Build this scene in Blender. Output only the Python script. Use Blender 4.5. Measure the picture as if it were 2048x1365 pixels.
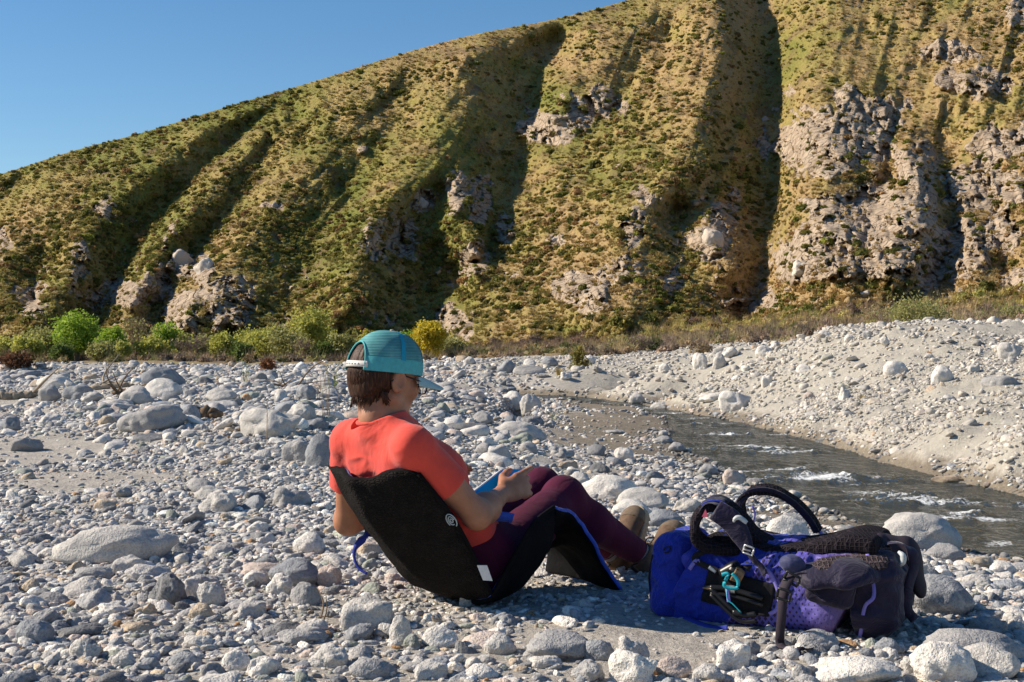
import bpy, bmesh, math, random
import numpy as np
from mathutils import Vector, Matrix, Euler

# ------------------------------------------------------------------ clear
for o in list(bpy.data.objects):
    bpy.data.objects.remove(o, do_unlink=True)
scene = bpy.context.scene
COL = scene.collection
RNG = np.random.default_rng(11)
R = math.radians

# ------------------------------------------------------------------ camera, sky, sun, exposure
CAMZ = 0.75
W, H, F = 2048.0, 1365.0, 2048.0 * 50.0 / 36.0
cam_d = bpy.data.cameras.new('camera')
cam_d.lens = 50.0
cam_d.sensor_width = 36.0
cam_d.clip_start = 0.05
cam_d.clip_end = 3000.0
cam = bpy.data.objects.new('camera', cam_d)
cam.location = (0, 0, CAMZ)
cam.rotation_euler = (R(90), 0, 0)
COL.objects.link(cam)
scene.camera = cam

SUN_EL = 33.0            # degrees above the horizon
SUN_AZ = -82.0           # degrees from the view direction (+Y), towards the left of the picture
S = Vector((math.sin(R(SUN_AZ)) * math.cos(R(SUN_EL)), math.cos(R(SUN_AZ)) * math.cos(R(SUN_EL)), math.sin(R(SUN_EL))))
world = bpy.data.worlds.new('World')
scene.world = world
world.use_nodes = True
wn = world.node_tree
wn.nodes.clear()
w_out = wn.nodes.new('ShaderNodeOutputWorld')
w_bg = wn.nodes.new('ShaderNodeBackground')
w_sky = wn.nodes.new('ShaderNodeTexSky')
w_sky.sky_type = 'NISHITA'
w_sky.sun_disc = False
w_sky.sun_elevation = R(SUN_EL)
w_sky.sun_rotation = R(SUN_AZ)
w_sky.altitude = 500.0
w_sky.air_density = 1.0
w_sky.dust_density = 0.1
w_sky.ozone_density = 3.0
w_bg.inputs['Strength'].default_value = 0.08
w_hs = wn.nodes.new('ShaderNodeHueSaturation')
w_hs.inputs['Saturation'].default_value = 1.22
wn.links.new(w_sky.outputs[0], w_hs.inputs['Color'])
wn.links.new(w_hs.outputs[0], w_bg.inputs['Color'])
wn.links.new(w_bg.outputs[0], w_out.inputs['Surface'])

sun_d = bpy.data.lights.new('sun', 'SUN')
sun_d.energy = 5.0
sun_d.angle = R(0.53)
sun_d.color = (1.0, 0.89, 0.74)
sun = bpy.data.objects.new('sun', sun_d)
sun.rotation_euler = S.to_track_quat('Z', 'Y').to_euler()
sun.location = (-20, 10, 30)
COL.objects.link(sun)

scene.view_settings.view_transform = 'Standard'
scene.view_settings.look = 'None'
scene.view_settings.exposure = 0.58
scene.view_settings.gamma = 1.0
scene.view_settings.use_curve_mapping = False
scene.cycles.max_bounces = 6
scene.cycles.transparent_max_bounces = 16
scene.cycles.use_denoising = True

# ------------------------------------------------------------------ helpers: noise
def _hash(ix, iy, iz, seed):
    h = (ix.astype(np.uint32) * np.uint32(374761393) + iy.astype(np.uint32) * np.uint32(668265263)
         + iz.astype(np.uint32) * np.uint32(2147483647) + np.uint32(seed) * np.uint32(974634777))
    h = (h ^ (h >> np.uint32(13))) * np.uint32(1274126177)
    h = (h ^ (h >> np.uint32(15))) * np.uint32(2246822519)
    h = h ^ (h >> np.uint32(16))
    return (h & np.uint32(0xffffff)).astype(np.float32) / np.float32(0x7fffff) - 1.0

def vnoise(p, seed=0):
    """value noise in -1..1 at points p (n,3)"""
    p = np.asarray(p, dtype=np.float64)
    i = np.floor(p).astype(np.int64)
    f = (p - i).astype(np.float32)
    u = f * f * (3 - 2 * f)
    ix, iy, iz = i[:, 0], i[:, 1], i[:, 2]
    out = 0
    for dx in (0, 1):
        wx = u[:, 0] if dx else 1 - u[:, 0]
        for dy in (0, 1):
            wy = u[:, 1] if dy else 1 - u[:, 1]
            for dz in (0, 1):
                wz = u[:, 2] if dz else 1 - u[:, 2]
                out = out + wx * wy * wz * _hash(ix + dx, iy + dy, iz + dz, seed)
    return out

def fbm(p, octaves=4, seed=0, gain=0.5, lac=2.03):
    p = np.asarray(p, dtype=np.float64)
    a, tot, out = 1.0, 0.0, 0
    for k in range(octaves):
        out = out + a * vnoise(p, seed + 17 * k)
        tot += a
        a *= gain
        p = p * lac + 7.3
    return out / tot * 1.5

def cells(p, seed=0):
    """Worley: nearest distance, second distance, random value of the nearest cell"""
    p = np.asarray(p, dtype=np.float64)
    i = np.floor(p).astype(np.int64)
    d1 = np.full(len(p), 9.0)
    d2 = np.full(len(p), 9.0)
    val = np.zeros(len(p))
    ox = np.zeros(len(p)); oy = np.zeros(len(p))
    for dx in (-1, 0, 1):
        for dy in (-1, 0, 1):
            for dz in (-1, 0, 1):
                cx, cy, cz = i[:, 0] + dx, i[:, 1] + dy, i[:, 2] + dz
                qx = cx + .5 + .45 * _hash(cx, cy, cz, seed)
                qy = cy + .5 + .45 * _hash(cx, cy, cz, seed + 1)
                qz = cz + .5 + .45 * _hash(cx, cy, cz, seed + 2)
                d = np.sqrt((p[:, 0] - qx) ** 2 + (p[:, 1] - qy) ** 2 + (p[:, 2] - qz) ** 2)
                v = _hash(cx, cy, cz, seed + 3)
                near = d < d1
                d2 = np.where(near, d1, np.minimum(d2, d))
                val = np.where(near, v, val)
                ox = np.where(near, p[:, 0] - qx, ox); oy = np.where(near, p[:, 1] - qy, oy)
                d1 = np.where(near, d, d1)
    # a random tilt of each cell's facet
    tl = (np.mod(val * 37.7, 2) - 1) * ox + (np.mod(val * 91.3, 2) - 1) * oy
    return d1, d2, val, tl

def sstep(a, b, x):
    t = np.clip((x - a) / (b - a), 0, 1)
    return t * t * (3 - 2 * t)

# ------------------------------------------------------------------ helpers: objects
def mesh_of(name, verts, faces, smooth=True):
    me = bpy.data.meshes.new(name)
    verts = np.asarray(verts, dtype=np.float32)
    if isinstance(faces, np.ndarray):
        k = faces.shape[1]
        n = len(faces)
        me.vertices.add(len(verts))
        me.vertices.foreach_set('co', verts.ravel())
        me.loops.add(n * k)
        me.loops.foreach_set('vertex_index', faces.astype(np.int32).ravel())
        me.polygons.add(n)
        me.polygons.foreach_set('loop_start', np.arange(0, n * k, k, dtype=np.int32))
        me.polygons.foreach_set('loop_total', np.full(n, k, dtype=np.int32))
        me.update(calc_edges=True)
    else:
        me.from_pydata([tuple(v) for v in verts.tolist()], [], faces)
        me.update()
    if smooth:
        me.polygons.foreach_set('use_smooth', np.ones(len(me.polygons), dtype=bool))
    return me

def obj(name, me, mat=None, parent=None):
    o = bpy.data.objects.new(name, me)
    COL.objects.link(o)
    if mat is not None and me is not None:
        for m in (mat if isinstance(mat, (list, tuple)) else [mat]):
            me.materials.append(m)
    if parent is not None:
        o.parent = parent
    return o

def tag(o, label=None, cat=None, group=None, kind=None):
    if label: o['label'] = label
    if cat: o['category'] = cat
    if group: o['group'] = group
    if kind: o['kind'] = kind
    return o

def empty(name, loc, label=None, cat=None, group=None):
    o = bpy.data.objects.new(name, None)
    o.location = loc
    o.empty_display_size = 0.1
    COL.objects.link(o)
    return tag(o, label, cat, group)

def part(name, verts, faces, mat, parent, smooth=True):
    """a part given in world coordinates under an Empty that only has a location"""
    me = mesh_of(name, np.asarray(verts) - np.array(parent_loc(parent)), faces, smooth)
    return obj(name, me, mat, parent)

def parent_loc(p):
    v = Vector((0, 0, 0))
    while p is not None:
        v = v + p.location
        p = p.parent
    return v

def px_at(px, py, d):
    """world point on the ray through a photo pixel at depth d"""
    return np.array(((px - W / 2) / F * d, d, CAMZ - (py - H / 2) / F * d))

def project(p):
    p = np.asarray(p, dtype=float)
    d = np.maximum(p[..., 1], 1e-6)
    return W / 2 + F * p[..., 0] / d, H / 2 + F * (CAMZ - p[..., 2]) / d

# ------------------------------------------------------------------ helpers: materials
def new_mat(name):
    m = bpy.data.materials.new(name)
    m.use_nodes = True
    nt = m.node_tree
    b = nt.nodes['Principled BSDF']
    b.inputs['Roughness'].default_value = 0.8
    b.inputs['Specular IOR Level'].default_value = 0.3
    return m, nt, b

def node(nt, typ, **kw):
    n = nt.nodes.new(typ)
    for k, v in kw.items():
        if k.startswith('i_'):
            n.inputs[k[2:].replace('_', ' ')].default_value = v
        else:
            setattr(n, k, v)
    return n

def rgba(c):
    return (c[0], c[1], c[2], 1.0)

def ramp(nt, fac, stops, interp='LINEAR'):
    r = nt.nodes.new('ShaderNodeValToRGB')
    r.color_ramp.interpolation = interp
    el = r.color_ramp.elements
    el[0].position, el[0].color = stops[0][0], rgba(stops[0][1])
    el[1].position, el[1].color = stops[-1][0], rgba(stops[-1][1])
    for p, c in stops[1:-1]:
        e = el.new(p)
        e.color = rgba(c)
    nt.links.new(fac, r.inputs['Fac'])
    return r.outputs['Color']

def mixc(nt, fac, a, b, mode='MIX'):
    m = nt.nodes.new('ShaderNodeMix')
    m.data_type = 'RGBA'
    m.blend_type = mode
    for sock, v in ((m.inputs[0], fac), (m.inputs[6], a), (m.inputs[7], b)):
        if hasattr(v, 'is_linked'):
            nt.links.new(v, sock)
        elif isinstance(v, (int, float)):
            sock.default_value = v
        else:
            sock.default_value = rgba(v)
    return m.outputs[2]

def noise_n(nt, coord, scale, detail=4, rough=.55, dist=0.0):
    n = node(nt, 'ShaderNodeTexNoise')
    n.inputs['Scale'].default_value = scale
    n.inputs['Detail'].default_value = detail
    n.inputs['Roughness'].default_value = rough
    n.inputs['Distortion'].default_value = dist
    if coord is not None:
        nt.links.new(coord, n.inputs['Vector'])
    return n.outputs['Fac']

def bump(nt, b, height, strength=.4, dist=.01, prev=None):
    n = node(nt, 'ShaderNodeBump')
    n.inputs['Strength'].default_value = strength
    n.inputs['Distance'].default_value = dist
    nt.links.new(height, n.inputs['Height'])
    if prev is not None:
        nt.links.new(prev, n.inputs['Normal'])
    nt.links.new(n.outputs[0], b.inputs['Normal'])
    return n.outputs[0]

def position(nt):
    return nt.nodes.new('ShaderNodeNewGeometry').outputs['Position']

def objco(nt):
    return nt.nodes.new('ShaderNodeTexCoord').outputs['Object']

def attr(nt, name, typ='GEOMETRY', out='Color'):
    a = node(nt, 'ShaderNodeAttribute', attribute_name=name, attribute_type=typ)
    return a.outputs[out]

def math_n(nt, op, a, b=None, clamp=False):
    m = node(nt, 'ShaderNodeMath', operation=op, use_clamp=clamp)
    for i, v in enumerate((a, b)):
        if v is None: continue
        if hasattr(v, 'is_linked'): nt.links.new(v, m.inputs[i])
        else: m.inputs[i].default_value = v
    return m.outputs[0]

def maprange(nt, v, a, b, c=0., d=1.):
    m = node(nt, 'ShaderNodeMapRange')
    nt.links.new(v, m.inputs[0])
    for i, x in enumerate((a, b, c, d)):
        m.inputs[1 + i].default_value = x
    return m.outputs[0]

def plain(name, col, rough=.7, var=.12, scale=40., bmp=.15, bdist=.002, spec=.3, metal=0., coord='pos'):
    """a plain coloured material with a little mottling and relief"""
    m, nt, b = new_mat(name)
    b.inputs['Roughness'].default_value = rough
    b.inputs['Specular IOR Level'].default_value = spec
    b.inputs['Metallic'].default_value = metal
    co = position(nt) if coord == 'pos' else objco(nt)
    n = noise_n(nt, co, scale, 4)
    lo = tuple(c * (1 - var) for c in col)
    hi = tuple(min(1, c * (1 + var)) for c in col)
    nt.links.new(ramp(nt, n, [(.3, lo), (.7, hi)]), b.inputs['Base Color'])
    if bmp:
        bump(nt, b, noise_n(nt, co, scale * 2.5, 3), bmp, bdist)
    return m

# ------------------------------------------------------------------ helpers: scatter (for 'stuff' only)
def proto_collection(name, meshes):
    c = bpy.data.collections.new(name)
    for i, me in enumerate(meshes):
        o = bpy.data.objects.new('%s_%02d' % (name, i), me)
        c.objects.link(o)
    return c

def scatter(name, pts, rot, scl, idx, col, coll, label):
    n = len(pts)
    me = bpy.data.meshes.new(name)
    me.vertices.add(n)
    me.vertices.foreach_set('co', np.asarray(pts, np.float32).ravel())
    for nm, typ, arr, key in (('rot', 'FLOAT_VECTOR', rot, 'vector'), ('scl', 'FLOAT_VECTOR', scl, 'vector'), ('rcol', 'FLOAT_VECTOR', col, 'vector')):
        a = me.attributes.new(nm, typ, 'POINT')
        a.data.foreach_set(key, np.asarray(arr, np.float32).ravel())
    a = me.attributes.new('idx', 'INT', 'POINT')
    a.data.foreach_set('value', np.asarray(idx, np.int32))
    o = obj(name, me)
    g = bpy.data.node_groups.new(name, 'GeometryNodeTree')
    g.interface.new_socket('Geometry', in_out='INPUT', socket_type='NodeSocketGeometry')
    g.interface.new_socket('Geometry', in_out='OUTPUT', socket_type='NodeSocketGeometry')
    N, L = g.nodes, g.links
    gi, go = N.new('NodeGroupInput'), N.new('NodeGroupOutput')
    ip = N.new('GeometryNodeInstanceOnPoints')
    ci = N.new('GeometryNodeCollectionInfo')
    ci.inputs['Collection'].default_value = coll
    ci.inputs['Separate Children'].default_value = True
    ci.inputs['Reset Children'].default_value = True
    def named(nm, t):
        a = N.new('GeometryNodeInputNamedAttribute')
        a.data_type = t
        a.inputs['Name'].default_value = nm
        return a.outputs['Attribute']
    e2r = N.new('FunctionNodeEulerToRotation')
    L.new(gi.outputs[0], ip.inputs['Points'])
    L.new(ci.outputs[0], ip.inputs['Instance'])
    ip.inputs['Pick Instance'].default_value = True
    L.new(named('idx', 'INT'), ip.inputs['Instance Index'])
    L.new(named('rot', 'FLOAT_VECTOR'), e2r.inputs[0])
    L.new(e2r.outputs[0], ip.inputs['Rotation'])
    L.new(named('scl', 'FLOAT_VECTOR'), ip.inputs['Scale'])
    L.new(ip.outputs[0], go.inputs[0])
    md = o.modifiers.new('scatter', 'NODES')
    md.node_group = g
    tag(o, label, None, None, 'stuff')
    return o
# ------------------------------------------------------------------ the ground: a height field through surveyed points
WATER = -0.40
GP = []
def gz(px, py, z):
    d = (CAMZ - z) * F / (py - H / 2)
    GP.append(((px - W / 2) / F * d, d, z))
def gd(px, py, d):
    GP.append(tuple(px_at(px, py, d)))
def gw(x, y, z):
    GP.append((x, y, z))

# the gravel bar
for x in (-9, -6, -4, -2.5, -1.2, 0, 1.2):
    for y in (-1.4, .5, 2.2, 3.3, 4.4, 5.6):
        if x + .2 < 1.3 or y < 5: gw(x, y, 0.0 if y > 2 else -.02)
gw(2.6, .5, -.02); gw(2.4, 3.2, -.03); gw(1.7, 4.4, -.04); gw(4.5, 1.5, -.05); gw(4.5, 3.0, -.25)
for px, py, z in ((-300, 960, 0), (0, 1000, 0), (300, 1000, .02), (600, 1000, .02), (0, 900, 0), (200, 905, .0), (400, 900, .05), (650, 900, .07), (800, 920, .04),
                  (-300, 850, .0), (0, 840, .0), (150, 830, .02), (320, 850, .12), (520, 850, .15), (700, 850, .12), (850, 860, .03), (-200, 790, .0), (0, 790, .05), (250, 790, .16),
                  (450, 795, .2), (650, 800, .18), (850, 810, .05), (960, 830, -.12), (940, 870, -.22), (0, 765, .05), (300, 762, .22), (550, 765, .2), (800, 775, .08), (960, 790, -.1),
                  (900, 930, -.05), (1000, 960, -.1), (1080, 1000, -.08), (1180, 1000, -.14), (1130, 940, -.25), (1300, 1040, -.10), (1400, 1010, -.26), (1530, 1040, -.3),
                  (1500, 1090, -.12), (1620, 1110, -.18), (1750, 1140, -.15), (1900, 1180, -.12), (2048, 1200, -.14), (2400, 1330, -.14)):
    gz(px, py, z)
# wet gravel point between the side pool and the stream
for px, py, z in ((1100, 840, -.34), (1180, 825, -.35), (1250, 835, -.33), (1220, 870, -.32), (1120, 880, -.35), (1280, 880, -.35), (1200, 910, -.31), (1330, 930, -.33), (1320, 850, -.38)):
    gz(px, py, z)
# side pool
for px, py in ((1000, 850), (960, 856), (1050, 860), (1070, 815)):
    gz(px, py, -.43)
# stream: left edge, right edge, bed
LEFT = [(1020, 797), (1150, 803), (1250, 816), (1330, 838), (1345, 890), (1440, 935), (1560, 985), (1720, 1050), (1900, 1095), (2048, 1130), (2500, 1235), (3100, 1380)]
RIGHT = [(1020, 788), (1150, 792), (1260, 806), (1370, 825), (1500, 850), (1640, 884), (1770, 925), (1900, 958), (2048, 992), (2500, 1090), (3100, 1190)]
for px, py in LEFT: gz(px, py, WATER + .02)
for px, py in RIGHT: gz(px, py, WATER + .02)
for px, py in ((1020, 792.5), (1150, 797), (1250, 810), (1350, 830), (1420, 870), (1540, 920), (1680, 970), (1850, 1020), (2048, 1060), (2500, 1160), (3100, 1290)):
    gz(px, py, WATER - .22)
# the eroded bank beyond the stream, column by column from the waterline up
for px, col in ((600, ((762, 36), (752, 39), (743, 48), (732, 56))),
                (800, ((775, 31), (755, 35), (741, 42), (730, 55))),
                (950, ((782, 30), (765, 31.5), (740, 33), (726, 42), (721, 55))),
                (1080, ((780, 30.5), (765, 31), (736, 33), (723, 42), (718, 55))),
                (1200, ((785, 29.6), (768, 30), (735, 32), (720, 41), (712, 55))),
                (1330, ((800, 25), (765, 27), (735, 29), (720, 33), (716, 42), (706, 55))),
                (1480, ((825, 21), (800, 22), (770, 23), (735, 25), (704, 27.5), (704, 36), (694, 52))),
                (1640, ((858, 16.9), (836, 17.1), (822, 17.8), (795, 19.5), (730, 22), (672, 24.5), (684, 34), (676, 50))),
                (1770, ((885, 14.2), (874, 14.3), (846, 14.45), (838, 15.0), (815, 17), (770, 18.8), (654, 22.2), (672, 32), (664, 50))),
                (1900, ((922, 12.5), (912, 12.55), (868, 12.68), (856, 13.2), (842, 13.7), (806, 15.8), (745, 18), (668, 21), (672, 32), (660, 50))),
                (2048, ((955, 10.9), (935, 11.05), (868, 11.2), (858, 11.6), (846, 12.2), (806, 14.3), (742, 17), (686, 20.2), (678, 32), (655, 50))),
                (2500, ((1040, 8.9), (1010, 9.0), (940, 9.15), (925, 9.8), (905, 10.6), (850, 13), (770, 16), (710, 19), (680, 32), (650, 50))),
                (3200, ((1120, 7.6), (1020, 8.2), (960, 9.6), (880, 12), (790, 15), (720, 18), (680, 32), (650, 50)))):
    for py, d in col: gd(px, py, d)
# far edge of the flat, under the scrub
for px, py, d in ((-1200, 732, 45), (-600, 742, 38), (-300, 738, 48), (0, 738, 48), (200, 738, 50), (400, 737, 50), (-800, 724, 78), (0, 724, 75), (300, 724, 75), (600, 723, 75), (900, 719, 75), (1200, 708, 75), (1500, 684, 70),
                  (1800, 654, 66), (2100, 640, 66), (2600, 630, 66), (3200, 625, 66), (-800, 719, 120), (0, 717, 115), (500, 716, 115), (900, 709, 110), (1300, 690, 105), (1700, 640, 95), (2100, 610, 95), (2700, 600, 95), (3400, 590, 95)):
    gd(px, py, d)
gw(-30, 8, 0); gw(-30, 25, .1); gw(-15, 2, 0); gw(-14, 12, 0); gw(-8, -1.5, 0); gw(8, -1.5, -.3); gw(14, 2, -.3); gw(22, 8, .4); gw(9, 4.6, -.6)

def warp(x, y):
    s = np.maximum(y + 2.2, .3)
    return np.stack([1.15 * x / (s + 1.5), np.log(s)], -1)

GPA = np.array(GP)
_wp = warp(GPA[:, 0], GPA[:, 1])
_d = np.linalg.norm(_wp[:, None] - _wp[None], axis=-1)
_n = len(GPA)
_A = np.zeros((_n + 3, _n + 3))
_A[:_n, :_n] = _d - np.eye(_n) * 5e-4
_A[:_n, _n] = 1; _A[:_n, _n + 1:_n + 3] = _wp
_A[_n, :_n] = 1; _A[_n + 1:_n + 3, :_n] = _wp.T
_wt = np.linalg.lstsq(_A, np.concatenate([GPA[:, 2], np.zeros(3)]), rcond=None)[0]

def _w(px, py):
    d = (CAMZ - WATER) * F / (py - H / 2)
    return ((px - W / 2) / F * d, d)
POLY = np.array([_w(*q) for q in LEFT] + [_w(*q) for q in RIGHT[::-1]])
POOL = np.array([_w(*q) for q in ((1085, 806), (1098, 812), (1060, 832), (1075, 868), (1000, 872), (940, 862), (950, 848), (1010, 838), (1040, 818))])
def shore(x, y, poly):
    """signed distance to a water outline, negative inside"""
    d = np.full(len(x), 1e9); ins = np.zeros(len(x), bool)
    for k in range(len(poly)):
        ax, ay = poly[k]; bx, by = poly[(k + 1) % len(poly)]
        t = np.clip(((x - ax) * (bx - ax) + (y - ay) * (by - ay)) / ((bx - ax) ** 2 + (by - ay) ** 2 + 1e-12), 0, 1)
        d = np.minimum(d, np.hypot(x - ax - t * (bx - ax), y - ay - t * (by - ay)))
        c = ((ay > y) != (by > y)) & (x < (bx - ax) * (y - ay) / (by - ay + 1e-12) + ax)
        ins ^= c
    return np.where(ins, -d, d)
def ground_z(x, y, detail=True):
    x = np.atleast_1d(np.asarray(x, float)); y = np.atleast_1d(np.asarray(y, float))
    out = np.zeros(len(x))
    for k in range(0, len(x), 20000):
        w = warp(x[k:k + 20000], y[k:k + 20000])
        dx = w[:, None, 0] - _wp[None, :, 0]
        dy = w[:, None, 1] - _wp[None, :, 1]
        out[k:k + 20000] = np.sqrt(dx * dx + dy * dy) @ _wt[:_n] + _wt[_n] + w @ _wt[_n + 1:]
    if detail:
        p = np.stack([x, y, x * 0], -1)
        far = sstep(12, 45, y)
        amp = .012 + .05 * far + .02 * sstep(7, 16, y)
        out = out + amp * fbm(p * .9, 3, 3) + .007 * fbm(p * 5.0, 3, 9) + .10 * far * fbm(p * .25, 2, 33)
        # the cut face of the far bank: gullied
        out = out + .09 * sstep(-.38, -.1, out) * sstep(8, 11, y) * sstep(4.2, 5.2, x + .12 * y) * (np.abs(fbm(p * 1.8, 3, 21)) - .25)
    near_w = (y > 4) & (y < 36) & (x > -5)
    if near_w.any():
        q = out[near_w]
        sd = np.minimum(shore(x[near_w], y[near_w], POLY), shore(x[near_w], y[near_w], POOL) + .02)
        lim = np.where(sd < 0, WATER + np.maximum(sd * .35, -.2), WATER + .01 + sd * 1.7)
        lift = np.where((sd > 0) & (sd < 1.2), WATER + .012 + .02 * sd, -9.)          # nothing but the stream lies under water
        out[near_w] = np.maximum(np.minimum(q, lim), lift)
    return out

def hit(px, py, dmin=2.0, dmax=110.0):
    """where the ray through a photo pixel meets the ground"""
    d = np.geomspace(dmin, dmax, 1500)
    x = (px - W / 2) / F * d
    zr = CAMZ - (py - H / 2) / F * d
    g = ground_z(x, d, False)
    k = np.argmax(zr <= g) if np.any(zr <= g) else len(d) - 1
    return np.array((x[k], d[k], g[k]))

NJ, NI = 620, 500
yy = np.exp(np.linspace(math.log(.55), math.log(138.0), NJ)) - 2.2
tt = np.linspace(-1, 1, NI)
tt = np.sign(tt) * np.abs(tt) ** 1.25
XX = tt[None, :] * (3.6 + .85 * np.maximum(yy, 0))[:, None] + 0.0
YY = np.repeat(yy[:, None], NI, 1)
ZZ = ground_z(XX.ravel(), YY.ravel())
gv = np.stack([XX.ravel(), YY.ravel(), ZZ], -1)
ii = np.arange(NJ * NI).reshape(NJ, NI)
gf = np.stack([ii[:-1, :-1].ravel(), ii[:-1, 1:].ravel(), ii[1:, 1:].ravel(), ii[1:, :-1].ravel()], -1)

def ground_material():
    m, nt, b = new_mat('sandy gravel')
    b.inputs['Roughness'].default_value = .95
    b.inputs['Specular IOR Level'].default_value = .15
    p = position(nt)
    big = noise_n(nt, p, .8, 5)
    fine = noise_n(nt, p, 55, 6, .7)
    mid = noise_n(nt, p, 9, 5, .65)
    c = ramp(nt, big, [(.3, (.46, .43, .385)), (.55, (.54, .50, .445)), (.75, (.43, .41, .38))])
    c = mixc(nt, .75, c, ramp(nt, fine, [(.3, (.45, .44, .43)), (.5, (.85, .84, .82)), (.72, (1.25, 1.22, 1.18))]), 'MULTIPLY')
    c = mixc(nt, .5, c, ramp(nt, mid, [(.32, (.62, .62, .63)), (.6, (1.1, 1.08, 1.05))]), 'MULTIPLY')
    # cream silt of the far bank
    sep = node(nt, 'ShaderNodeSeparateXYZ'); nt.links.new(p, sep.inputs[0])
    silt = math_n(nt, 'MULTIPLY', maprange(nt, math_n(nt, 'ADD', sep.outputs['X'], math_n(nt, 'MULTIPLY', sep.outputs['Y'], .12)), 4.3, 5.0), maprange(nt, sep.outputs['Z'], -.36, -.2))
    cs = mixc(nt, .7, ramp(nt, mid, [(.3, (.42, .39, .33)), (.7, (.53, .495, .425))]), ramp(nt, fine, [(.3, (.6, .58, .55)), (.7, (1.1, 1.1, 1.1))]), 'MULTIPLY')
    c = mixc(nt, silt, c, cs)
    # leaf litter and dry grass under the scrub beyond the gravel
    scrub = attr(nt, 'scrub', out='Fac')
    c = mixc(nt, scrub, c, ramp(nt, noise_n(nt, p, 1.3, 6, .7), [(.3, (.14, .105, .07)), (.5, (.28, .21, .12)), (.7, (.27, .25, .10))]))
    # damp by the water
    damp = maprange(nt, math_n(nt, 'ADD', sep.outputs['Z'], math_n(nt, 'MULTIPLY', mid, .12)), WATER + .22, WATER + .12)
    c = mixc(nt, damp, c, mixc(nt, 1., c, (.50, .46, .40), 'MULTIPLY'))
    nt.links.new(c, b.inputs['Base Color'])
    h = math_n(nt, 'ADD', fine, math_n(nt, 'MULTIPLY', mid, 1.5))
    bump(nt, b, h, .9, .02)
    return m

gme = mesh_of('ground', gv, gf)
scrubw = sstep(52, 62, gv[:, 1] + 6 * fbm(gv * .12, 3, 5) - 18 * sstep(2, 10, gv[:, 0] - .2 * gv[:, 1] + 2) * 1.0)
ga = gme.attributes.new('scrub', 'FLOAT', 'POINT')
ga.data.foreach_set('value', scrubw.astype(np.float32))
ground = obj('ground', gme, ground_material())
tag(ground, 'grey sandy gravel bar and pale eroded stream bank', None, None, 'structure')

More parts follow.
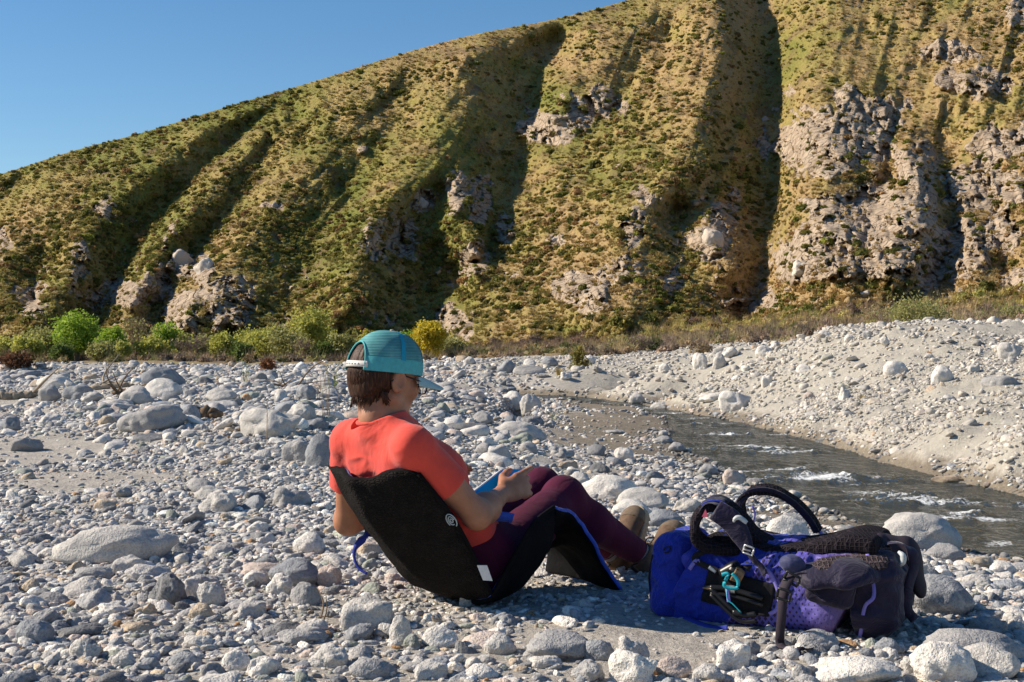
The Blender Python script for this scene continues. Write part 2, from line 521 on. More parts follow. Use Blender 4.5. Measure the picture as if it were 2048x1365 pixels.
# ------------------------------------------------------------------ the stream
FOAM = [(1560, 965, .3, .5), (1450, 885, .35, .5), (1540, 905, .35, .6), (1600, 930, .3, .45), (1760, 985, .3, .6), (1700, 1000, .25, .4), (1880, 1040, .3, .5), (1250, 808, .6, .45), (1350, 828, .5, .5), (1960, 1040, .3, .5), (2020, 1060, .3, .4),
        (1500, 897, .55, .9), (1470, 870, .5, .8), (1420, 850, .5, .6), (1640, 955, .5, 1.0), (1580, 942, .35, .8), (1700, 962, .35, .8), (1850, 1008, .4, 1.0), (1790, 995, .35, .9), (1930, 1030, .25, .5),
        (1300, 818, .8, .5), (1200, 801, .8, .35), (1380, 838, .6, .5), (1990, 1085, .25, .4), (1660, 905, .3, .35), (1520, 925, .25, .4), (1740, 1030, .2, .45), (2080, 1010, .4, .6), (2200, 1080, .5, .6)]
def stream():
    ys = np.geomspace(5.0, 34.0, 520)
    ts = np.linspace(0, 1, 330)
    Y = np.repeat(ys[:, None], len(ts), 1)
    lo = np.interp(ys, [5, 7, 9, 12, 16, 20, 26, 28, 31, 34], [3.0, 1.8, 1.3, .9, .0, -.6, -2.5, -4., -5., -5.])
    hi = np.interp(ys, [5, 7, 9, 12, 16, 20, 26, 28, 31, 34], [12., 9.5, 7.0, 4.6, 4.0, 3.8, 3.4, 3., 2., 1.])
    X = lo[:, None] + (hi - lo)[:, None] * ts[None]
    P = np.stack([X.ravel(), Y.ravel(), np.zeros(X.size)], -1)
    foam = np.zeros(len(P))
    turb = np.zeros(len(P)) + .25
    for px, py, r, s in FOAM:
        d = (CAMZ - WATER) * F / (py - H / 2)
        c = np.array(((px - W / 2) / F * d, d))
        rr = r * (.5 + d / 22)
        q = ((P[:, 0] - c[0]) / rr) ** 2 + ((P[:, 1] - c[1]) / (rr * .55)) ** 2
        foam += s * np.exp(-q * 1.1)
        turb += .8 * s * np.exp(-q * .5)
    flow = P * np.array((3.0, 2.0, 1.0))
    n1 = fbm(flow * 1.0, 4, 4)
    n2 = fbm(flow * 3.2, 3, 8)
    P[:, 2] = WATER + .018 * turb * n1 + .018 * np.minimum(turb, 1.4) * n2 + .03 * np.minimum(foam, 1) * (.3 + np.abs(n2))
    streak = fbm(np.stack([P[:, 0] * 3.2 + P[:, 1] * .9, P[:, 1] * 7.5 - P[:, 0] * 1.5, P[:, 0] * 0], -1), 4, 14)
    fm = np.clip(foam * .85 + .6 * streak * (foam > .05) + .10 * (turb > .6) - .36, 0, 1)
    idx = np.arange(len(ys) * len(ts)).reshape(len(ys), len(ts))
    f = np.stack([idx[:-1, :-1].ravel(), idx[:-1, 1:].ravel(), idx[1:, 1:].ravel(), idx[1:, :-1].ravel()], -1)
    me = mesh_of('stream_water', P, f)
    a = me.attributes.new('foam', 'FLOAT', 'POINT')
    a.data.foreach_set('value', fm.astype(np.float32))
    m, nt, b = new_mat('stream water')
    nt.nodes.remove(b)
    out = nt.nodes['Material Output']
    p = position(nt)
    mp = node(nt, 'ShaderNodeMapping'); mp.inputs['Scale'].default_value = (1.6, .9, 1)
    nt.links.new(p, mp.inputs[0])
    h = math_n(nt, 'ADD', noise_n(nt, mp.outputs[0], 5, 5, .6, .4), math_n(nt, 'MULTIPLY', noise_n(nt, mp.outputs[0], 22, 4, .6), .5))
    bp = node(nt, 'ShaderNodeBump'); bp.inputs['Strength'].default_value = .75; bp.inputs['Distance'].default_value = .05
    nt.links.new(h, bp.inputs['Height'])
    tr = node(nt, 'ShaderNodeBsdfTransparent'); tr.inputs[0].default_value = (.55, .56, .47, 1)
    di = node(nt, 'ShaderNodeBsdfDiffuse'); di.inputs[0].default_value = (.075, .08, .06, 1)
    mx0 = node(nt, 'ShaderNodeMixShader'); mx0.inputs[0].default_value = .55
    nt.links.new(tr.outputs[0], mx0.inputs[1]); nt.links.new(di.outputs[0], mx0.inputs[2])
    gl = node(nt, 'ShaderNodeBsdfGlossy'); gl.inputs['Roughness'].default_value = .06
    nt.links.new(bp.outputs[0], gl.inputs['Normal'])
    fr = node(nt, 'ShaderNodeFresnel'); fr.inputs['IOR'].default_value = 1.33
    nt.links.new(bp.outputs[0], fr.inputs['Normal'])
    mx1 = node(nt, 'ShaderNodeMixShader')
    nt.links.new(fr.outputs[0], mx1.inputs[0]); nt.links.new(mx0.outputs[0], mx1.inputs[1]); nt.links.new(gl.outputs[0], mx1.inputs[2])
    fo = node(nt, 'ShaderNodeBsdfDiffuse'); fo.inputs[0].default_value = (.8, .82, .82, 1)
    fa = attr(nt, 'foam', out='Fac')
    fn = noise_n(nt, mp.outputs[0], 26, 5, .7)
    ff = math_n(nt, 'MULTIPLY', maprange(nt, math_n(nt, 'ADD', fa, math_n(nt, 'MULTIPLY', math_n(nt, 'SUBTRACT', fn, .5), 2.4)), .30, .85), .85)
    ff = math_n(nt, 'MULTIPLY', ff, maprange(nt, fa, .02, .15))
    mx2 = node(nt, 'ShaderNodeMixShader')
    nt.links.new(ff, mx2.inputs[0]); nt.links.new(mx1.outputs[0], mx2.inputs[1]); nt.links.new(fo.outputs[0], mx2.inputs[2])
    nt.links.new(mx2.outputs[0], out.inputs['Surface'])
    o = obj('stream_water', me, m)
    tag(o, 'shallow grey-green stream with white riffles', None, None, 'structure')
stream()
# ------------------------------------------------------------------ the hillside
SKY = np.array([(-1500, 700), (-1000, 600), (-500, 475), (0, 350), (150, 300), (280, 268), (450, 215), (640, 160), (800, 108), (950, 68), (1100, 42), (1250, 3), (1400, -45), (1600, -110), (2048, -230), (2600, -330), (3600, -420)], float)
BASE = np.array([(-1500, 735), (-500, 728), (0, 724), (500, 722), (900, 722), (1200, 712), (1450, 694), (1700, 670), (2048, 650), (2600, 640), (3600, 630)], float)
D0 = np.array([(-1500, 150), (0, 118), (600, 110), (1000, 104), (1400, 92), (1700, 84), (2048, 82), (2600, 84), (3600, 95)], float)
DS = np.array([(-1500, 215), (0, 215), (640, 225), (1100, 240), (1500, 255), (2048, 270), (3600, 290)], float)
CURVES = [  # (photo x, y) along crests and gully beds; last number: metres towards (-) or away from (+) the viewer
    ([(520, 212), (410, 248), (310, 335), (205, 412), (165, 470), (110, 570), (60, 640)], -5, -7),
    ([(545, 212), (500, 238), (440, 302), (375, 372), (310, 452), (252, 548), (180, 640)], 1, 9),
    ([(570, 235), (505, 292), (440, 355), (375, 425), (322, 492), (285, 560), (260, 610)], -3, -5),
    ([(600, 215), (540, 262), (515, 325), (490, 380), (447, 437), (400, 484), (345, 545), (300, 625)], 0, 6),
    ([(780, 150), (718, 231), (625, 318), (545, 408), (485, 468), (450, 515), (400, 585), (370, 640)], -3.5, -6),
    ([(560, 640), (600, 540), (640, 470), (690, 400), (760, 300), (820, 200)], 2.5, .3),
    ([(985, 50), (932, 100), (903, 180), (888, 260), (850, 335), (765, 420), (728, 480), (700, 560), (690, 620)], -6, -7),
    ([(800, 640), (790, 560), (790, 480), (830, 420), (880, 380)], 7, 3),
    ([(905, 350), (925, 430), (955, 500), (950, 545)], -1, -1),
    ([(1110, 50), (1085, 130), (1072, 220), (1040, 300), (1010, 420), (970, 500), (910, 570), (840, 645)], 8, 13),
    ([(1300, 20), (1230, 70), (1150, 170), (1100, 230)], -3, -2),
    ([(1340, 60), (1290, 120), (1215, 215), (1150, 300), (1110, 330)], 1, 3),
    ([(1440, -30), (1420, 100), (1396, 200), (1392, 290), (1370, 360), (1290, 410), (1250, 470), (1270, 560), (1250, 640)], -8, -9),
    ([(1180, 420), (1130, 500), (1080, 580), (1060, 660)], -2, -2),
    ([(1350, 420), (1370, 490), (1400, 560), (1410, 620)], 2, 3),
    ([(1400, 400), (1435, 470), (1460, 540)], -1, -1),
    ([(1505, -40), (1547, 100), (1553, 250), (1557, 370), (1540, 480), (1520, 575), (1480, 640)], 10, 15),
    ([(1620, 40), (1600, 180), (1620, 290), (1590, 420), (1580, 540)], -1, -4),
    ([(1700, 200), (1720, 300), (1760, 340)], -4, -5),
    ([(1790, 250), (1770, 330), (1740, 400)], 1, 1),
    ([(1810, 300), (1835, 380), (1852, 450), (1815, 545)], -7, -7),
    ([(1880, 270), (1898, 370), (1912, 450), (1875, 560)], 2, 5),
    ([(1935, 440), (1965, 520), (1950, 560)], -3, -4),
    ([(1990, 430), (2005, 530)], 2, 2),
    ([(2050, 80), (2080, 260), (2090, 430), (2060, 560)], -5, -5),
    ([(2250, 0), (2300, 300), (2300, 560)], 8, 8), ([(2500, 0), (2550, 500)], -8, -6), ([(2850, 0), (2900, 500)], 8, 8), ([(3300, 0), (3300, 500)], -5, -5),
    ([(40, 350), (0, 420), (-60, 520), (-100, 640)], 3, 5), ([(250, 300), (150, 380), (60, 450), (0, 540), (-30, 640)], -2, -4), ([(110, 520), (70, 600)], 2, 4),
    ([(-250, 430), (-330, 640)], -6, -6), ([(-500, 500), (-600, 680)], 6, 6), ([(-800, 600), (-900, 700)], -5, -5), ([(-1200, 660), (-1300, 720)], 5, 5),
    ([(0, 352), (280, 272), (640, 164), (950, 72), (1250, 8), (1600, -105), (2048, -225), (2600, -325)], 0, 0),
    ([(0, 700), (300, 690), (600, 690), (900, 690), (1200, 690), (1500, 665), (1800, 620), (2048, 610), (2600, 600)], 0, 0),
]
hp = []
for pts, a, c in CURVES:
    q = np.array(pts, float)
    seg = np.concatenate([[0], np.cumsum(np.linalg.norm(np.diff(q, axis=0), axis=1))])
    n = max(3, int(seg[-1] / 26))
    if seg[-1] > 1500: n = 40
    t = np.linspace(0, seg[-1], n)
    for k in range(n):
        hp.append((np.interp(t[k], seg, q[:, 0]), np.interp(t[k], seg, q[:, 1]), a + (c - a) * t[k] / seg[-1]))
hp = np.array(hp)
_hw = hp[:, :2] / 100.0
_hn = len(hp)
_hd = np.linalg.norm(_hw[:, None] - _hw[None], axis=-1)
_HA = np.zeros((_hn + 1, _hn + 1)); _HA[:_hn, :_hn] = _hd - np.eye(_hn) * .008; _HA[:_hn, _hn] = 1; _HA[_hn, :_hn] = 1
_hc = np.linalg.lstsq(_HA, np.concatenate([hp[:, 2], [0]]), rcond=None)[0]
def relief(u, v):
    out = np.zeros(len(u))
    for k in range(0, len(u), 20000):
        a = u[k:k + 20000, None] / 100. - _hw[None, :, 0]
        b = v[k:k + 20000, None] / 100. - _hw[None, :, 1]
        out[k:k + 20000] = np.sqrt(a * a + b * b) @ _hc[:_hn] + _hc[_hn]
    return out

ROCK = [  # bare rock: photo x, y, half width, half height, strength
    (215, 425, 35, 25, .8), (160, 505, 25, 30, .5), (365, 530, 25, 30, 1.2), (405, 540, 22, 28, 1.2), (330, 470, 40, 22, .5), (455, 600, 50, 45, 1.2), (480, 615, 35, 40, 1.1), (370, 620, 40, 45, .9), (320, 575, 45, 40, .8), (225, 590, 60, 35, .9),
    (150, 560, 30, 45, .7), (60, 600, 45, 45, .8), (90, 540, 25, 20, .5), (10, 480, 25, 40, .5), (845, 405, 22, 22, 1.1), (740, 470, 20, 60, .8), (800, 480, 45, 70, .6), (915, 395, 22, 40, .9), (960, 415, 25, 50, .9), (955, 515, 28, 35, 1.2), (1005, 470, 25, 50, .8),
    (900, 640, 45, 30, 1.1), (930, 655, 20, 25, 1.1), (1090, 255, 50, 32, 1.1), (1200, 205, 60, 32, .9), (1165, 235, 30, 25, .9), (1160, 575, 55, 28, 1.1), (1190, 600, 30, 35, 1.), (1110, 480, 20, 12, 1.), (1265, 460, 28, 60, .8), (1240, 540, 40, 30, .7), (1345, 560, 25, 40, .8),
    (1420, 485, 40, 28, 1.3), (1450, 430, 45, 70, .6), (1400, 410, 30, 40, .5), (1290, 390, 35, 20, .7), (1530, 300, 15, 60, .6),
    (1640, 290, 90, 55, 1.2), (1590, 280, 40, 40, 1.1), (1740, 240, 60, 60, .8), (1750, 290, 28, 40, 1.), (1690, 190, 30, 20, .6), (1620, 500, 60, 50, 1.1), (1590, 530, 45, 35, 1.1), (1690, 480, 90, 60, 1.1), (1760, 440, 80, 60, 1.1), (1830, 340, 35, 40, 1.1), (1840, 420, 30, 70, 1.2),
    (1860, 510, 45, 60, 1.1), (1920, 500, 50, 50, 1.2), (1950, 370, 60, 50, .9), (1990, 300, 60, 50, .7), (1890, 100, 50, 22, .9), (1960, 165, 60, 32, .9), (1900, 160, 40, 25, .6), (2000, 470, 40, 40, .9), (2030, 380, 40, 60, .7), (2040, 20, 30, 30, .8), (1570, 180, 30, 20, .4),
    (1640, 410, 60, 25, .7), (1780, 540, 60, 25, .7), (2040, 560, 40, 25, .8), (2100, 300, 80, 120, .7), (2250, 450, 90, 80, .8), (-80, 560, 60, 60, .7), (-220, 600, 70, 50, .7), (1500, 610, 60, 14, .9), (1530, 590, 30, 20, .8), (720, 300, 14, 10, .7), (545, 415, 30, 12, .7), (1245, 330, 20, 10, .5)]
NU, NV = 1000, 330
us = np.concatenate([np.linspace(-1500, -60, 90), np.linspace(-55, 2110, 800), np.linspace(2130, 3600, 110)])
vs = np.linspace(0, 1, NV)
U = np.repeat(us[None], NV, 0)
sky = np.interp(us, SKY[:, 0], SKY[:, 1]); base = np.interp(us, BASE[:, 0], BASE[:, 1])
kern = np.ones(41) / 41
sky = np.convolve(np.pad(sky, 20, mode='edge'), kern, 'valid'); base = np.convolve(np.pad(base, 20, mode='edge'), kern, 'valid')
d0 = np.interp(us, D0[:, 0], D0[:, 1]); ds = np.interp(us, DS[:, 0], DS[:, 1])
V = (base + 14)[None] + (sky - base - 14)[None] * vs[:, None]
DD = d0[None] + (ds - d0)[None] * (vs[:, None] ** 1.05)
uf, vf = U.ravel(), V.ravel()
rel = relief(uf, vf)
edge = np.repeat(sstep(1.0, .93, vs)[:, None], NU, 1).ravel() * np.repeat(sstep(0, .05, vs)[:, None], NU, 1).ravel()
p3 = np.stack([uf / 1000 * 16, vf / 1000 * 16, np.zeros(len(uf))], -1)
rock = np.zeros(len(uf))
for cx, cy, rx, ry, s in ROCK:
    q = ((uf - cx) / rx) ** 2 + ((vf - cy) / ry) ** 2
    rock = np.maximum(rock, s * np.exp(-q * .75))
rn = fbm(p3 * 2.3, 4, 41)
rn2 = fbm(p3 * 6, 3, 47)
rock = rock * (1 + .25 * sstep(1550, 1700, uf))
rockm = sstep(.40, .56, rock + .30 * rn + .16 * rn2)
scat = fbm(p3 * 5.5 + 40, 4, 77) + .35 * fbm(p3 * .8, 2, 78) + .35 * sstep(250, 600, vf) + .18 * sstep(1500, 2000, uf)
rockm = np.maximum(rockm, sstep(1.02, 1.12, scat) * .9)
wob = np.stack([.5 * rn, .5 * rn2, np.zeros(len(uf))], -1)
ra, rb = (uf * .80 + vf * .60), (vf * .80 - uf * .60)
d1, d2, cv, ct = cells(np.stack([ra / 84, rb / 46, np.zeros(len(uf))], -1) + wob * .5, 3)
e1, e2, ev, et = cells(np.stack([ra / 34, rb / 18, np.zeros(len(uf)) + 5], -1) + wob * .4, 8)
crag = rockm * (1.0 * cv + 2.2 * ct + .5 * ev + 1.35 * et + .8 * np.minimum(d2 - d1, .12) * 4 + .35 * np.minimum(e2 - e1, .15) * 3 - .3)
crag2 = rock * 1.6
slant = np.interp(uf, [-500, 0, 700, 1100, 1700, 2600], [1.0, .95, .75, .4, .25, .2])
rillp = np.stack([(uf + slant * vf) / 1000 * 22, vf / 1000 * 3.5 + uf / 1000 * 2, np.zeros(len(uf))], -1)
soft = 1.9 * fbm(p3 * .9, 4, 51) + .75 * fbm(p3 * 4.5, 3, 55) + (2.6 * np.abs(fbm(rillp, 3, 57)) - .8) * np.clip(.75 + .9 * fbm(p3 * .35, 2, 58), 0, 1.5)
dd = DD.ravel() + edge * (rel * 1.32 + soft - crag * 1.25 - crag2)
hv = np.stack([(uf - W / 2) / F * dd, dd, CAMZ - (vf - H / 2) / F * dd], -1)
hi_ = np.arange(NU * NV).reshape(NV, NU)
hf = np.stack([hi_[:-1, :-1].ravel(), hi_[:-1, 1:].ravel(), hi_[1:, 1:].ravel(), hi_[1:, :-1].ravel()], -1)
# the far side of the ridge, dropping away
back = hv[hi_[-1]] + np.array((0, 60, -12))
hv2 = np.concatenate([hv, back]); bi = np.arange(NU) + NU * NV
hf = np.concatenate([hf, np.stack([hi_[-1, :-1], hi_[-1, 1:], bi[1:], bi[:-1]], -1)])
hme = mesh_of('hillside', hv2, hf)
a = hme.attributes.new('rock', 'FLOAT', 'POINT'); a.data.foreach_set('value', np.concatenate([rockm, np.zeros(NU)]).astype(np.float32))
# where the winter-green grass is and where it has dried
green = .35 * sstep(1750, 700, uf) + .15 + .55 * fbm(p3 * .55 + 9, 4, 61) + .25 * fbm(p3 * 3.5, 3, 63) + .12 * sstep(500, 200, vf) - .45 * sstep(1500, 1900, uf) * .6
gul = np.clip(rel / 9, -1, 1)
green = np.clip(green + .08 + .12 * gul, 0, 1)
scrubby = sstep(0, 40, vf - np.interp(uf, [-500, 900, 1100, 1500, 1800, 2100, 3000], [690, 690, 668, 622, 600, 560, 560]))
a = hme.attributes.new('green', 'FLOAT', 'POINT'); a.data.foreach_set('value', np.concatenate([green, np.zeros(NU)]).astype(np.float32))
a = hme.attributes.new('scrub', 'FLOAT', 'POINT'); a.data.foreach_set('value', np.concatenate([scrubby, np.zeros(NU)]).astype(np.float32))

def hill_material():
    m, nt, b = new_mat('hill grass and rock')
    b.inputs['Roughness'].default_value = .95
    b.inputs['Specular IOR Level'].default_value = .08
    p = position(nt)
    n1 = noise_n(nt, p, .16, 6, .65)
    n2 = noise_n(nt, p, .9, 6, .7)
    n3 = noise_n(nt, p, 3.2, 4, .7)
    g = attr(nt, 'green', out='Fac')
    gg = math_n(nt, 'ADD', g, math_n(nt, 'MULTIPLY', math_n(nt, 'SUBTRACT', n2, .5), .9))
    grass = ramp(nt, gg, [(.08, (.50, .345, .165)), (.35, (.46, .345, .135)), (.62, (.36, .305, .095)), (.98, (.235, .245, .06))])
    grass = mixc(nt, .8, grass, ramp(nt, n3, [(.3, (.5, .5, .5)), (.55, (1, 1, 1)), (.75, (1.25, 1.2, 1.1))]), 'MULTIPLY')
    soil = ramp(nt, n2, [(.3, (.16, .105, .06)), (.7, (.30, .205, .115))])
    c = mixc(nt, maprange(nt, n1, .52, .68), grass, soil)
    sc = attr(nt, 'scrub', out='Fac')
    c = mixc(nt, math_n(nt, 'MULTIPLY', sc, .8), c, ramp(nt, n2, [(.3, (.09, .065, .045)), (.55, (.24, .165, .11)), (.75, (.25, .21, .08))]))
    rk = ramp(nt, math_n(nt, 'ADD', math_n(nt, 'MULTIPLY', n2, .55), math_n(nt, 'MULTIPLY', n1, .45)), [(.3, (.20, .145, .10)), (.45, (.38, .29, .205)), (.58, (.53, .425, .315)), (.72, (.34, .235, .15))])
    vo = node(nt, 'ShaderNodeTexVoronoi', feature='DISTANCE_TO_EDGE'); vo.inputs['Scale'].default_value = .45
    mp = node(nt, 'ShaderNodeMapping'); mp.inputs['Rotation'].default_value = (.5, .6, .2); mp.inputs['Scale'].default_value = (1, 1, 2.2)
    nt.links.new(p, mp.inputs[0])
    wr = node(nt, 'ShaderNodeVectorMath', operation='ADD')
    nn = node(nt, 'ShaderNodeTexNoise'); nn.inputs['Scale'].default_value = .6; nt.links.new(p, nn.inputs['Vector'])
    nsc = node(nt, 'ShaderNodeVectorMath', operation='SCALE'); nsc.inputs['Scale'].default_value = .45; nt.links.new(nn.outputs['Color'], nsc.inputs[0])
    nt.links.new(mp.outputs[0], wr.inputs[0]); nt.links.new(nsc.outputs[0], wr.inputs[1])
    nt.links.new(wr.outputs[0], vo.inputs['Vector'])
    crack = maprange(nt, vo.outputs['Distance'], 0, .05)
    rk = mixc(nt, math_n(nt, 'MULTIPLY', math_n(nt, 'SUBTRACT', 1., crack), math_n(nt, 'MULTIPLY', n3, 1.3)), rk, (.085, .064, .047))
    r = attr(nt, 'rock', out='Fac')
    rf = maprange(nt, math_n(nt, 'ADD', r, math_n(nt, 'MULTIPLY', math_n(nt, 'SUBTRACT', math_n(nt, 'ADD', math_n(nt, 'MULTIPLY', n3, .4), math_n(nt, 'MULTIPLY', n2, .6)), .5), 1.5)), .4, .6)
    c = mixc(nt, rf, c, rk)
    nt.links.new(c, b.inputs['Base Color'])
    h = math_n(nt, 'ADD', math_n(nt, 'MULTIPLY', math_n(nt, 'ADD', n3, math_n(nt, 'MULTIPLY', n2, 2.)), maprange(nt, rf, 0, 1, 1., .6)), math_n(nt, 'MULTIPLY', math_n(nt, 'MULTIPLY', crack, rf), .7))
    bump(nt, b, h, .85, .5)
    return m
hill = obj('hillside', hme, hill_material())
tag(hill, 'steep grassy hillside with gullies and pale rock outcrops', None, None, 'structure')

# ------------------------------------------------------------------ shrubs on the hill
def leaf_mat(name, sat_var=.25, trans=.25):
    m, nt, b = new_mat(name)
    b.inputs['Roughness'].default_value = .8
    b.inputs['Specular IOR Level'].default_value = .15
    c = attr(nt, 'rcol', 'INSTANCER')
    p = position(nt)
    n = noise_n(nt, p, 2.3, 3)
    c = mixc(nt, 1., c, ramp(nt, n, [(.3, (.7, .72, .7)), (.7, (1.25, 1.22, 1.15))]), 'MULTIPLY')
    nt.links.new(c, b.inputs['Base Color'])
    tr = node(nt, 'ShaderNodeBsdfTranslucent'); nt.links.new(c, tr.inputs[0])
    mx = node(nt, 'ShaderNodeMixShader'); mx.inputs[0].default_value = trans
    out = nt.nodes['Material Output']
    nt.links.new(b.outputs[0], mx.inputs[1]); nt.links.new(tr.outputs[0], mx.inputs[2]); nt.links.new(mx.outputs[0], out.inputs['Surface'])
    return m
M_LEAF = leaf_mat('shrub leaves')

def leafball(n, seed, rx=.5, ry=.5, rz=.42, size=.10, lumps=9, flat=0.35, stems=0):
    """a shrub about 1 m across: many leaf clumps through an uneven dome"""
    r = np.random.default_rng(seed)
    lc = r.normal(size=(lumps, 3)); lc /= np.linalg.norm(lc, axis=1)[:, None]
    lc[:, 2] = np.abs(lc[:, 2])
    lr = r.uniform(.45, 1.0, lumps)
    k = r.integers(0, lumps, n)
    d = r.normal(size=(n, 3)); d /= np.linalg.norm(d, axis=1)[:, None]
    c = lc[k] * .58 * lr[k][:, None] + d * (.40 * r.uniform(.55, 1, n) ** .5)[:, None]
    c[:, 2] = np.abs(c[:, 2])
    nrm = c / (np.linalg.norm(c, axis=1)[:, None] + 1e-6) + .7 * r.normal(size=(n, 3))
    nrm /= np.linalg.norm(nrm, axis=1)[:, None]
    t = np.cross(nrm, r.normal(size=(n, 3))); t /= np.linalg.norm(t, axis=1)[:, None]
    bt = np.cross(nrm, t)
    s = size * r.uniform(.6, 1.4, n)[:, None]
    scl = np.array((rx, ry, rz)) * 1.0
    C = c * scl * 1.05
    v = np.stack([C - t * s * .5, C + bt * s * .38, C + t * s * .6, C - bt * s * .38], 1).reshape(-1, 3)
    f = np.arange(n * 4).reshape(n, 4)
    if stems:
        sv, sf = [], []
        for q in range(stems):
            tip = C[r.integers(0, n)] * .9
            w = .012
            b0 = len(v) + len(sv)
            sv += [(-w, 0, -.06), (w, 0, -.06), tip + np.array((w * .3, 0, 0)), tip - np.array((w * .3, 0, 0))]
            sf.append((b0, b0 + 1, b0 + 2, b0 + 3))
        v = np.concatenate([v, np.array(sv)]); f = np.concatenate([f, np.array(sf)])
    return v, f

shrub_meshes = []
for k in range(8):
    v, f = leafball(260, 100 + k, size=.17, rz=.40 + .05 * (k % 3), lumps=7 + k % 4)
    me = mesh_of('shrub_shape', v, f, smooth=False); me.materials.append(M_LEAF)
    shrub_meshes.append(me)
# dry grass tufts: thin blades
def tuft(n, seed, h=.5, spread=.35, w=.035):
    r = np.random.default_rng(seed)
    v, f = [], []
    for i in range(n):
        a = r.uniform(0, 6.28); rad = spread * .35 * r.uniform() ** .5
        b = np.array((rad * math.cos(a), rad * math.sin(a), -.02))
        lean = spread * r.uniform(.2, 1.0)
        hh = h * r.uniform(.5, 1)
        m_ = b + np.array((lean * .35 * math.cos(a), lean * .35 * math.sin(a), hh * .6))
        t_ = b + np.array((lean * math.cos(a), lean * math.sin(a), hh * r.uniform(.75, 1)))
        s = np.array((-math.sin(a), math.cos(a), 0)) * w
        k = len(v)
        v += [b - s, b + s, m_ + s * .8, m_ - s * .8, t_]
        f += [(k, k + 1, k + 2, k + 3), (k + 3, k + 2, k + 4)]
    return v, f
tuft_meshes = []
for k in range(4):
    v, f = tuft(26, 300 + k, h=.3, spread=.3)
    me = mesh_of('tuft_shape', v, f, smooth=False); me.materials.append(M_LEAF)
    tuft_meshes.append(me)
SHRUBS = proto_collection('shrub_form', shrub_meshes)
TUFTS = proto_collection('tuft_form', tuft_meshes)

# candidates: random spots over the slope
hg = hv.reshape(NV, NU, 3)
def hill_spots(n, seed, keep):
    r = np.random.default_rng(seed)
    iu = r.uniform(30, NU - 30, n); iv = r.uniform(10, NV - 1.5, n)
    a_, b_ = iu.astype(int), iv.astype(int)
    fu, fv = (iu - a_)[:, None], (iv - b_)[:, None]
    P = hg[b_, a_] * (1 - fu) * (1 - fv) + hg[b_, a_ + 1] * fu * (1 - fv) + hg[b_ + 1, a_] * (1 - fu) * fv + hg[b_ + 1, a_ + 1] * fu * fv
    k = b_ * NU + a_
    ok = keep(k, r, P)
    return P[ok], k[ok], r
def dens_shrub(k, r, P):
    cl = .42 + .95 * fbm(P * .07, 3, 91) + .6 * fbm(P * .3, 2, 92)
    return (r.uniform(0, 1, len(k)) < np.clip(cl, .1, 1) * (1 - .8 * rockm[k]))
hs_p, hs_k, hr = hill_spots(24000, 5, dens_shrub)
n = len(hs_p)
hs_s = hr.uniform(.35, 1.2, n) * np.where(hr.uniform(0, 1, n) < .12, 1.55, 1.0)
pal = np.array([(.085, .095, .030), (.065, .082, .026), (.115, .115, .042), (.13, .105, .055), (.075, .10, .028), (.16, .125, .075), (.10, .13, .03), (.055, .07, .03)])
w_ = np.array([.2, .2, .16, .12, .14, .07, .06, .05]); w_ = w_ / w_.sum()
hs_ci = hr.choice(len(pal), n, p=w_)
hs_c = pal[hs_ci] * hr.uniform(1.15, 2.1, (n, 1)) * np.array((1.4, 1.1, .85))
hs_i = hr.integers(0, 8, n)
hs_rot = np.stack([hr.uniform(-.15, .15, n), hr.uniform(-.15, .15, n), hr.uniform(0, 6.28, n)], -1)
hs_scl = np.stack([hs_s * hr.uniform(.85, 1.2, n), hs_s * hr.uniform(.85, 1.2, n), hs_s * hr.uniform(.75, 1.15, n)], -1)
SPX, SPY = project(hs_p)
vis = (SPX > 5) & (SPX < 2043) & (SPY > 5) & (SPY < 690)
size_px = np.where(vis, F * hs_s / hs_p[:, 1], 0)
top = np.argsort(-size_px)[:300]
rest = np.ones(n, bool); rest[top] = False
scatter('hill_shrubs', hs_p[rest], hs_rot[rest], hs_scl[rest], hs_i[rest], hs_c[rest], SHRUBS, 'dense scatter of small olive shrubs over the whole hillside')
SHRUB_TOP = [(hs_p[k], hs_rot[k], hs_scl[k], hs_i[k], hs_c[k], int(hs_ci[k])) for k in top]

tp, tk, tr_ = hill_spots(38000, 6, lambda k, r, P: r.uniform(0, 1, len(k)) < (1 - .85 * rockm[k]))
n = len(tp)
gk = np.clip(green[tk] + tr_.normal(0, .2, n), 0, 1)[:, None]
tc = (1 - gk) * np.array((.48, .345, .16)) + gk * np.array((.31, .285, .08))
tc *= tr_.uniform(.82, 1.15, (n, 1))
ts_ = tr_.uniform(.6, 1.5, n)[:, None] * np.ones((1, 3))
scatter('hill_grass', tp, np.stack([tr_.uniform(-.2, .2, n), tr_.uniform(-.2, .2, n), tr_.uniform(0, 6.28, n)], -1), ts_, tr_.integers(0, 4, n), tc, TUFTS, 'green and straw-coloured grass tufts over the hillside')
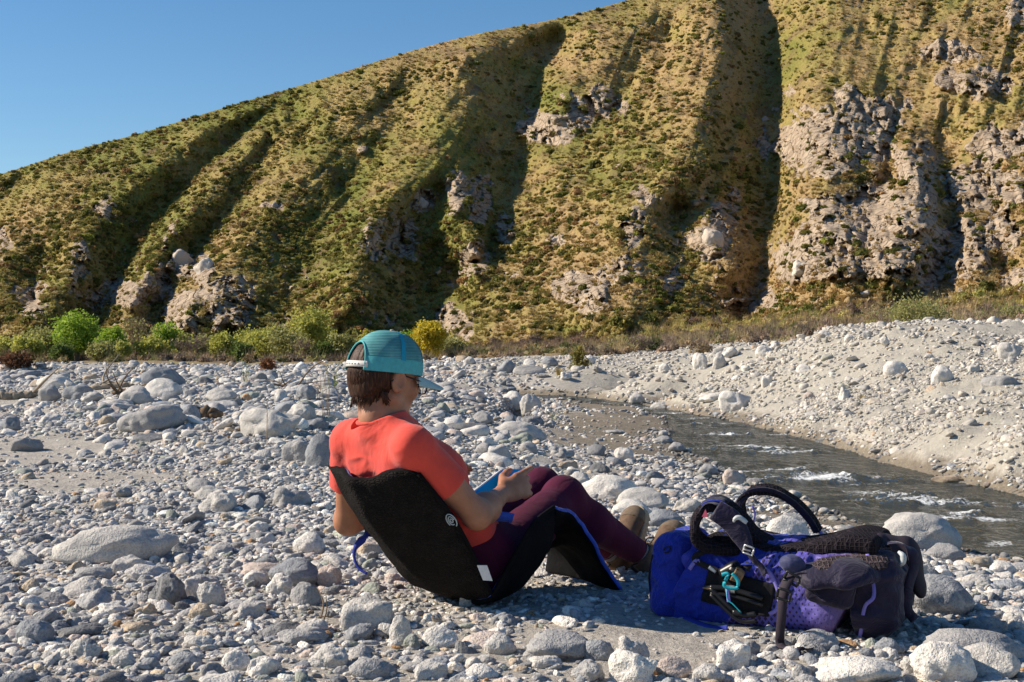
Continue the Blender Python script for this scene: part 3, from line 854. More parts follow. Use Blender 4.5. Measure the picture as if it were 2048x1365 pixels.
# ------------------------------------------------------------------ stones
def stone_material():
    m, nt, b = new_mat('river stone')
    b.inputs['Roughness'].default_value = .85
    b.inputs['Specular IOR Level'].default_value = .25
    c = attr(nt, 'rcol', 'INSTANCER')
    p = position(nt)
    n1 = noise_n(nt, p, 14, 5, .6)
    n2 = noise_n(nt, p, 150, 3, .6)
    vo = node(nt, 'ShaderNodeTexVoronoi'); vo.inputs['Scale'].default_value = 210
    nt.links.new(p, vo.inputs['Vector'])
    c2 = mixc(nt, .75, c, ramp(nt, n1, [(.28, (.66, .67, .70)), (.5, (.98, .98, .98)), (.72, (1.25, 1.22, 1.16))]), 'MULTIPLY')
    c2 = mixc(nt, .6, c2, ramp(nt, n2, [(.33, (.55, .55, .57)), (.5, (1, 1, 1)), (.7, (1.2, 1.2, 1.2))]), 'MULTIPLY')
    sp = maprange(nt, vo.outputs['Distance'], .16, .26)
    c2 = mixc(nt, math_n(nt, 'MULTIPLY', math_n(nt, 'SUBTRACT', 1., sp), .35), c2, (.06, .06, .065))
    # bands in some stones
    wv = node(nt, 'ShaderNodeTexWave'); wv.inputs['Scale'].default_value = 9; wv.inputs['Distortion'].default_value = 9; wv.inputs['Detail'].default_value = 3
    mp = node(nt, 'ShaderNodeMapping'); mp.inputs['Rotation'].default_value = (.6, .4, .9); nt.links.new(p, mp.inputs[0]); nt.links.new(mp.outputs[0], wv.inputs['Vector'])
    rnd = node(nt, 'ShaderNodeObjectInfo').outputs['Random']
    band = math_n(nt, 'MULTIPLY', maprange(nt, wv.outputs['Fac'], .75, .95), maprange(nt, rnd, .72, .8))
    c2 = mixc(nt, math_n(nt, 'MULTIPLY', band, .35), c2, (.55, .54, .52))
    # dust settled in the lower part, damp by the water
    sep = node(nt, 'ShaderNodeSeparateXYZ'); nt.links.new(p, sep.inputs[0])
    damp = maprange(nt, math_n(nt, 'ADD', sep.outputs['Z'], math_n(nt, 'MULTIPLY', n1, .05)), WATER + .075, WATER + .045)
    c2 = mixc(nt, damp, c2, mixc(nt, 1., c2, (.42, .41, .38), 'MULTIPLY'))
    nt.links.new(c2, b.inputs['Base Color'])
    nt.links.new(maprange(nt, damp, 0, 1, .88, .35), b.inputs['Roughness'])
    h = math_n(nt, 'ADD', math_n(nt, 'MULTIPLY', n1, 3.0), n2)
    bump(nt, b, h, .8, .008)
    return m
M_STONE = stone_material()

def ico(sub):
    bm = bmesh.new()
    bmesh.ops.create_icosphere(bm, subdivisions=sub, radius=1.0)
    v = np.array([x.co[:] for x in bm.verts]); f = np.array([[y.index for y in x.verts] for x in bm.faces])
    bm.free()
    return v, f
ICO = {k: ico(k) for k in (2, 3, 4, 5)}

def stone_mesh(sub, seed, kind):
    """kind: round, angular, blocky, flat; a stone of half-size about 1"""
    r = np.random.default_rng(seed)
    n, f = ICO[sub]
    n = n / np.linalg.norm(n, axis=1)[:, None]
    if kind == 'blocky':
        pl = np.concatenate([np.eye(3), -np.eye(3), r.normal(size=(7, 3))]); k = 16
        dist = np.concatenate([r.uniform(.70, .9, 6), r.uniform(.82, 1.02, 7)])
        pl[:6] += r.normal(0, .14, (6, 3))
    elif kind == 'angular':
        pl = r.normal(size=(13, 3)); dist = r.uniform(.60, .95, 13); k = 20
    elif kind == 'flat':
        pl = np.concatenate([[(0, 0, 1), (0, 0, -1)], r.normal(size=(9, 3))]); dist = np.concatenate([[.72, .72], r.uniform(.75, 1., 9)]); k = 12
        pl[:2] += r.normal(0, .12, (2, 3))
    else:
        pl = r.normal(size=(9, 3)); dist = r.uniform(.74, 1.0, 9); k = 9
    pl = pl / np.linalg.norm(pl, axis=1)[:, None]
    dots = np.maximum(n @ pl.T, 1e-3) / dist[None]
    rad = (1.0 + (dots ** k).sum(1)) ** (-1.0 / k)
    off = r.uniform(-50, 50, 3)
    rough = {'round': .075, 'angular': .11, 'blocky': .085, 'flat': .085}[kind]
    rad = rad * (1 + rough * 1.9 * fbm(n * 1.5 + off, 2, seed) + rough * .8 * fbm(n * 4.5 + off, 3, seed + 5) + (rough * .45 * fbm(n * 13 + off, 2, seed + 9) if sub >= 4 else 0))
    return n * rad[:, None], f

KINDS = ['round', 'blocky', 'angular', 'flat', 'round', 'angular', 'blocky', 'round', 'angular', 'flat', 'angular', 'blocky']
SHAPES = []
for k, kd in enumerate(KINDS):
    v, f = stone_mesh(4 if k < 12 else 3, 500 + k, kd)
    me = mesh_of('stone_shape', v, f); me.materials.append(M_STONE); SHAPES.append(me)
MIDS, GRAVEL = [], []
for k in range(12):
    v, f = stone_mesh(3, 560 + k, KINDS[k])
    me = mesh_of('cobble_shape', v, f); me.materials.append(M_STONE); MIDS.append(me)
for k in range(8):
    v, f = stone_mesh(2, 620 + k, ['angular', 'round', 'blocky', 'flat'][k % 4])
    me = mesh_of('pebble_shape', v, f); me.materials.append(M_STONE); GRAVEL.append(me)
C_MID = proto_collection('cobble_form', MIDS)
C_GRAV = proto_collection('pebble_form', GRAVEL)

PAL = [('light grey', (.44, .43, .415)), ('mid grey', (.31, .31, .315)), ('blue-grey', (.235, .25, .275)), ('off-white', (.58, .56, .53)), ('dark grey', (.155, .16, .17)), ('tan', (.42, .35, .27)), ('pinkish grey', (.44, .375, .34)), ('rusty brown', (.33, .205, .115)), ('greenish grey', (.25, .275, .245))]
PALW = np.array([.29, .25, .14, .12, .06, .04, .07, .008, .04]); PALW = PALW / PALW.sum()
def stone_colours(n, r):
    i = r.choice(len(PAL), n, p=PALW)
    c = np.array([p[1] for p in PAL])[i] * r.uniform(.78, 1.3, (n, 1)) * np.array((1.24, 1.20, 1.14))
    return i, np.clip(c, 0, .8)

STONES = []     # dict(p, rot, scl, shape, col, ci)
def boulder(px, py, w, h, ci, shape, yaw=None, depth=.8, tilt=0., sink=.30, roll=0., d=None):
    """a stone read off the photograph: centre x, foot y, width and height in photo pixels"""
    p = hit(px, py) if d is None else px_at(px, py, d)
    sc = p[1] / F
    sx, sz = w * sc / 2, h * sc / 2 / (1 - sink * .6)
    sy = sx * depth
    p = p + np.array((0, sy * .75, 0))
    r = np.random.default_rng(int(px * 7 + py))
    p[2] = ground_z(p[0], p[1], False)[0] + sz * (1 - 2 * sink) * .98
    STONES.append(dict(p=p, rot=np.array((tilt, roll, r.uniform(-.4, .4) if yaw is None else yaw)), scl=np.array((sx, sy, sz)) * 1.06, shape=shape, col=np.minimum(np.array(PAL[ci][1]) * np.array((1.20, 1.165, 1.11)), .8), ci=ci, hand=True))
LG, MG, BG, OW, DG, TN, PK, RB, GG = range(9)
HAND = [
    (212, 1132, 225, 78, LG, 0, .1, .55, 0, .2, -.16), (62, 1300, 82, 62, BG, 1), (150, 1283, 85, 30, DG, 3, .3, .7, 0, .1, -.12), (728, 1262, 125, 72, LG, 6), (618, 1112, 74, 50, OW, 4), (588, 1172, 118, 55, BG, 4), (332, 1215, 80, 70, DG, 2),
    (436, 1030, 84, 52, LG, 2), (572, 1020, 86, 50, MG, 5), (400, 985, 50, 30, MG, 7), (296, 868, 130, 62, MG, 9, .2, .8, 0, .2, -.25), (545, 872, 125, 62, LG, 8), (268, 815, 75, 48, LG, 4), (322, 798, 72, 44, OW, 7), (318, 775, 80, 44, BG, 0), (228, 822, 62, 30, LG, 3),
    (105, 780, 70, 32, OW, 0), (95, 800, 48, 34, MG, 4), (150, 798, 60, 34, BG, 6), (180, 805, 44, 22, LG, 10), (440, 805, 60, 30, LG, 7), (505, 860, 70, 36, LG, 4), (600, 845, 70, 44, LG, 2), (640, 935, 70, 70, BG, 11), (590, 925, 60, 55, MG, 6), (610, 800, 44, 34, BG, 1),
    (1027, 818, 52, 38, OW, 4), (1062, 828, 46, 44, LG, 1), (1036, 884, 100, 46, LG, 0), (930, 868, 90, 30, DG, 3), (965, 850, 40, 28, MG, 7), (1225, 1006, 118, 60, OW, 0), (1290, 1020, 100, 48, LG, 7), (1265, 1035, 90, 40, OW, 4), (1160, 985, 62, 46, LG, 4), (1330, 1060, 95, 44, BG, 4), (1375, 1028, 60, 34, LG, 10),
    (1472, 975, 44, 42, PK, 8), (1418, 952, 44, 26, MG, 4), (1575, 980, 50, 26, PK, 7), (1850, 1100, 160, 78, LG, 0, .2), (1898, 1125, 90, 40, MG, 4), (1580, 1090, 86, 62, OW, 7), (1890, 1232, 150, 84, BG, 4), (1960, 1330, 210, 66, MG, 0), (1900, 1368, 135, 88, OW, 1), (1990, 1360, 120, 70, LG, 7),
    (1720, 1372, 180, 56, OW, 10), (1470, 1336, 80, 58, OW, 6), (1275, 1364, 95, 70, OW, 8, -.4), (1262, 1330, 70, 62, LG, 5), (1122, 1322, 165, 56, MG, 4), (1196, 1322, 74, 42, BG, 11), (800, 1290, 50, 62, LG, 11), (936, 1212, 38, 40, LG, 4), (1090, 1340, 60, 30, LG, 3), (1640, 1300, 84, 40, MG, 7),
    (1090, 1300, 50, 26, TN, 10), (1180, 1360, 70, 38, MG, 2), (1000, 1310, 70, 44, LG, 4), (880, 1300, 70, 48, OW, 7), (500, 1240, 66, 44, LG, 6), (420, 1215, 62, 56, LG, 1), (375, 1200, 46, 44, OW, 11), (400, 1245, 58, 40, TN, 4), (270, 1270, 60, 30, TN, 3), (560, 1190, 60, 44, OW, 2), (610, 1215, 60, 52, MG, 0), (655, 1170, 56, 44, PK, 6), (520, 1160, 90, 40, PK, 3),
    (470, 1345, 56, 44, OW, 7), (245, 1340, 54, 40, LG, 4), (170, 1330, 60, 56, LG, 8), (520, 1355, 64, 44, OW, 10), (60, 1190, 42, 34, TN, 4), (330, 1110, 66, 44, LG, 4), (250, 1150, 70, 40, LG, 6), (180, 1160, 70, 30, MG, 3), (600, 1290, 90, 36, MG, 3), (660, 1340, 90, 50, LG, 2), (390, 1300, 60, 34, LG, 3), (740, 1360, 90, 40, MG, 0), (860, 1365, 80, 44, LG, 6), (960, 1365, 80, 34, OW, 4),
    (1350, 1355, 70, 40, PK, 7), (1420, 1365, 70, 36, LG, 4), (1610, 1365, 60, 40, MG, 5), (1780, 1310, 60, 34, BG, 4), (1840, 1345, 60, 34, LG, 8), (2030, 1270, 60, 44, LG, 2), (1960, 1180, 60, 34, LG, 7), (2010, 1150, 60, 30, OW, 4), (1960, 1135, 50, 26, TN, 3),
    # along and in the stream
    (1650, 1010, 70, 20, DG, 3), (1640, 1085, 56, 30, DG, 4), (1590, 1055, 60, 30, MG, 7), (1700, 1090, 60, 34, DG, 0), (1330, 888, 44, 18, MG, 4), (1250, 920, 44, 28, OW, 1), (1230, 868, 36, 10, MG, 3), (1355, 905, 40, 22, MG, 4), (1905, 975, 66, 26, TN, 3), (1930, 985, 60, 18, DG, 9), (1200, 950, 40, 26, DG, 7), (1130, 915, 36, 20, MG, 5),
    # on the far bank
    (1795, 757, 56, 36, OW, 0), (1888, 768, 50, 40, OW, 4), (1652, 683, 30, 24, OW, 7), (2026, 716, 46, 36, LG, 8), (1475, 820, 62, 42, OW, 8), (1432, 805, 60, 22, OW, 3), (1275, 808, 36, 24, LG, 4), (1320, 825, 36, 20, LG, 7), (1535, 775, 26, 30, OW, 6), (1690, 800, 26, 30, OW, 5), (1402, 742, 34, 36, OW, 1), (1440, 740, 30, 34, LG, 4), (1530, 715, 34, 26, OW, 7), (1460, 715, 30, 22, OW, 10),
    (1700, 683, 24, 16, OW, 4), (1735, 675, 20, 16, LG, 6), (1550, 700, 20, 16, OW, 2), (2010, 780, 70, 36, MG, 9), (1900, 806, 34, 18, LG, 4), (1770, 690, 18, 14, OW, 0), (1330, 745, 26, 20, OW, 4), (1130, 760, 26, 16, OW, 5), (940, 728, 24, 16, LG, 4), (1060, 735, 24, 18, OW, 7), (1180, 728, 26, 18, OW, 4), (1100, 730, 30, 16, BG, 0), (1610, 750, 30, 22, OW, 7), (1860, 720, 22, 14, LG, 4), (1950, 745, 28, 18, LG, 6), (1620, 800, 26, 18, PK, 4),
]
for hnd in HAND: boulder(*hnd)
HB = np.array([np.concatenate([s['p'], [max(s['scl'][:2])]]) for s in STONES])

def place(n, dlo, dhi, smin, smax, expo, seed, margin=1.25):
    """n stones spread over the visible fan of ground between two depths, sizes by a power law (half-size in metres)"""
    r = np.random.default_rng(seed)
    y = np.sqrt(r.uniform(dlo ** 2, dhi ** 2, n))
    x = r.uniform(-1, 1, n) * (y * .36 * margin + .35)
    u = r.uniform(0, 1, n)
    s = (smin ** -expo + u * (smax ** -expo - smin ** -expo)) ** (-1 / expo)
    return x, y, s, r
def stone_density(x, y, z):
    """0..1: cobbles thin out on sandy patches, pile up in the boulder field; none under deep water"""
    p = np.stack([x, y, x * 0], -1)
    d = .62 + .75 * fbm(p * .55, 3, 71) + .3 * fbm(p * 1.7, 2, 73)
    pxx = W / 2 + F * x / y
    pyy = H / 2 + F * (CAMZ - z) / y
    field = sstep(150, 380, pxx) * sstep(1150, 1000, pxx) * sstep(7.5, 10, y)
    d = d + .5 * field + .35 * (y < 8.5)
    sand = np.exp(-(((pxx - 60) / 300) ** 2 + ((pyy - 890) / 95) ** 2)) * .75 + np.exp(-(((pxx - 1330) / 170) ** 2 + ((pyy - 1300) / 42) ** 2)) * .68 + np.exp(-(((pxx - 420) / 130) ** 2 + ((pyy - 1090) / 32) ** 2)) * .6 + np.exp(-(((pxx - 1215) / 150) ** 2 + ((pyy - 858) / 45) ** 2)) * 1.25
    d = d - sand
    bank = (x + .12 * y > 4.6) & (z > -.3) & (y > 9)
    d = np.where(bank, d * .8 + .02, d)
    d = np.where(z < WATER - .02, d * .10, d)
    d = d * (1 - sstep(50, 60, y))
    return np.clip(d, 0.03, 1)
# things that stand on the gravel: no cobbles inside them
def clear_of(x, y, s):
    ok = np.ones(len(x), bool)
    def seg(ax, ay, bx, by, rad):
        t = np.clip(((x - ax) * (bx - ax) + (y - ay) * (by - ay)) / ((bx - ax) ** 2 + (by - ay) ** 2), 0, 1)
        return np.hypot(x - ax - t * (bx - ax), y - ay - t * (by - ay)) < rad
    ok &= ~(seg(-.42, 3.95, -.05, 4.12, .26) & (s > .018))
    ok &= ~(seg(-.05, 4.12, .42, 4.66, .2) & (s > .018))
    ok &= ~(seg(.42, 3.90, .98, 3.66, .20) & (s > .015))
    return ok
STUFF = []
def add_layer(n, dlo, dhi, smin, smax, expo, seed, spaced):
    x, y, s, r = place(n, dlo, dhi, smin, smax, expo, seed)
    z = ground_z(x, y, False)
    ok = (r.uniform(0, 1, n) < stone_density(x, y, z)) & clear_of(x, y, s)
    x, y, s, z = x[ok], y[ok], s[ok], z[ok]
    low = (x > .3) & (z < -.17) & (y > 5.5) & (y < 32)
    s = np.where(low, np.minimum(s, .045 + .05 * r.uniform(0, 1, len(s)) ** 2), s)
    bk = (x + .12 * y > 4.6) & (z > -.34) & (y > 8)
    s = np.where(bk, np.minimum(s, .035 + .15 * r.uniform(0, 1, len(s)) ** 2.4), s)
    if spaced:
        order = np.argsort(-s)
        cell, grid, keep = smax * 2.2, {}, []
        for hb in HB:
            grid.setdefault((int(hb[0] // cell), int(hb[1] // cell)), []).append((hb[0], hb[1], hb[3]))
        for k in order:
            cx, cy = int(x[k] // cell), int(y[k] // cell)
            bad = False
            for gx in (-1, 0, 1):
                for gy in (-1, 0, 1):
                    for (qx, qy, qs) in grid.get((cx + gx, cy + gy), ()):
                        if (qx - x[k]) ** 2 + (qy - y[k]) ** 2 < (.78 * (qs + s[k])) ** 2:
                            bad = True; break
                    if bad: break
                if bad: break
            if not bad:
                grid.setdefault((cx, cy), []).append((x[k], y[k], s[k])); keep.append(k)
        keep = np.array(keep)
        x, y, s, z = x[keep], y[keep], s[keep], z[keep]
    n = len(x)
    z = ground_z(x, y)
    ci, col = stone_colours(n, r)
    sx = s * r.uniform(.85, 1.35, n); sy = s * r.uniform(.6, 1.05, n); sz = s * r.uniform(.36, .78, n)
    p = np.stack([x, y, z + sz * r.uniform(-.3, .4, n)], -1)
    rot = np.stack([r.normal(0, .3, n), r.normal(0, .3, n), r.uniform(0, 6.28, n)], -1)
    # far bank stones are paler
    bank = (x + .12 * y > 4.6) & (z > -.3)
    col = np.where(bank[:, None], col * .55 + np.array((.25, .225, .185)), col)
    return dict(p=p, rot=rot, scl=np.stack([sx, sy, sz], -1), col=col, ci=ci, shape=r.integers(0, 12, n), s=s)
L_near = add_layer(27000, 2.3, 9.5, .012, .062, 1.9, 1, True)
L_mid = add_layer(60000, 9.5, 26, .022, .15, 2.35, 2, True)
L_far = add_layer(52000, 26, 62, .045, .28, 2.4, 3, True)
G_near = add_layer(130000, 2.3, 8.0, .006, .028, 1.15, 4, False)
G_mid = add_layer(110000, 8.0, 20, .010, .034, 1.4, 5, False)
G_far = add_layer(40000, 20, 55, .03, .08, 1.5, 6, False)

# the 300 stones that show largest are things; the rest is one mass
cand = []
for li, L in enumerate((L_near, L_mid, L_far)):
    pxx, pyy = project(L['p'])
    sz = F * (L['scl'][:, 0] * L['scl'][:, 2]) ** .5 / L['p'][:, 1]
    sz = np.where((pxx > 8) & (pxx < 2040) & (pyy < 1350) & (pyy > 0), sz, 0)
    hid = ((pxx > 700) & (pxx < 1000) & (pyy > 700) & (pyy < 1190) & (L['p'][:, 1] > 4)) | ((pxx > 1310) & (pxx < 1790) & (pyy > 1080) & (pyy < 1280) & (L['p'][:, 1] > 3.5))
    sz = np.where(hid, 0, sz)
    L['take'] = np.zeros(len(sz), bool)
    cand += [(sz[k], li, k) for k in np.argsort(-sz)[:320]]
cand.sort(reverse=True)
LAY = (L_near, L_mid, L_far)
for _, li, k in cand[:max(0, 300 - len(STONES))]:
    L = LAY[li]; L['take'][k] = True
    STONES.append(dict(p=L['p'][k], rot=L['rot'][k], scl=L['scl'][k], shape=int(L['shape'][k]), col=L['col'][k], ci=int(L['ci'][k]), hand=False))
def merged(key): return np.concatenate([L[key][~L['take']] for L in LAY])
scatter('cobbles', merged('p'), merged('rot'), merged('scl'), merged('shape'), merged('col'), C_MID, 'countless grey river cobbles covering the gravel bar and banks')
gv_ = {k: np.concatenate([g[k] for g in (G_near, G_mid, G_far)]) for k in ('p', 'rot', 'scl', 'col')}
gi_ = np.arange(len(gv_['p'])) % 8
scatter('gravel', gv_['p'], gv_['rot'], gv_['scl'], gi_, gv_['col'], C_GRAV, 'fine mixed gravel between the cobbles')

# labels: colour, form and place, then order from left to right among look-alikes
def stone_region(px, py, d, x, z):
    if d > 9 and x + .12 * d > 4.4 and py < 900: return 'on the pale far stream bank'
    if d > 26: return 'far back on the gravel bar'
    if px > 1300 and py < 1120 and d > 6.3 and z < -.1: return 'at the edge of the stream'
    if px > 1760 and py > 1120: return 'to the right of the backpack'
    if px > 1300 and py > 1240: return 'in front of the backpack'
    if px > 1050 and d > 4.6 and py < 1120: return 'between the person and the stream'
    if px > 760 and py > 1170: return 'in front of the chair'
    if d > 9.5: return 'in the boulder field'
    if px < 300 and py > 1150: return 'in the near left corner'
    if py > 1150: return 'on gravel beside the chair'
    return 'on open gravel left of the person'
FORM = {'round': 'rounded', 'blocky': 'blocky', 'angular': 'angular', 'flat': 'flattish'}
ORD = ['first', 'second', 'third', 'fourth', 'fifth', 'sixth', 'seventh', 'eighth', 'ninth', 'tenth', 'eleventh', 'twelfth', 'thirteenth', 'fourteenth', 'fifteenth', 'sixteenth']
books = {}
for s in STONES:
    px, py = project(s['p'])
    big = max(s['scl']) * 2
    s['word'] = 'boulder' if big > .24 else 'stone'
    s['px'] = float(px)
    key = '%s %s %s %s' % (PAL[s['ci']][0], FORM[KINDS[s['shape']]], s['word'], stone_region(px, py, s['p'][1], s['p'][0], s['p'][2]))
    books.setdefault(key, []).append(s)
for key, lst in books.items():
    lst.sort(key=lambda s: s['px'])
    for k, s in enumerate(lst):
        n = len(lst)
        if n == 1: s['label'] = key
        elif k == 0: s['label'] = key + ', leftmost'
        elif k == n - 1: s['label'] = key + ', rightmost'
        else: s['label'] = key + ', %s from left' % ORD[k]
SHAPE_OBJ = []
for s in STONES:
    o = bpy.data.objects.new('river_' + s['word'], SHAPES[s['shape']])
    COL.objects.link(o)
    o.location = s['p']; o.rotation_euler = s['rot']; o.scale = s['scl']
    o['rcol'] = [float(c) for c in s['col']]
    tag(o, s['label'], 'rock', 'loose stones of the stream bed')
# ------------------------------------------------------------------ modelling helpers: blended solids, ribbons, tubes
def unit(v):
    v = np.asarray(v, float)
    return v / np.linalg.norm(v)
def cone(p, a, b, ra, rb, n=None, k=1.0):
    """tapered limb from a to b; n,k flatten it along n by k"""
    a = np.asarray(a, float); b = np.asarray(b, float)
    ba = b - a
    t = np.clip(((p - a) @ ba) / (ba @ ba), 0, 1)
    v = p - a - t[:, None] * ba
    if n is not None:
        v = v + ((v @ n) * (k - 1))[:, None] * n
    return (np.sqrt((v * v).sum(1)) - (ra + (rb - ra) * t)) / (1 if n is None else k ** .5)
def ell(p, c, fr, rad):
    q = (p - np.asarray(c)) @ np.asarray(fr).T
    rad = np.asarray(rad, float)
    k0 = np.sqrt(((q / rad) ** 2).sum(1)); k1 = np.sqrt(((q / rad ** 2) ** 2).sum(1)) + 1e-9
    return k0 * (k0 - 1) / k1
def rbox(p, c, fr, half, rad):
    q = np.abs((p - np.asarray(c)) @ np.asarray(fr).T) - (np.asarray(half, float) - rad)
    return np.sqrt((np.maximum(q, 0) ** 2).sum(1)) + np.minimum(q.max(1), 0) - rad
def smin(a, b, k):
    h = np.clip(.5 + .5 * (b - a) / k, 0, 1)
    return b + (a - b) * h - k * h * (1 - h)
def smax(a, b, k):
    return -smin(-a, -b, k)

def surf(f, lo, hi, h):
    """closed surface f=0 as quads (naive surface nets, refined only near the surface)"""
    lo = np.asarray(lo, float); hi = np.asarray(hi, float)
    S_ = 4
    nc = np.ceil((hi - lo) / (h * S_)).astype(int) + 1
    n = nc * S_ + 1
    ax = [lo[i] + np.arange(nc[i] + 1) * h * S_ for i in range(3)]
    g = np.stack(np.meshgrid(*ax, indexing='ij'), -1).reshape(-1, 3)
    cv_ = f(g).reshape(nc + 1)
    near = np.abs(cv_) < h * S_ * 2.6
    blk = np.zeros(nc, bool)
    mn = np.full(nc, 1e9); mx = np.full(nc, -1e9)
    for dx in (0, 1):
        for dy in (0, 1):
            for dz in (0, 1):
                sl = (slice(dx, nc[0] + dx), slice(dy, nc[1] + dy), slice(dz, nc[2] + dz))
                blk |= near[sl]
    D = np.empty(n, np.float32)
    rep = np.repeat(np.repeat(np.repeat(cv_[:-1, :-1, :-1], S_, 0), S_, 1), S_, 2)
    D[:] = 1.0
    D[:-1, :-1, :-1] = np.where(rep > 0, 1.0, -1.0)
    act = np.zeros(n, bool)
    b3 = np.repeat(np.repeat(np.repeat(blk, S_, 0), S_, 1), S_, 2)
    act[:-1, :-1, :-1] |= b3; act[1:, 1:, 1:] |= b3; act[1:, :-1, :-1] |= b3; act[:-1, 1:, :-1] |= b3; act[:-1, :-1, 1:] |= b3
    act[1:, 1:, :-1] |= b3; act[1:, :-1, 1:] |= b3; act[:-1, 1:, 1:] |= b3
    id_ = np.argwhere(act)
    vals = np.empty(len(id_), np.float32)
    for k in range(0, len(id_), 200000):
        vals[k:k + 200000] = f(lo + id_[k:k + 200000] * h)
    D[id_[:, 0], id_[:, 1], id_[:, 2]] = vals
    sg = D < 0
    m = n - 1
    cnt = np.zeros(m, np.int8)
    for dx in (0, 1):
        for dy in (0, 1):
            for dz in (0, 1):
                cnt += sg[dx:m[0] + dx, dy:m[1] + dy, dz:m[2] + dz]
    cell = (cnt > 0) & (cnt < 8)
    ci = np.argwhere(cell)
    index = np.full(m, -1, np.int64); index[cell] = np.arange(len(ci))
    acc = np.zeros((len(ci), 3)); num = np.zeros(len(ci))
    offs = [(x, y, z) for x in (0, 1) for y in (0, 1) for z in (0, 1)]
    for o1 in offs:
        for ax_ in range(3):
            if o1[ax_]: continue
            o2 = list(o1); o2[ax_] = 1
            v1 = D[ci[:, 0] + o1[0], ci[:, 1] + o1[1], ci[:, 2] + o1[2]]
            v2 = D[ci[:, 0] + o2[0], ci[:, 1] + o2[1], ci[:, 2] + o2[2]]
            x = (v1 < 0) != (v2 < 0)
            t = np.where(x, v1 / np.where(x, v1 - v2, 1), 0)
            q = np.array(o1, float)[None] + t[:, None] * np.eye(3)[ax_][None]
            acc += np.where(x[:, None], q, 0); num += x
    verts = lo + (ci + acc / num[:, None]) * h
    faces = []
    for ax_ in range(3):
        u_, w_a = (ax_ + 1) % 3, (ax_ + 2) % 3
        s1 = [slice(None)] * 3; s2 = [slice(None)] * 3
        s1[ax_] = slice(0, -1); s2[ax_] = slice(1, None)
        e = np.argwhere(sg[tuple(s1)] != sg[tuple(s2)])
        ok = (e[:, u_] > 0) & (e[:, w_a] > 0) & (e[:, u_] < m[u_]) & (e[:, w_a] < m[w_a])
        e = e[ok]
        if not len(e): continue
        inside = sg[e[:, 0], e[:, 1], e[:, 2]]
        def at(du, dw):
            q = e.copy(); q[:, u_] -= du; q[:, w_a] -= dw
            return index[q[:, 0], q[:, 1], q[:, 2]]
        quad = np.stack([at(1, 1), at(0, 1), at(0, 0), at(1, 0)], -1)
        quad[~inside] = quad[~inside][:, ::-1]
        faces.append(quad[(quad >= 0).all(1)])
    return verts, np.concatenate(faces)

def spline(pts, n):
    """Catmull-Rom through points, n samples (rows may hold more than xyz)"""
    P = np.asarray(pts, float)
    P = np.concatenate([[2 * P[0] - P[1]], P, [2 * P[-1] - P[-2]]])
    t = np.linspace(0, len(P) - 3 - 1e-9, n)
    i = t.astype(int); u = (t - i)[:, None]
    a, b, c, d = P[i], P[i + 1], P[i + 2], P[i + 3]
    return .5 * (2 * b + (c - a) * u + (2 * a - 5 * b + 4 * c - d) * u ** 2 + (3 * b - a - 3 * c + d) * u ** 3)

def ribbon(path, width, thick, wd, n=40, round_=False):
    """webbing or a padded strap: a flat band swept along a path; wd = direction(s) of its width"""
    C = spline(path, n)
    wd = np.asarray(wd, float)
    Wd = spline(wd, n) if wd.ndim == 2 else np.repeat(wd[None], n, 0)
    T = np.gradient(C, axis=0); T /= np.linalg.norm(T, axis=1)[:, None] + 1e-9
    Wd = Wd - (Wd * T).sum(1)[:, None] * T; Wd /= np.linalg.norm(Wd, axis=1)[:, None] + 1e-9
    Nn = np.cross(T, Wd)
    wv = np.asarray(width, float) * np.ones(n) if np.ndim(width) == 0 else np.interp(np.linspace(0, 1, n), np.linspace(0, 1, len(width)), width)
    if round_:
        prof = [(math.cos(t) , math.sin(t)) for t in np.linspace(0, 2 * math.pi, 14, endpoint=False)]
        prof = [(np.sign(c) * abs(c) ** .55, np.sign(s_) * abs(s_) ** .8) for c, s_ in prof]
    else:
        prof = [(-1, -1), (-.0, -1.), (1, -1), (1, 1), (0, 1), (-1, 1)]
    k = len(prof)
    V = np.stack([C + Wd * (wv / 2)[:, None] * a + Nn * thick / 2 * b for a, b in prof], 1).reshape(-1, 3)
    Fc = []
    for i in range(n - 1):
        for j in range(k):
            Fc.append((i * k + j, i * k + (j + 1) % k, (i + 1) * k + (j + 1) % k, (i + 1) * k + j))
    Fc.append(tuple(range(k))[::-1]); Fc.append(tuple((n - 1) * k + j for j in range(k)))
    return V, Fc

def tube(path, rad, n=24, k=8):
    C = spline(path, n) if n else np.asarray(path, float)
    n = len(C)
    T = np.gradient(C, axis=0); T /= np.linalg.norm(T, axis=1)[:, None] + 1e-9
    up = np.array((0.13, .21, .97)); A = np.cross(T, up); A /= np.linalg.norm(A, axis=1)[:, None] + 1e-9
    B = np.cross(T, A)
    rr = np.asarray(rad, float) * np.ones(n) if np.ndim(rad) == 0 else np.interp(np.linspace(0, 1, n), np.linspace(0, 1, len(rad)), rad)
    V = np.stack([C + (A * math.cos(t) + B * math.sin(t)) * rr[:, None] for t in np.linspace(0, 2 * math.pi, k, endpoint=False)], 1).reshape(-1, 3)
    Fc = []
    for i in range(n - 1):
        for j in range(k):
            Fc.append((i * k + j, i * k + (j + 1) % k, (i + 1) * k + (j + 1) % k, (i + 1) * k + j))
    Fc.append(tuple(range(k))[::-1]); Fc.append(tuple((n - 1) * k + j for j in range(k)))
    return V, Fc

def join(*vf):
    V, Fc = [], []
    n = 0
    for v, f in vf:
        V.append(np.asarray(v, float))
        Fc += [tuple(int(i) + n for i in q) for q in (f.tolist() if isinstance(f, np.ndarray) else f)]
        n += len(v)
    return np.concatenate(V), Fc

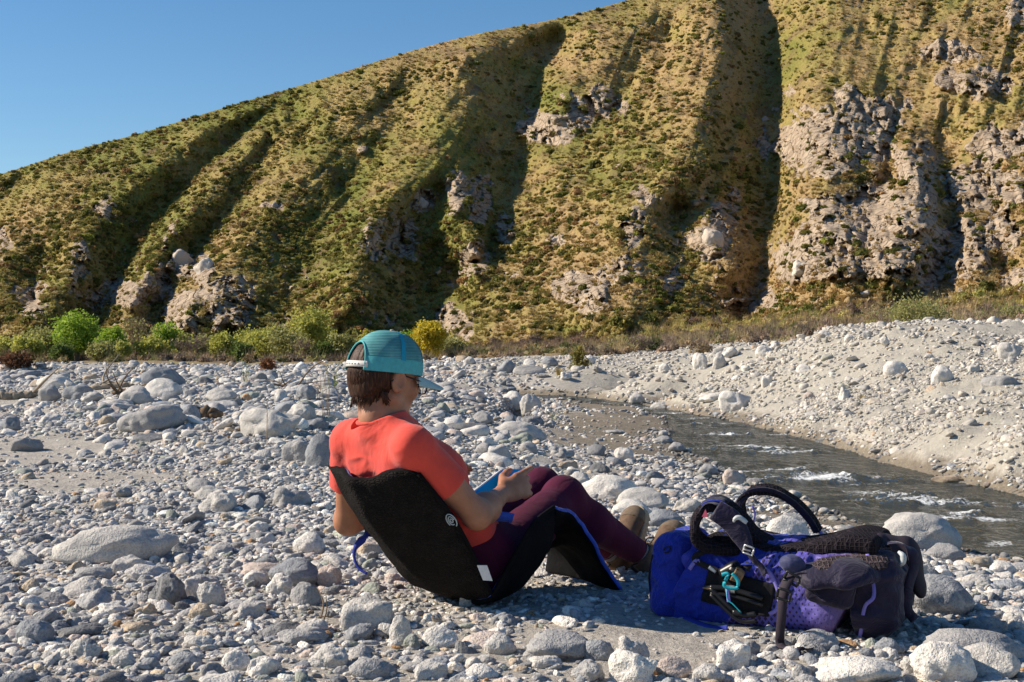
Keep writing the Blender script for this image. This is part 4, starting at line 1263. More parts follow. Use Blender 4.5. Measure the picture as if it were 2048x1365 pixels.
def box_vf(c, fr, half):
    fr = np.asarray(fr, float); c = np.asarray(c, float)
    V = [c + fr[0] * half[0] * a + fr[1] * half[1] * b + fr[2] * half[2] * d for a in (-1, 1) for b in (-1, 1) for d in (-1, 1)]
    return np.array(V), [(0, 1, 3, 2), (4, 6, 7, 5), (0, 4, 5, 1), (2, 3, 7, 6), (0, 2, 6, 4), (1, 5, 7, 3)]
# ------------------------------------------------------------------ the seated person
AF = R(40)
fd = np.array((math.cos(AF), math.sin(AF), 0.)); rd = np.array((math.sin(AF), -math.cos(AF), 0.)); zd = np.array((0, 0, 1.))
PEL = np.array((-.092, 4.125, .132)); NECK = np.array((-.356, 3.89, .515))
spd = unit(NECK - PEL); frd = unit(np.cross(spd, rd)) * (1 if np.cross(spd, rd) @ fd > 0 else -1)
WAI = PEL + .36 * (NECK - PEL) - frd * .012; CHE = PEL + .70 * (NECK - PEL) - frd * .012
SHR = NECK + rd * .150 - zd * .052; SHL = NECK - rd * .152 - zd * .050
ELR = px_at(954, 1030, 3.86); WRR = np.array((-.0274, 4.10, .310))
ELL_ = np.array((-.478, 4.15, .225)); WRL = np.array((-.26, 4.26, .31))
HIR = PEL + rd * .072 - zd * .01; HIL = PEL - rd * .080 - zd * .01
KNR = px_at(1126, 998, 4.40); KNL = px_at(1080, 980, 4.50)
ANR = px_at(1283, 1108, 4.60); ANL = px_at(1224, 1105, 4.72)
HC = np.array((-.353, 3.92, .648))
hfd = unit(fd * math.cos(R(12)) - zd * math.sin(R(12))); hrd = rd; hud = unit(np.cross(hrd, hfd))
HFR = np.array((hrd, hfd, hud))

def sd_torso(p, g=0.):
    d = cone(p, PEL - spd * .01, WAI, .135 + g, .112 + g, frd, 1.4)
    d = smin(d, cone(p, WAI, CHE, .112 + g, .128 + g, frd, 1.42), .06)
    d = smin(d, cone(p, CHE, NECK - spd * .075, .128 + g, .080 + g, frd, 1.40), .06)
    for s in (SHR, SHL):
        d = smin(d, cone(p, NECK - spd * .075, s, .056 + g, .044 + g), .05)
        d = smin(d, cone(p, NECK + spd * .005, s + zd * .004, .040 + g, .030 + g), .04)
    for s in (-1, 1):
        d = smin(d, ell(p, CHE + rd * .062 * s + frd * .055 - spd * .045, (rd, frd, spd), (.055 + g, .048 + g, .055 + g)), .04)
        d = smin(d, ell(p, CHE + rd * .075 * s - frd * .05 + spd * .02, (rd, frd, spd), (.065 + g, .055 + g, .10 + g)), .04)   # shoulder blades
    return d
def sd_legs(p, g=0.):
    d = 9.
    for hip, kn, an, s in ((HIR, KNR, ANR, 1), (HIL, KNL, ANL, -1)):
        l = cone(p, hip, kn, .084 + g, .056 + g)
        l = smin(l, ell(p, hip - frd * .035 + rd * .01 * s - fd * .02, (rd, fd, zd), (.080 + g, .100 + g, .092 + g)), .05)
        sh = unit(an - kn); bk = unit(np.cross(rd, sh)); bk = bk if bk[2] < 0 else -bk
        l = smin(l, ell(p, kn - sh * .0 - bk * .012, (rd, fd, zd), (.053 + g, .055 + g, .056 + g)), .03)
        cm = kn + (an - kn) * .36 + bk * .014
        l = smin(l, cone(p, kn, cm, .053 + g, .057 + g), .03)
        l = smin(l, cone(p, cm, an, .056 + g, .034 + g), .03)
        d = np.minimum(d, l) if np.ndim(d) else l
    d = smin(d, cone(p, PEL - spd * .01, WAI, .136 + g, .113 + g, frd, 1.38), .05)
    return d
def sd_arm_r(p, g=0.):
    d = cone(p, SHR, SHR + (ELR - SHR) * .45, .043 + g, .0435 + g)
    d = smin(d, cone(p, SHR + (ELR - SHR) * .45, ELR, .043 + g, .036 + g), .03)
    fm = ELR + (WRR - ELR) * .32
    d = smin(d, cone(p, ELR, fm, .036 + g, .0385 + g), .03)
    d = smin(d, cone(p, fm, WRR, .0385 + g, .0235 + g), .03)
    return d
def sd_arm_l(p, g=0.):
    d = cone(p, SHL, ELL_, .043 + g, .036 + g)
    d = smin(d, cone(p, ELL_, ELL_ + (WRL - ELL_) * .3, .038 + g, .041 + g), .03)
    return smin(d, cone(p, ELL_ + (WRL - ELL_) * .3, WRL, .041 + g, .0245 + g), .03)
# right hand: (knuckle, middle joint, end joint, tip) for each finger, in the pose of the photo
KN0 = px_at(1043, 969, 4.155)
hax = unit(KN0 - WRR)                                   # along the hand
hac = unit(np.array((-.10, -.50, -.80)) - (np.array((-.10, -.50, -.80)) @ hax) * hax)    # across, index to little finger
hnm = unit(np.cross(hax, hac)); hnm = hnm if hnm[0] > 0 else -hnm                        # back of the hand (towards the viewer's right)
FING = []
for k, (ln, curl) in enumerate(((.078, .12), (.082, .75), (.076, .95), (.062, 1.05))):
    b = KN0 + hac * ((k - 1.4) * .0195) - hax * (.004 * abs(k - 1.2))
    pts = [b]
    ang = curl * .35
    for sgm in (.46, .30, .24):
        dirv = hax * math.cos(ang) - hnm * math.sin(ang) * .9 + hac * (.10 if k > 1 else -.04)
        pts.append(pts[-1] + unit(dirv) * ln * sgm)
        ang += curl * .75
    FING.append(pts)
TH = [WRR + hax * .022 - hac * .022 - hnm * .006]
TH.append(TH[-1] + unit(hax * .75 - hac * .6 - hnm * .45) * .038)
TH.append(TH[-1] + unit(hax * .95 - hac * .25 - hnm * .35) * .032)
TH.append(TH[-1] + unit(hax * 1. - hac * .05 - hnm * .30) * .024)
def sd_hand(p, wr, knc, ax_, ac_, nm_, fingers, thumb):
    q = knc + ac_ * .002
    d = cone(p, wr, wr + (q - wr) * .5, .0245, .030, nm_, 1.7)
    d = smin(d, cone(p, wr + (q - wr) * .35, q - ax_ * .008, .031, .036, nm_, 2.3), .015)
    for pts in fingers:
        l = cone(p, wr + (pts[0] - wr) * .6, pts[0], .010, .0105)
        for a_, b_, r1, r2 in zip(pts[:-1], pts[1:], (.0102, .0090, .0082), (.0090, .0082, .0070)):
            l = smin(l, cone(p, a_, b_, r1, r2), .003)
        d = smin(d, l, .006)
    t = cone(p, thumb[0], thumb[1], .0165, .0125)
    t = smin(t, cone(p, thumb[1], thumb[2], .0122, .0105), .004); t = smin(t, cone(p, thumb[2], thumb[3], .0102, .0082), .004)
    return smin(d, t, .008)
# left hand holds the far end of the notebook
lax = unit(np.array((.16, .08, .10))); lnm = unit(np.array((-.45, .35, .80)) - (np.array((-.45, .35, .8)) @ lax) * lax); lac = unit(np.cross(lax, lnm))
KNL0 = WRL + lax * .082
LFI = []
for k, ln in enumerate((.072, .078, .073, .060)):
    b = KNL0 + lac * ((k - 1.5) * .0195); pts = [b]; ang = .15
    for sgm in (.46, .30, .24):
        pts.append(pts[-1] + unit(lax * math.cos(ang) - lnm * math.sin(ang)) * ln * sgm); ang += .3
    LFI.append(pts)
LTH = [WRL + lax * .022 - lac * .022]
for v_, l_ in ((lax * .7 - lac * .6, .038), (lax - lac * .2, .032), (lax, .024)): LTH.append(LTH[-1] + unit(v_) * l_)

def L2(x, y, z): return HC + hrd * x + hfd * y + hud * z
def sd_head(p):
    d = ell(p, L2(0, -.008, .025), HFR, (.0735, .094, .092))
    d = smin(d, ell(p, L2(0, .034, -.040), HFR, (.057, .060, .080)), .03)
    d = smin(d, ell(p, L2(0, .066, -.100), HFR, (.024, .022, .020)), .03)            # chin
    for s in (-1, 1):
        d = smin(d, cone(p, L2(.058 * s, .0, -.055), L2(.018 * s, .068, -.102), .016, .016), .025)   # jaw
        d = smin(d, ell(p, L2(.038 * s, .068, -.022), HFR, (.026, .022, .024)), .02)                # cheek
        d = smin(d, cone(p, L2(.008 * s, .088, .030), L2(.046 * s, .072, .032), .009, .009), .015)   # brow
        d = smax(d, -ell(p, L2(.031 * s, .099, .012), HFR, (.016, .014, .011)), .010)               # eye socket
    d = smin(d, cone(p, L2(0, .090, .022), L2(0, .112, -.018), .0085, .0105), .012)   # nose
    for s in (-1, 1): d = smin(d, ell(p, L2(.011 * s, .102, -.023), HFR, (.008, .010, .007)), .006)
    d = smin(d, ell(p, L2(0, .092, -.052), HFR, (.022, .010, .0065)), .006)
    d = smin(d, ell(p, L2(0, .090, -.064), HFR, (.019, .010, .0075)), .006)
    d = smax(d, -ell(p, L2(0, .104, -.0575), HFR, (.021, .006, .002)), .003)
    for s in (-1, 1):                                                                 # ears
        fr = np.array((unit(hrd * s + hfd * -.45), unit(hfd + hrd * s * .45), hud))
        e = ell(p, L2(.081 * s, -.006, -.008), fr, (.010, .020, .034))
        e = smax(e, -ell(p, L2(.090 * s, -.002, -.004), fr, (.008, .012, .022)), .005)
        e = smin(e, ell(p, L2(.080 * s, .004, -.010), fr, (.005, .005, .008)), .004)
        d = smin(d, e, .006)
    return d
def sd_body(p):
    d = sd_head(p)
    nk = cone(p, NECK - spd * .05 + frd * .012, L2(0, -.022, -.055), .057, .051)
    nk = smin(nk, cone(p, NECK - spd * .03, NECK + spd * .03, .060, .046), .03)
    d = smin(d, nk, .022)
    d = smin(d, sd_torso(p, -.018), .012)
    d = smin(d, sd_arm_r(p), .008); d = smin(d, sd_arm_l(p), .008)
    d = smin(d, sd_hand(p, WRR, KN0, hax, hac, hnm, FING, TH), .008)
    d = smin(d, sd_hand(p, WRL, KNL0, lax, lac, lnm, LFI, LTH), .008)
    d = smin(d, smax(sd_legs(p, -.016), .045 - p[:, 2] - .2 * (np.linalg.norm(p - PEL, axis=1) > .25), .03), .03)
    return d

def skin_mat():
    m, nt, b = new_mat('tanned skin')
    p = position(nt)
    n = noise_n(nt, p, 30, 4); n2 = noise_n(nt, p, 220, 3)
    nt.links.new(ramp(nt, n, [(.3, (.33, .142, .076)), (.7, (.43, .20, .115))]), b.inputs['Base Color'])
    b.inputs['Roughness'].default_value = .5
    b.inputs['Specular IOR Level'].default_value = .35
    b.inputs['Subsurface Weight'].default_value = .12
    b.inputs['Subsurface Radius'].default_value = (.012, .005, .003)
    b.inputs['Subsurface Scale'].default_value = .6
    bump(nt, b, n2, .15, .001)
    return m
M_SKIN = skin_mat()
person = empty('person', (PEL[0], PEL[1], 0), 'person in red shirt and teal cap seated low on the gravel, reading a notebook', 'person')
v, f = surf(sd_body, (-.62, 3.62, -.06), (.52, 4.86, .80), .0042)
part('body', v, f, M_SKIN, person)

def fabric(name, col, var=.1, fold=.5, fscale=9., weave=900., rough=.8, fdir=(1, 1, 1)):
    m, nt, b = new_mat(name)
    b.inputs['Roughness'].default_value = rough
    b.inputs['Specular IOR Level'].default_value = .2
    b.inputs['Sheen Weight'].default_value = .15
    p = position(nt)
    mp = node(nt, 'ShaderNodeMapping'); mp.inputs['Scale'].default_value = fdir; nt.links.new(p, mp.inputs[0])
    n = noise_n(nt, mp.outputs[0], fscale, 4, .5, .6)
    nt.links.new(ramp(nt, n, [(.3, tuple(c * (1 - var) for c in col)), (.7, tuple(min(1, c * (1 + var)) for c in col))]), b.inputs['Base Color'])
    q = bump(nt, b, n, fold, .03)
    bump(nt, b, noise_n(nt, p, weave, 2), .12, .001, q)
    return m
M_SHIRT = fabric('coral red jersey', (.66, .068, .046), .08, .35, 10)
M_LEG = fabric('burgundy leggings', (.072, .010, .030), .15, .28, 11, rough=.85)
M_LEG.node_tree.nodes['Principled BSDF'].inputs['Sheen Weight'].default_value = .04
M_LEG.node_tree.nodes['Principled BSDF'].inputs['Specular IOR Level'].default_value = .08

# shirt: over torso and upper arms, open at neck, sleeves and hem
SLR = SHR + (ELR - SHR) * .56; SLL = SHL + (ELL_ - SHL) * .52
NKA = unit(L2(0, -.022, -.055) - NECK)                   # axis of the neck
NKC = NECK + NKA * .022                                  # where the neckline sits
def sd_shirt(p):
    q_ = (p - CHE)
    fold_ = np.stack([q_ @ rd * 9 + q_ @ spd * 14, q_ @ spd * 26 - q_ @ rd * 7, q_ @ frd * 8], -1)
    wr_ = .0045 * np.abs(fbm(fold_, 2, 201)) + .003 * fbm(p * 8, 2, 205) - .001
    tors = sd_torso(p, .008)
    tors = smin(tors, cone(p, NECK - spd * .05, NECK + NKA * .05, .070, .060), .03)
    d = tors + wr_
    for sh_, el_, sl_, arm in ((SHR, ELR, SLR, sd_arm_r), (SHL, ELL_, SLL, sd_arm_l)):
        ax_ = unit(el_ - sh_)
        cut = (p - sl_) @ ax_
        sl = cone(p, sh_ - ax_ * .01, sl_ + ax_ * .05, .0565, .0590) + wr_ * .3
        sl = np.maximum(sl, cut)
        sl = np.maximum(sl, -np.maximum(arm(p, .004), -.016 - cut))
        d = smin(d, sl, .018)
    ax_d = np.linalg.norm((p - NKC) - ((p - NKC) @ NKA)[:, None] * NKA, axis=1)
    d = np.where(ax_d < .095, smax(d, (p - NKC) @ unit(NKA - .12 * frd), .004), d)
    hem = -((p - (PEL + spd * .085)) @ spd)
    return smax(d, hem, .004)
v, f = surf(sd_shirt, (-.60, 3.64, .05), (.08, 4.32, .62), .0036)
shirt = part('shirt', v, f, M_SHIRT, person)
# neckband and seams of the shirt
M_SEAM = plain('red stitching', (.36, .03, .024), .8)
ring = []
nc = NKC
NK1 = unit(np.cross(NKA, rd))
for t in np.linspace(0, 2 * math.pi, 33):
    w_r = .0590
    q = nc + rd * math.cos(t) * w_r + NK1 * math.sin(t) * w_r - frd * .004
    ring.append(q)
part('neckband', *tube(ring, .0052, 66, 8), M_SHIRT, shirt)
def drape(pts, off=.001):
    """press a world-space polyline onto the shirt's surface"""
    P = np.array(pts, float)
    for _ in range(25):
        d = sd_shirt(P); e = 1e-3
        g = np.stack([(sd_shirt(P + np.eye(3)[i] * e) - d) / e for i in range(3)], -1)
        g /= np.linalg.norm(g, axis=1)[:, None] + 1e-9
        P = P - g * (d - off)[:, None] * .8
    return P
yoke = drape([CHE + rd * w - frd * .12 + spd * (.062 - .03 * (w / .12) ** 2 * 0 + .012 * math.cos(w * 18)) for w in np.linspace(-.13, .125, 24)])
part('seam', *tube(yoke, .0011, 60, 5), M_SEAM, shirt)

# leggings
def sd_leggings(p):
    wr_ = .0022 * fbm(p * np.array((16, 16, 16)), 2, 211)
    d = sd_legs(p, .004) + wr_
    for kn, an in ((KNR, ANR), (KNL, ANL)):
        ax_ = unit(an - kn)
        cut = (p - (an - ax_ * .018)) @ ax_
        near_leg = np.linalg.norm(p - an, axis=1) < .25
        d = np.where(near_leg, np.maximum(d, cut), d)
    near_hip = np.linalg.norm(p - PEL, axis=1) < .3
    d = np.where(near_hip, smax(d, .030 - p[:, 2], .03), d)
    return smax(d, (p - (PEL + spd * .14)) @ spd, .004)
v, f = surf(sd_leggings, (-.36, 3.85, -.02), (.50, 4.86, .45), .0042)
leg_o = part('leggings', v, f, M_LEG, person)
for kn, an in ((KNR, ANR), (KNL, ANL)):
    ax_ = unit(an - kn); c_ = an - ax_ * .021; a1 = unit(np.cross(ax_, zd)); a2 = np.cross(ax_, a1)
    part('cuff_seam', *tube([c_ + (a1 * math.cos(t) + a2 * math.sin(t)) * .0385 for t in np.linspace(0, 2 * math.pi, 25)], .0016, 48, 5), M_LEG, leg_o)

# socks and trail shoes
M_SOCK = plain('grey wool sock', (.22, .21, .22), .95, .2, 300, .5, .002)
M_UPPER = plain('brown suede', (.13, .08, .05), .9, .3, 60, .3, .002)
M_MESH = plain('dark shoe mesh', (.05, .04, .035), .9, .3, 500, .5, .001)
M_SOLE = plain('tan rubber sole', (.33, .26, .18), .8, .2, 120, .3, .002)
M_TOE = plain('dusty tan toe rubber', (.15, .108, .072), .85, .2, 80, .3, .002)
M_LACE = plain('black lace', (.02, .018, .018), .8, .2, 600, .3, .001)
def shoe(an, kn, heel, toe, side):
    t_ = unit(toe - heel); sh = unit(an - kn)
    u_ = unit(-sh - (-sh @ t_) * t_); w_ = unit(np.cross(t_, u_))
    fr = np.array((t_, u_, w_))
    o = heel
    def upper(p):
        d = ell(p, o + t_ * .055 + u_ * .045, fr, (.052, .052, .036))
        d = smin(d, cone(p, o + t_ * .06 + u_ * .05, o + t_ * .20 + u_ * .032, .042, .036, u_, 1.1), .03)
        d = smin(d, ell(p, o + t_ * .205 + u_ * .032, fr, (.052, .030, .043)), .02)
        d = smin(d, cone(p, o + t_ * .055 + u_ * .05, o + t_ * .055 + u_ * .098, .042, .043), .02)
        d = smax(d, ((p - (o + u_ * .106 + t_ * .055)) @ unit(u_ - .12 * t_)), .006)
        d = smax(d, -cone(p, o + t_ * .056 + u_ * .075, o + t_ * .05 + u_ * .16, .034, .037), .004)
        return smax(d, -((p - (o + u_ * .008)) @ u_), .004)
    def sole(p):
        x = (p - o) @ t_
        hw = .034 + .012 * sstep(.06, .18, x)
        q = p - o
        d = np.sqrt(np.maximum(np.abs(x - .125) - .10, 0) ** 2 + (q @ w_) ** 2 * (.042 / hw) ** 2) - .042
        tread = .004 * np.sign(np.sin(x * 330)) * ((q @ u_) < -.006)
        return np.maximum(d + .002, np.abs(q @ u_ - .004 - .012 * sstep(.2, .27, x)) - .015 + tread)
    def cap(p):
        return np.maximum(upper(p) - .003, -((p - (o + t_ * .195 + u_ * .02)) @ unit(t_ - .25 * u_)))
    c = o + t_ * .12
    lo, hi = c - .2, c + .2
    v, f = surf(upper, lo, hi, .005)
    s_ = part('shoe', v, f, M_UPPER, person)
    s_['label'] = 'brown trail shoe with tan sole'
    v, f = surf(sole, lo, hi, .004); part('sole', v, f, M_SOLE, s_)
    v, f = surf(cap, lo, hi, .005); part('toe_cap', v, f, M_TOE, s_)
    # side panel of mesh, laces
    for k in range(5):
        x = .095 + .02 * k
        yv = .088 - .009 * k
        part('lace', *tube([o + t_ * (x - .006) + u_ * (yv - .016) + w_ * .03, o + t_ * x + u_ * (yv + .003), o + t_ * (x + .006) + u_ * (yv - .016) - w_ * .03], .0022, 10, 5), M_LACE, s_)
    part('lace_bow', *tube([o + t_ * .085 + u_ * .094, o + t_ * .09 + u_ * .125 + w_ * .025, o + t_ * .105 + u_ * .112 + w_ * .04, o + t_ * .088 + u_ * .095, o + t_ * .08 + u_ * .128 - w_ * .03, o + t_ * .10 + u_ * .11 - w_ * .045, o + t_ * .087 + u_ * .094], .002, 50, 5), M_LACE, s_)
    part('heel_loop', *ribbon([o + t_ * .012 + u_ * .095, o + t_ * -.01 + u_ * .105, o + t_ * -.006 + u_ * .075], .014, .003, w_, 12), M_LACE, s_)
    part('sock', *tube([an - sh * .045, an - sh * .015, o + t_ * .052 + u_ * .075], [.034, .036, .039], 10, 18), M_SOCK, person)
HER, TOR = px_at(1272, 1166, 4.585), px_at(1326, 1066, 4.72)
HEL, TOL = px_at(1228, 1152, 4.68), px_at(1256, 1030, 4.79)
def foot_heel(an, kn, heel, toe):
    # put the heel where the ankle asks for it
    t_ = unit(toe - heel); sh = unit(an - kn); u_ = unit(-sh - (-sh @ t_) * t_)
    return an - t_ * .055 - u_ * .095
shoe(ANR, KNR, foot_heel(ANR, KNR, HER, TOR), foot_heel(ANR, KNR, HER, TOR) + (TOR - HER), 1)
shoe(ANL, KNL, foot_heel(ANL, KNL, HEL, TOL), foot_heel(ANL, KNL, HEL, TOL) + (TOL - HEL), -1)

# ---- hair
def hair_mat():
    m, nt, b = new_mat('dark brown hair')
    p = position(nt)
    mp = node(nt, 'ShaderNodeMapping'); mp.inputs['Scale'].default_value = (1, 1, .12); nt.links.new(p, mp.inputs[0])
    n = noise_n(nt, mp.outputs[0], 260, 3)
    nt.links.new(ramp(nt, n, [(.3, (.018, .0075, .004)), (.55, (.045, .018, .009)), (.8, (.13, .055, .028))]), b.inputs['Base Color'])
    b.inputs['Roughness'].default_value = .55
    b.inputs['Specular IOR Level'].default_value = .2
    bump(nt, b, n, .5, .002)
    return m
M_HAIR = hair_mat()
def sd_hair(p):
    q = (p - HC) @ HFR.T
    st = .0025 * fbm(np.stack([np.arctan2(q[:, 0], -q[:, 1]) * 26, q[:, 2] * 14, np.sqrt(q[:, 0] ** 2 + q[:, 1] ** 2) * 5], -1), 2, 221)
    d = ell(p, L2(0, -.010, .024), HFR, (.0800, .0965, .0965)) + st
    d = smin(d, ell(p, L2(0, -.066, -.028), HFR, (.050, .026, .056)) + st, .03)
    d = smax(d, q[:, 2] - .10, .01)
    d = smax(d, q[:, 1] - .012 - .6 * np.maximum(q[:, 2] + .0, -.05) * 1.0, .008)             # hairline in front of / behind the ear
    low = -.052 - .022 * sstep(-.03, -.09, q[:, 1]) + .004 * np.sin(np.arctan2(q[:, 0], -q[:, 1]) * 17)
    d = smax(d, low - q[:, 2], .008)
    for s in (-1, 1):
        d = smax(d, -ell(p, L2(.086 * s, -.001, -.008), HFR, (.026, .025, .038)), .006)
    return d
v, f = surf(sd_hair, HC - .16, HC + .17, .0032)
hair = part('hair', v, f, M_HAIR, person)
hr_ = np.random.default_rng(31)
locks = []
for k in range(620):
    az = hr_.uniform(-1.32, 1.32)                     # 0 = back of the head
    x0, y0 = math.sin(az), -math.cos(az)
    top_ = hr_.uniform(-.005, .03); bot = -.054 - .024 * max(0, math.cos(az)) + hr_.normal(0, .009)
    if abs(az) > 1.15: bot = max(bot, -.062 + hr_.normal(0, .004))
    pts = []
    sw = hr_.normal(0, .10)
    for t in np.linspace(0, 1, 6):
        z_ = top_ + (bot - top_) * t
        a2 = az + sw * t + .05 * math.sin(k + 5 * t)
        zz = np.clip((z_ - .016) / .092, -.97, .97)
        rr = max(math.sqrt(1 - zz * zz), .74 - .10 * t if z_ < 0 else 0)
        back = max(0, math.cos(a2)) * .010 * t
        r1 = (.081 * rr + .0005, .096 * rr + .0005)
        flick = .004 * max(0, t - .7) / .3 * hr_.uniform(-.3, 1)
        pts.append(L2(math.sin(a2) * (r1[0] + flick), -.010 - math.cos(a2) * (r1[1] + flick) - back * (1 if z_ < 0 else 0), z_))
    locks.append(tube(pts, [.0022, .0026, .0022, .0006], 9, 5))
# the curl that hangs behind the right ear
for k in range(40):
    o_ = hr_.normal(0, .003, 3)
    b0 = L2(.070, -.040, -.045) + o_
    locks.append(tube([b0, b0 - hud * .010 + hrd * .002 + hfd * .004, b0 - hud * .019 + hrd * .000 + hfd * .010, b0 - hud * (.023 + hr_.uniform(0, .010)) + hfd * (.017 + hr_.uniform(-.008, .006))], [.0022, .0026, .002, .0006], 9, 5))
for k in range(60):
    a0 = hr_.uniform(-.5, .5)
    locks.append(tube([L2(math.sin(a0 + .12 * q) * .088 * c_, -math.cos(a0 + .12 * q) * .104 * c_ - .001, z_) for q, (c_, z_) in enumerate(((.80, .062), (.90, .045), (.96, .025), (.97, .005)))], [.0016, .0024, .0024, .0016], 9, 5))
V, Fc = join(*locks)
part('locks', V, Fc, M_HAIR, hair)

# ---- cap
M_TEAL = None
def cap_mesh_mat():
    m, nt, b = new_mat('teal cap mesh')
    b.inputs['Roughness'].default_value = .8
    co = objco(nt)
    sep = node(nt, 'ShaderNodeSeparateXYZ'); nt.links.new(co, sep.inputs[0])
    ln = math_n(nt, 'SINE', math_n(nt, 'MULTIPLY', sep.outputs['Z'], 1500.))
    n = noise_n(nt, co, 16, 4)
    c = ramp(nt, n, [(.35, (.065, .25, .27)), (.55, (.11, .36, .37)), (.75, (.22, .48, .47))])
    c = mixc(nt, maprange(nt, ln, -.2, .8), c, mixc(nt, 1., c, (.55, .6, .62), 'MULTIPLY'))
    nt.links.new(c, b.inputs['Base Color'])
    bump(nt, b, ln, .5, .0015)
    return m
M_CAPM = cap_mesh_mat()
M_BAND = plain('teal cap band', (.085, .39, .41), .8, .12, 90, .3, .001)
M_STRIPE = plain('bright teal tape', (.012, .27, .40), .75, .08, 300, .2, .001)
M_FRONT = plain('tan cap front', (.42, .33, .25), .85, .1, 200, .3, .001)
M_BRIM = plain('pale aqua brim', (.36, .50, .49), .8, .08, 200, .3, .001)
M_STRAP = plain('white plastic snap strap', (.66, .62, .58), .45, .05, 60, .1, .001)
CAP0 = (0, 0.000, .014)       # centre of the rim in head coordinates; the rim dips at the back
def cap_pt(th, t, off=0.):
    """th around (0 = front, towards the right ear positive), t from rim (0) to button (1)"""
    a_ = t * math.pi / 2
    ca, sa = math.cos(a_) ** .80, math.sin(a_) ** .92
    x = math.sin(th) * (.0890 + off) * ca; y = math.cos(th) * (.111 + off) * ca
    z = CAP0[2] + .118 * sa + off * sa - .0 + (.012 if True else 0) * math.cos(th) * (1 - t)
    return L2(x, y - .002 * (1 - t), z)
def cap_patch(fn, th0, th1, t0, t1, n=24, m=16, off=0., thick=.002):
    P = []
    for o_ in (off, off - thick):
        for i in range(m + 1):
            for j in range(n + 1):
                th = th0 + (th1 - th0) * j / n; t = t0 + (t1 - t0) * i / m
                P.append(cap_pt(th, t, o_))
    k = (n + 1) * (m + 1); Fc = []
    drop = set()
    for i in range(m):
        for j in range(n):
            th = th0 + (th1 - th0) * (j + .5) / n; t = t0 + (t1 - t0) * (i + .5) / m
            if fn is not None and not fn(th, t): drop.add((i, j)); continue
            a, b, c, d = i * (n + 1) + j, i * (n + 1) + j + 1, (i + 1) * (n + 1) + j + 1, (i + 1) * (n + 1) + j
            Fc += [(a, b, c, d), (a + k, d + k, c + k, b + k)]
    return np.array(P), Fc
pi = math.pi
def hole(th, t):          # the arched opening at the back above the strap
    a = abs(((th + 2 * pi) % (2 * pi)) - pi)
    return not ((a / .52) ** 2 + (t / .42) ** 2 < 1)
cap_e = empty('cap', (HC[0] - PEL[0], HC[1] - PEL[1], HC[2]), 'teal mesh cap with pale brim and white snap strap')
cap_e.parent = person
v, f = cap_patch(hole, .62, 2 * pi - .62, .0, 1., 150, 60); part('mesh_crown', v, f, M_CAPM, cap_e)
v, f = cap_patch(None, -.64, .64, .0, 1., 40, 30, .0008); part('front_panel', v, f, M_FRONT, cap_e)
v, f = cap_patch(hole, .62, 2 * pi - .62, .0, .19, 150, 16, .0012); part('sweatband', v, f, M_BAND, cap_e)
for th in (1.62, -1.62, .64, -.64):
    v, f = cap_patch(None, th - .075, th + .075, .17 if abs(th) > 1 else 0., .99, 6, 30, .0014); part('seam_tape', v, f, M_STRIPE if abs(th) > 1 else M_BAND, cap_e)
arch = [cap_pt(pi + .52 * math.cos(t), .42 * math.sin(t) + .001, .0015) for t in np.linspace(0, pi, 20)]
part('opening_edge', *tube(arch, .0026, 40, 6), M_BAND, cap_e)
strap_p = [cap_pt(pi + s_, .07 , .002) for s_ in np.linspace(-.60, .60, 12)]
part('strap', *ribbon(strap_p, .017, .0022, hud, 24), M_STRAP, cap_e)
for s_ in np.linspace(-.3, .3, 6):
    c_ = cap_pt(pi + s_, .07, .0035)
    nrm = unit(c_ - L2(0, 0, .02)); a1 = unit(np.cross(nrm, hud))
    part('snap', *tube([c_ - nrm * .001, c_ + nrm * .0012], .0026, 4, 10), M_STRAP, cap_e)
c_ = cap_pt(0, 1., .0)
v, f = tube([c_ - hud * .002, c_ + hud * .003, c_ + hud * .0045], [.007, .0065, .003], 6, 14); part('button', v, f, M_FRONT, cap_e)
# brim
Pb = []
NB, MB_ = 28, 12
for o_ in (0., -.0032):
    for i in range(MB_ + 1):
        for j in range(NB + 1):
            s_ = -1 + 2 * j / NB; q = i / MB_
            th = s_ * .92
            base_p = (math.sin(th) * .0865, math.cos(th) * .108)
            tipx = s_ * .078; tipy = .108 + .078 * (1 - abs(s_) ** 2.6) ** .55 if abs(s_) < 1 else base_p[1]
            x = base_p[0] * (1 - q) + tipx * q; y = base_p[1] * (1 - q) + max(tipy, base_p[1]) * q
            z = CAP0[2] + .012 * math.cos(th) - .010 * q - .013 * (s_ ** 2) * (.3 + .7 * q) - .004 * q * q + o_
            Pb.append(L2(x, y, z))
k = (NB + 1) * (MB_ + 1); Fb = []
for i in range(MB_):
    for j in range(NB):
        a, b, c, d = i * (NB + 1) + j, i * (NB + 1) + j + 1, (i + 1) * (NB + 1) + j + 1, (i + 1) * (NB + 1) + j
        Fb += [(a, b, c, d), (a + k, d + k, c + k, b + k)]
for j in range(NB):
    a, b = MB_ * (NB + 1) + j, MB_ * (NB + 1) + j + 1
    Fb.append((a, b, b + k, a + k))
part('brim', np.array(Pb), Fb, M_BRIM, cap_e)

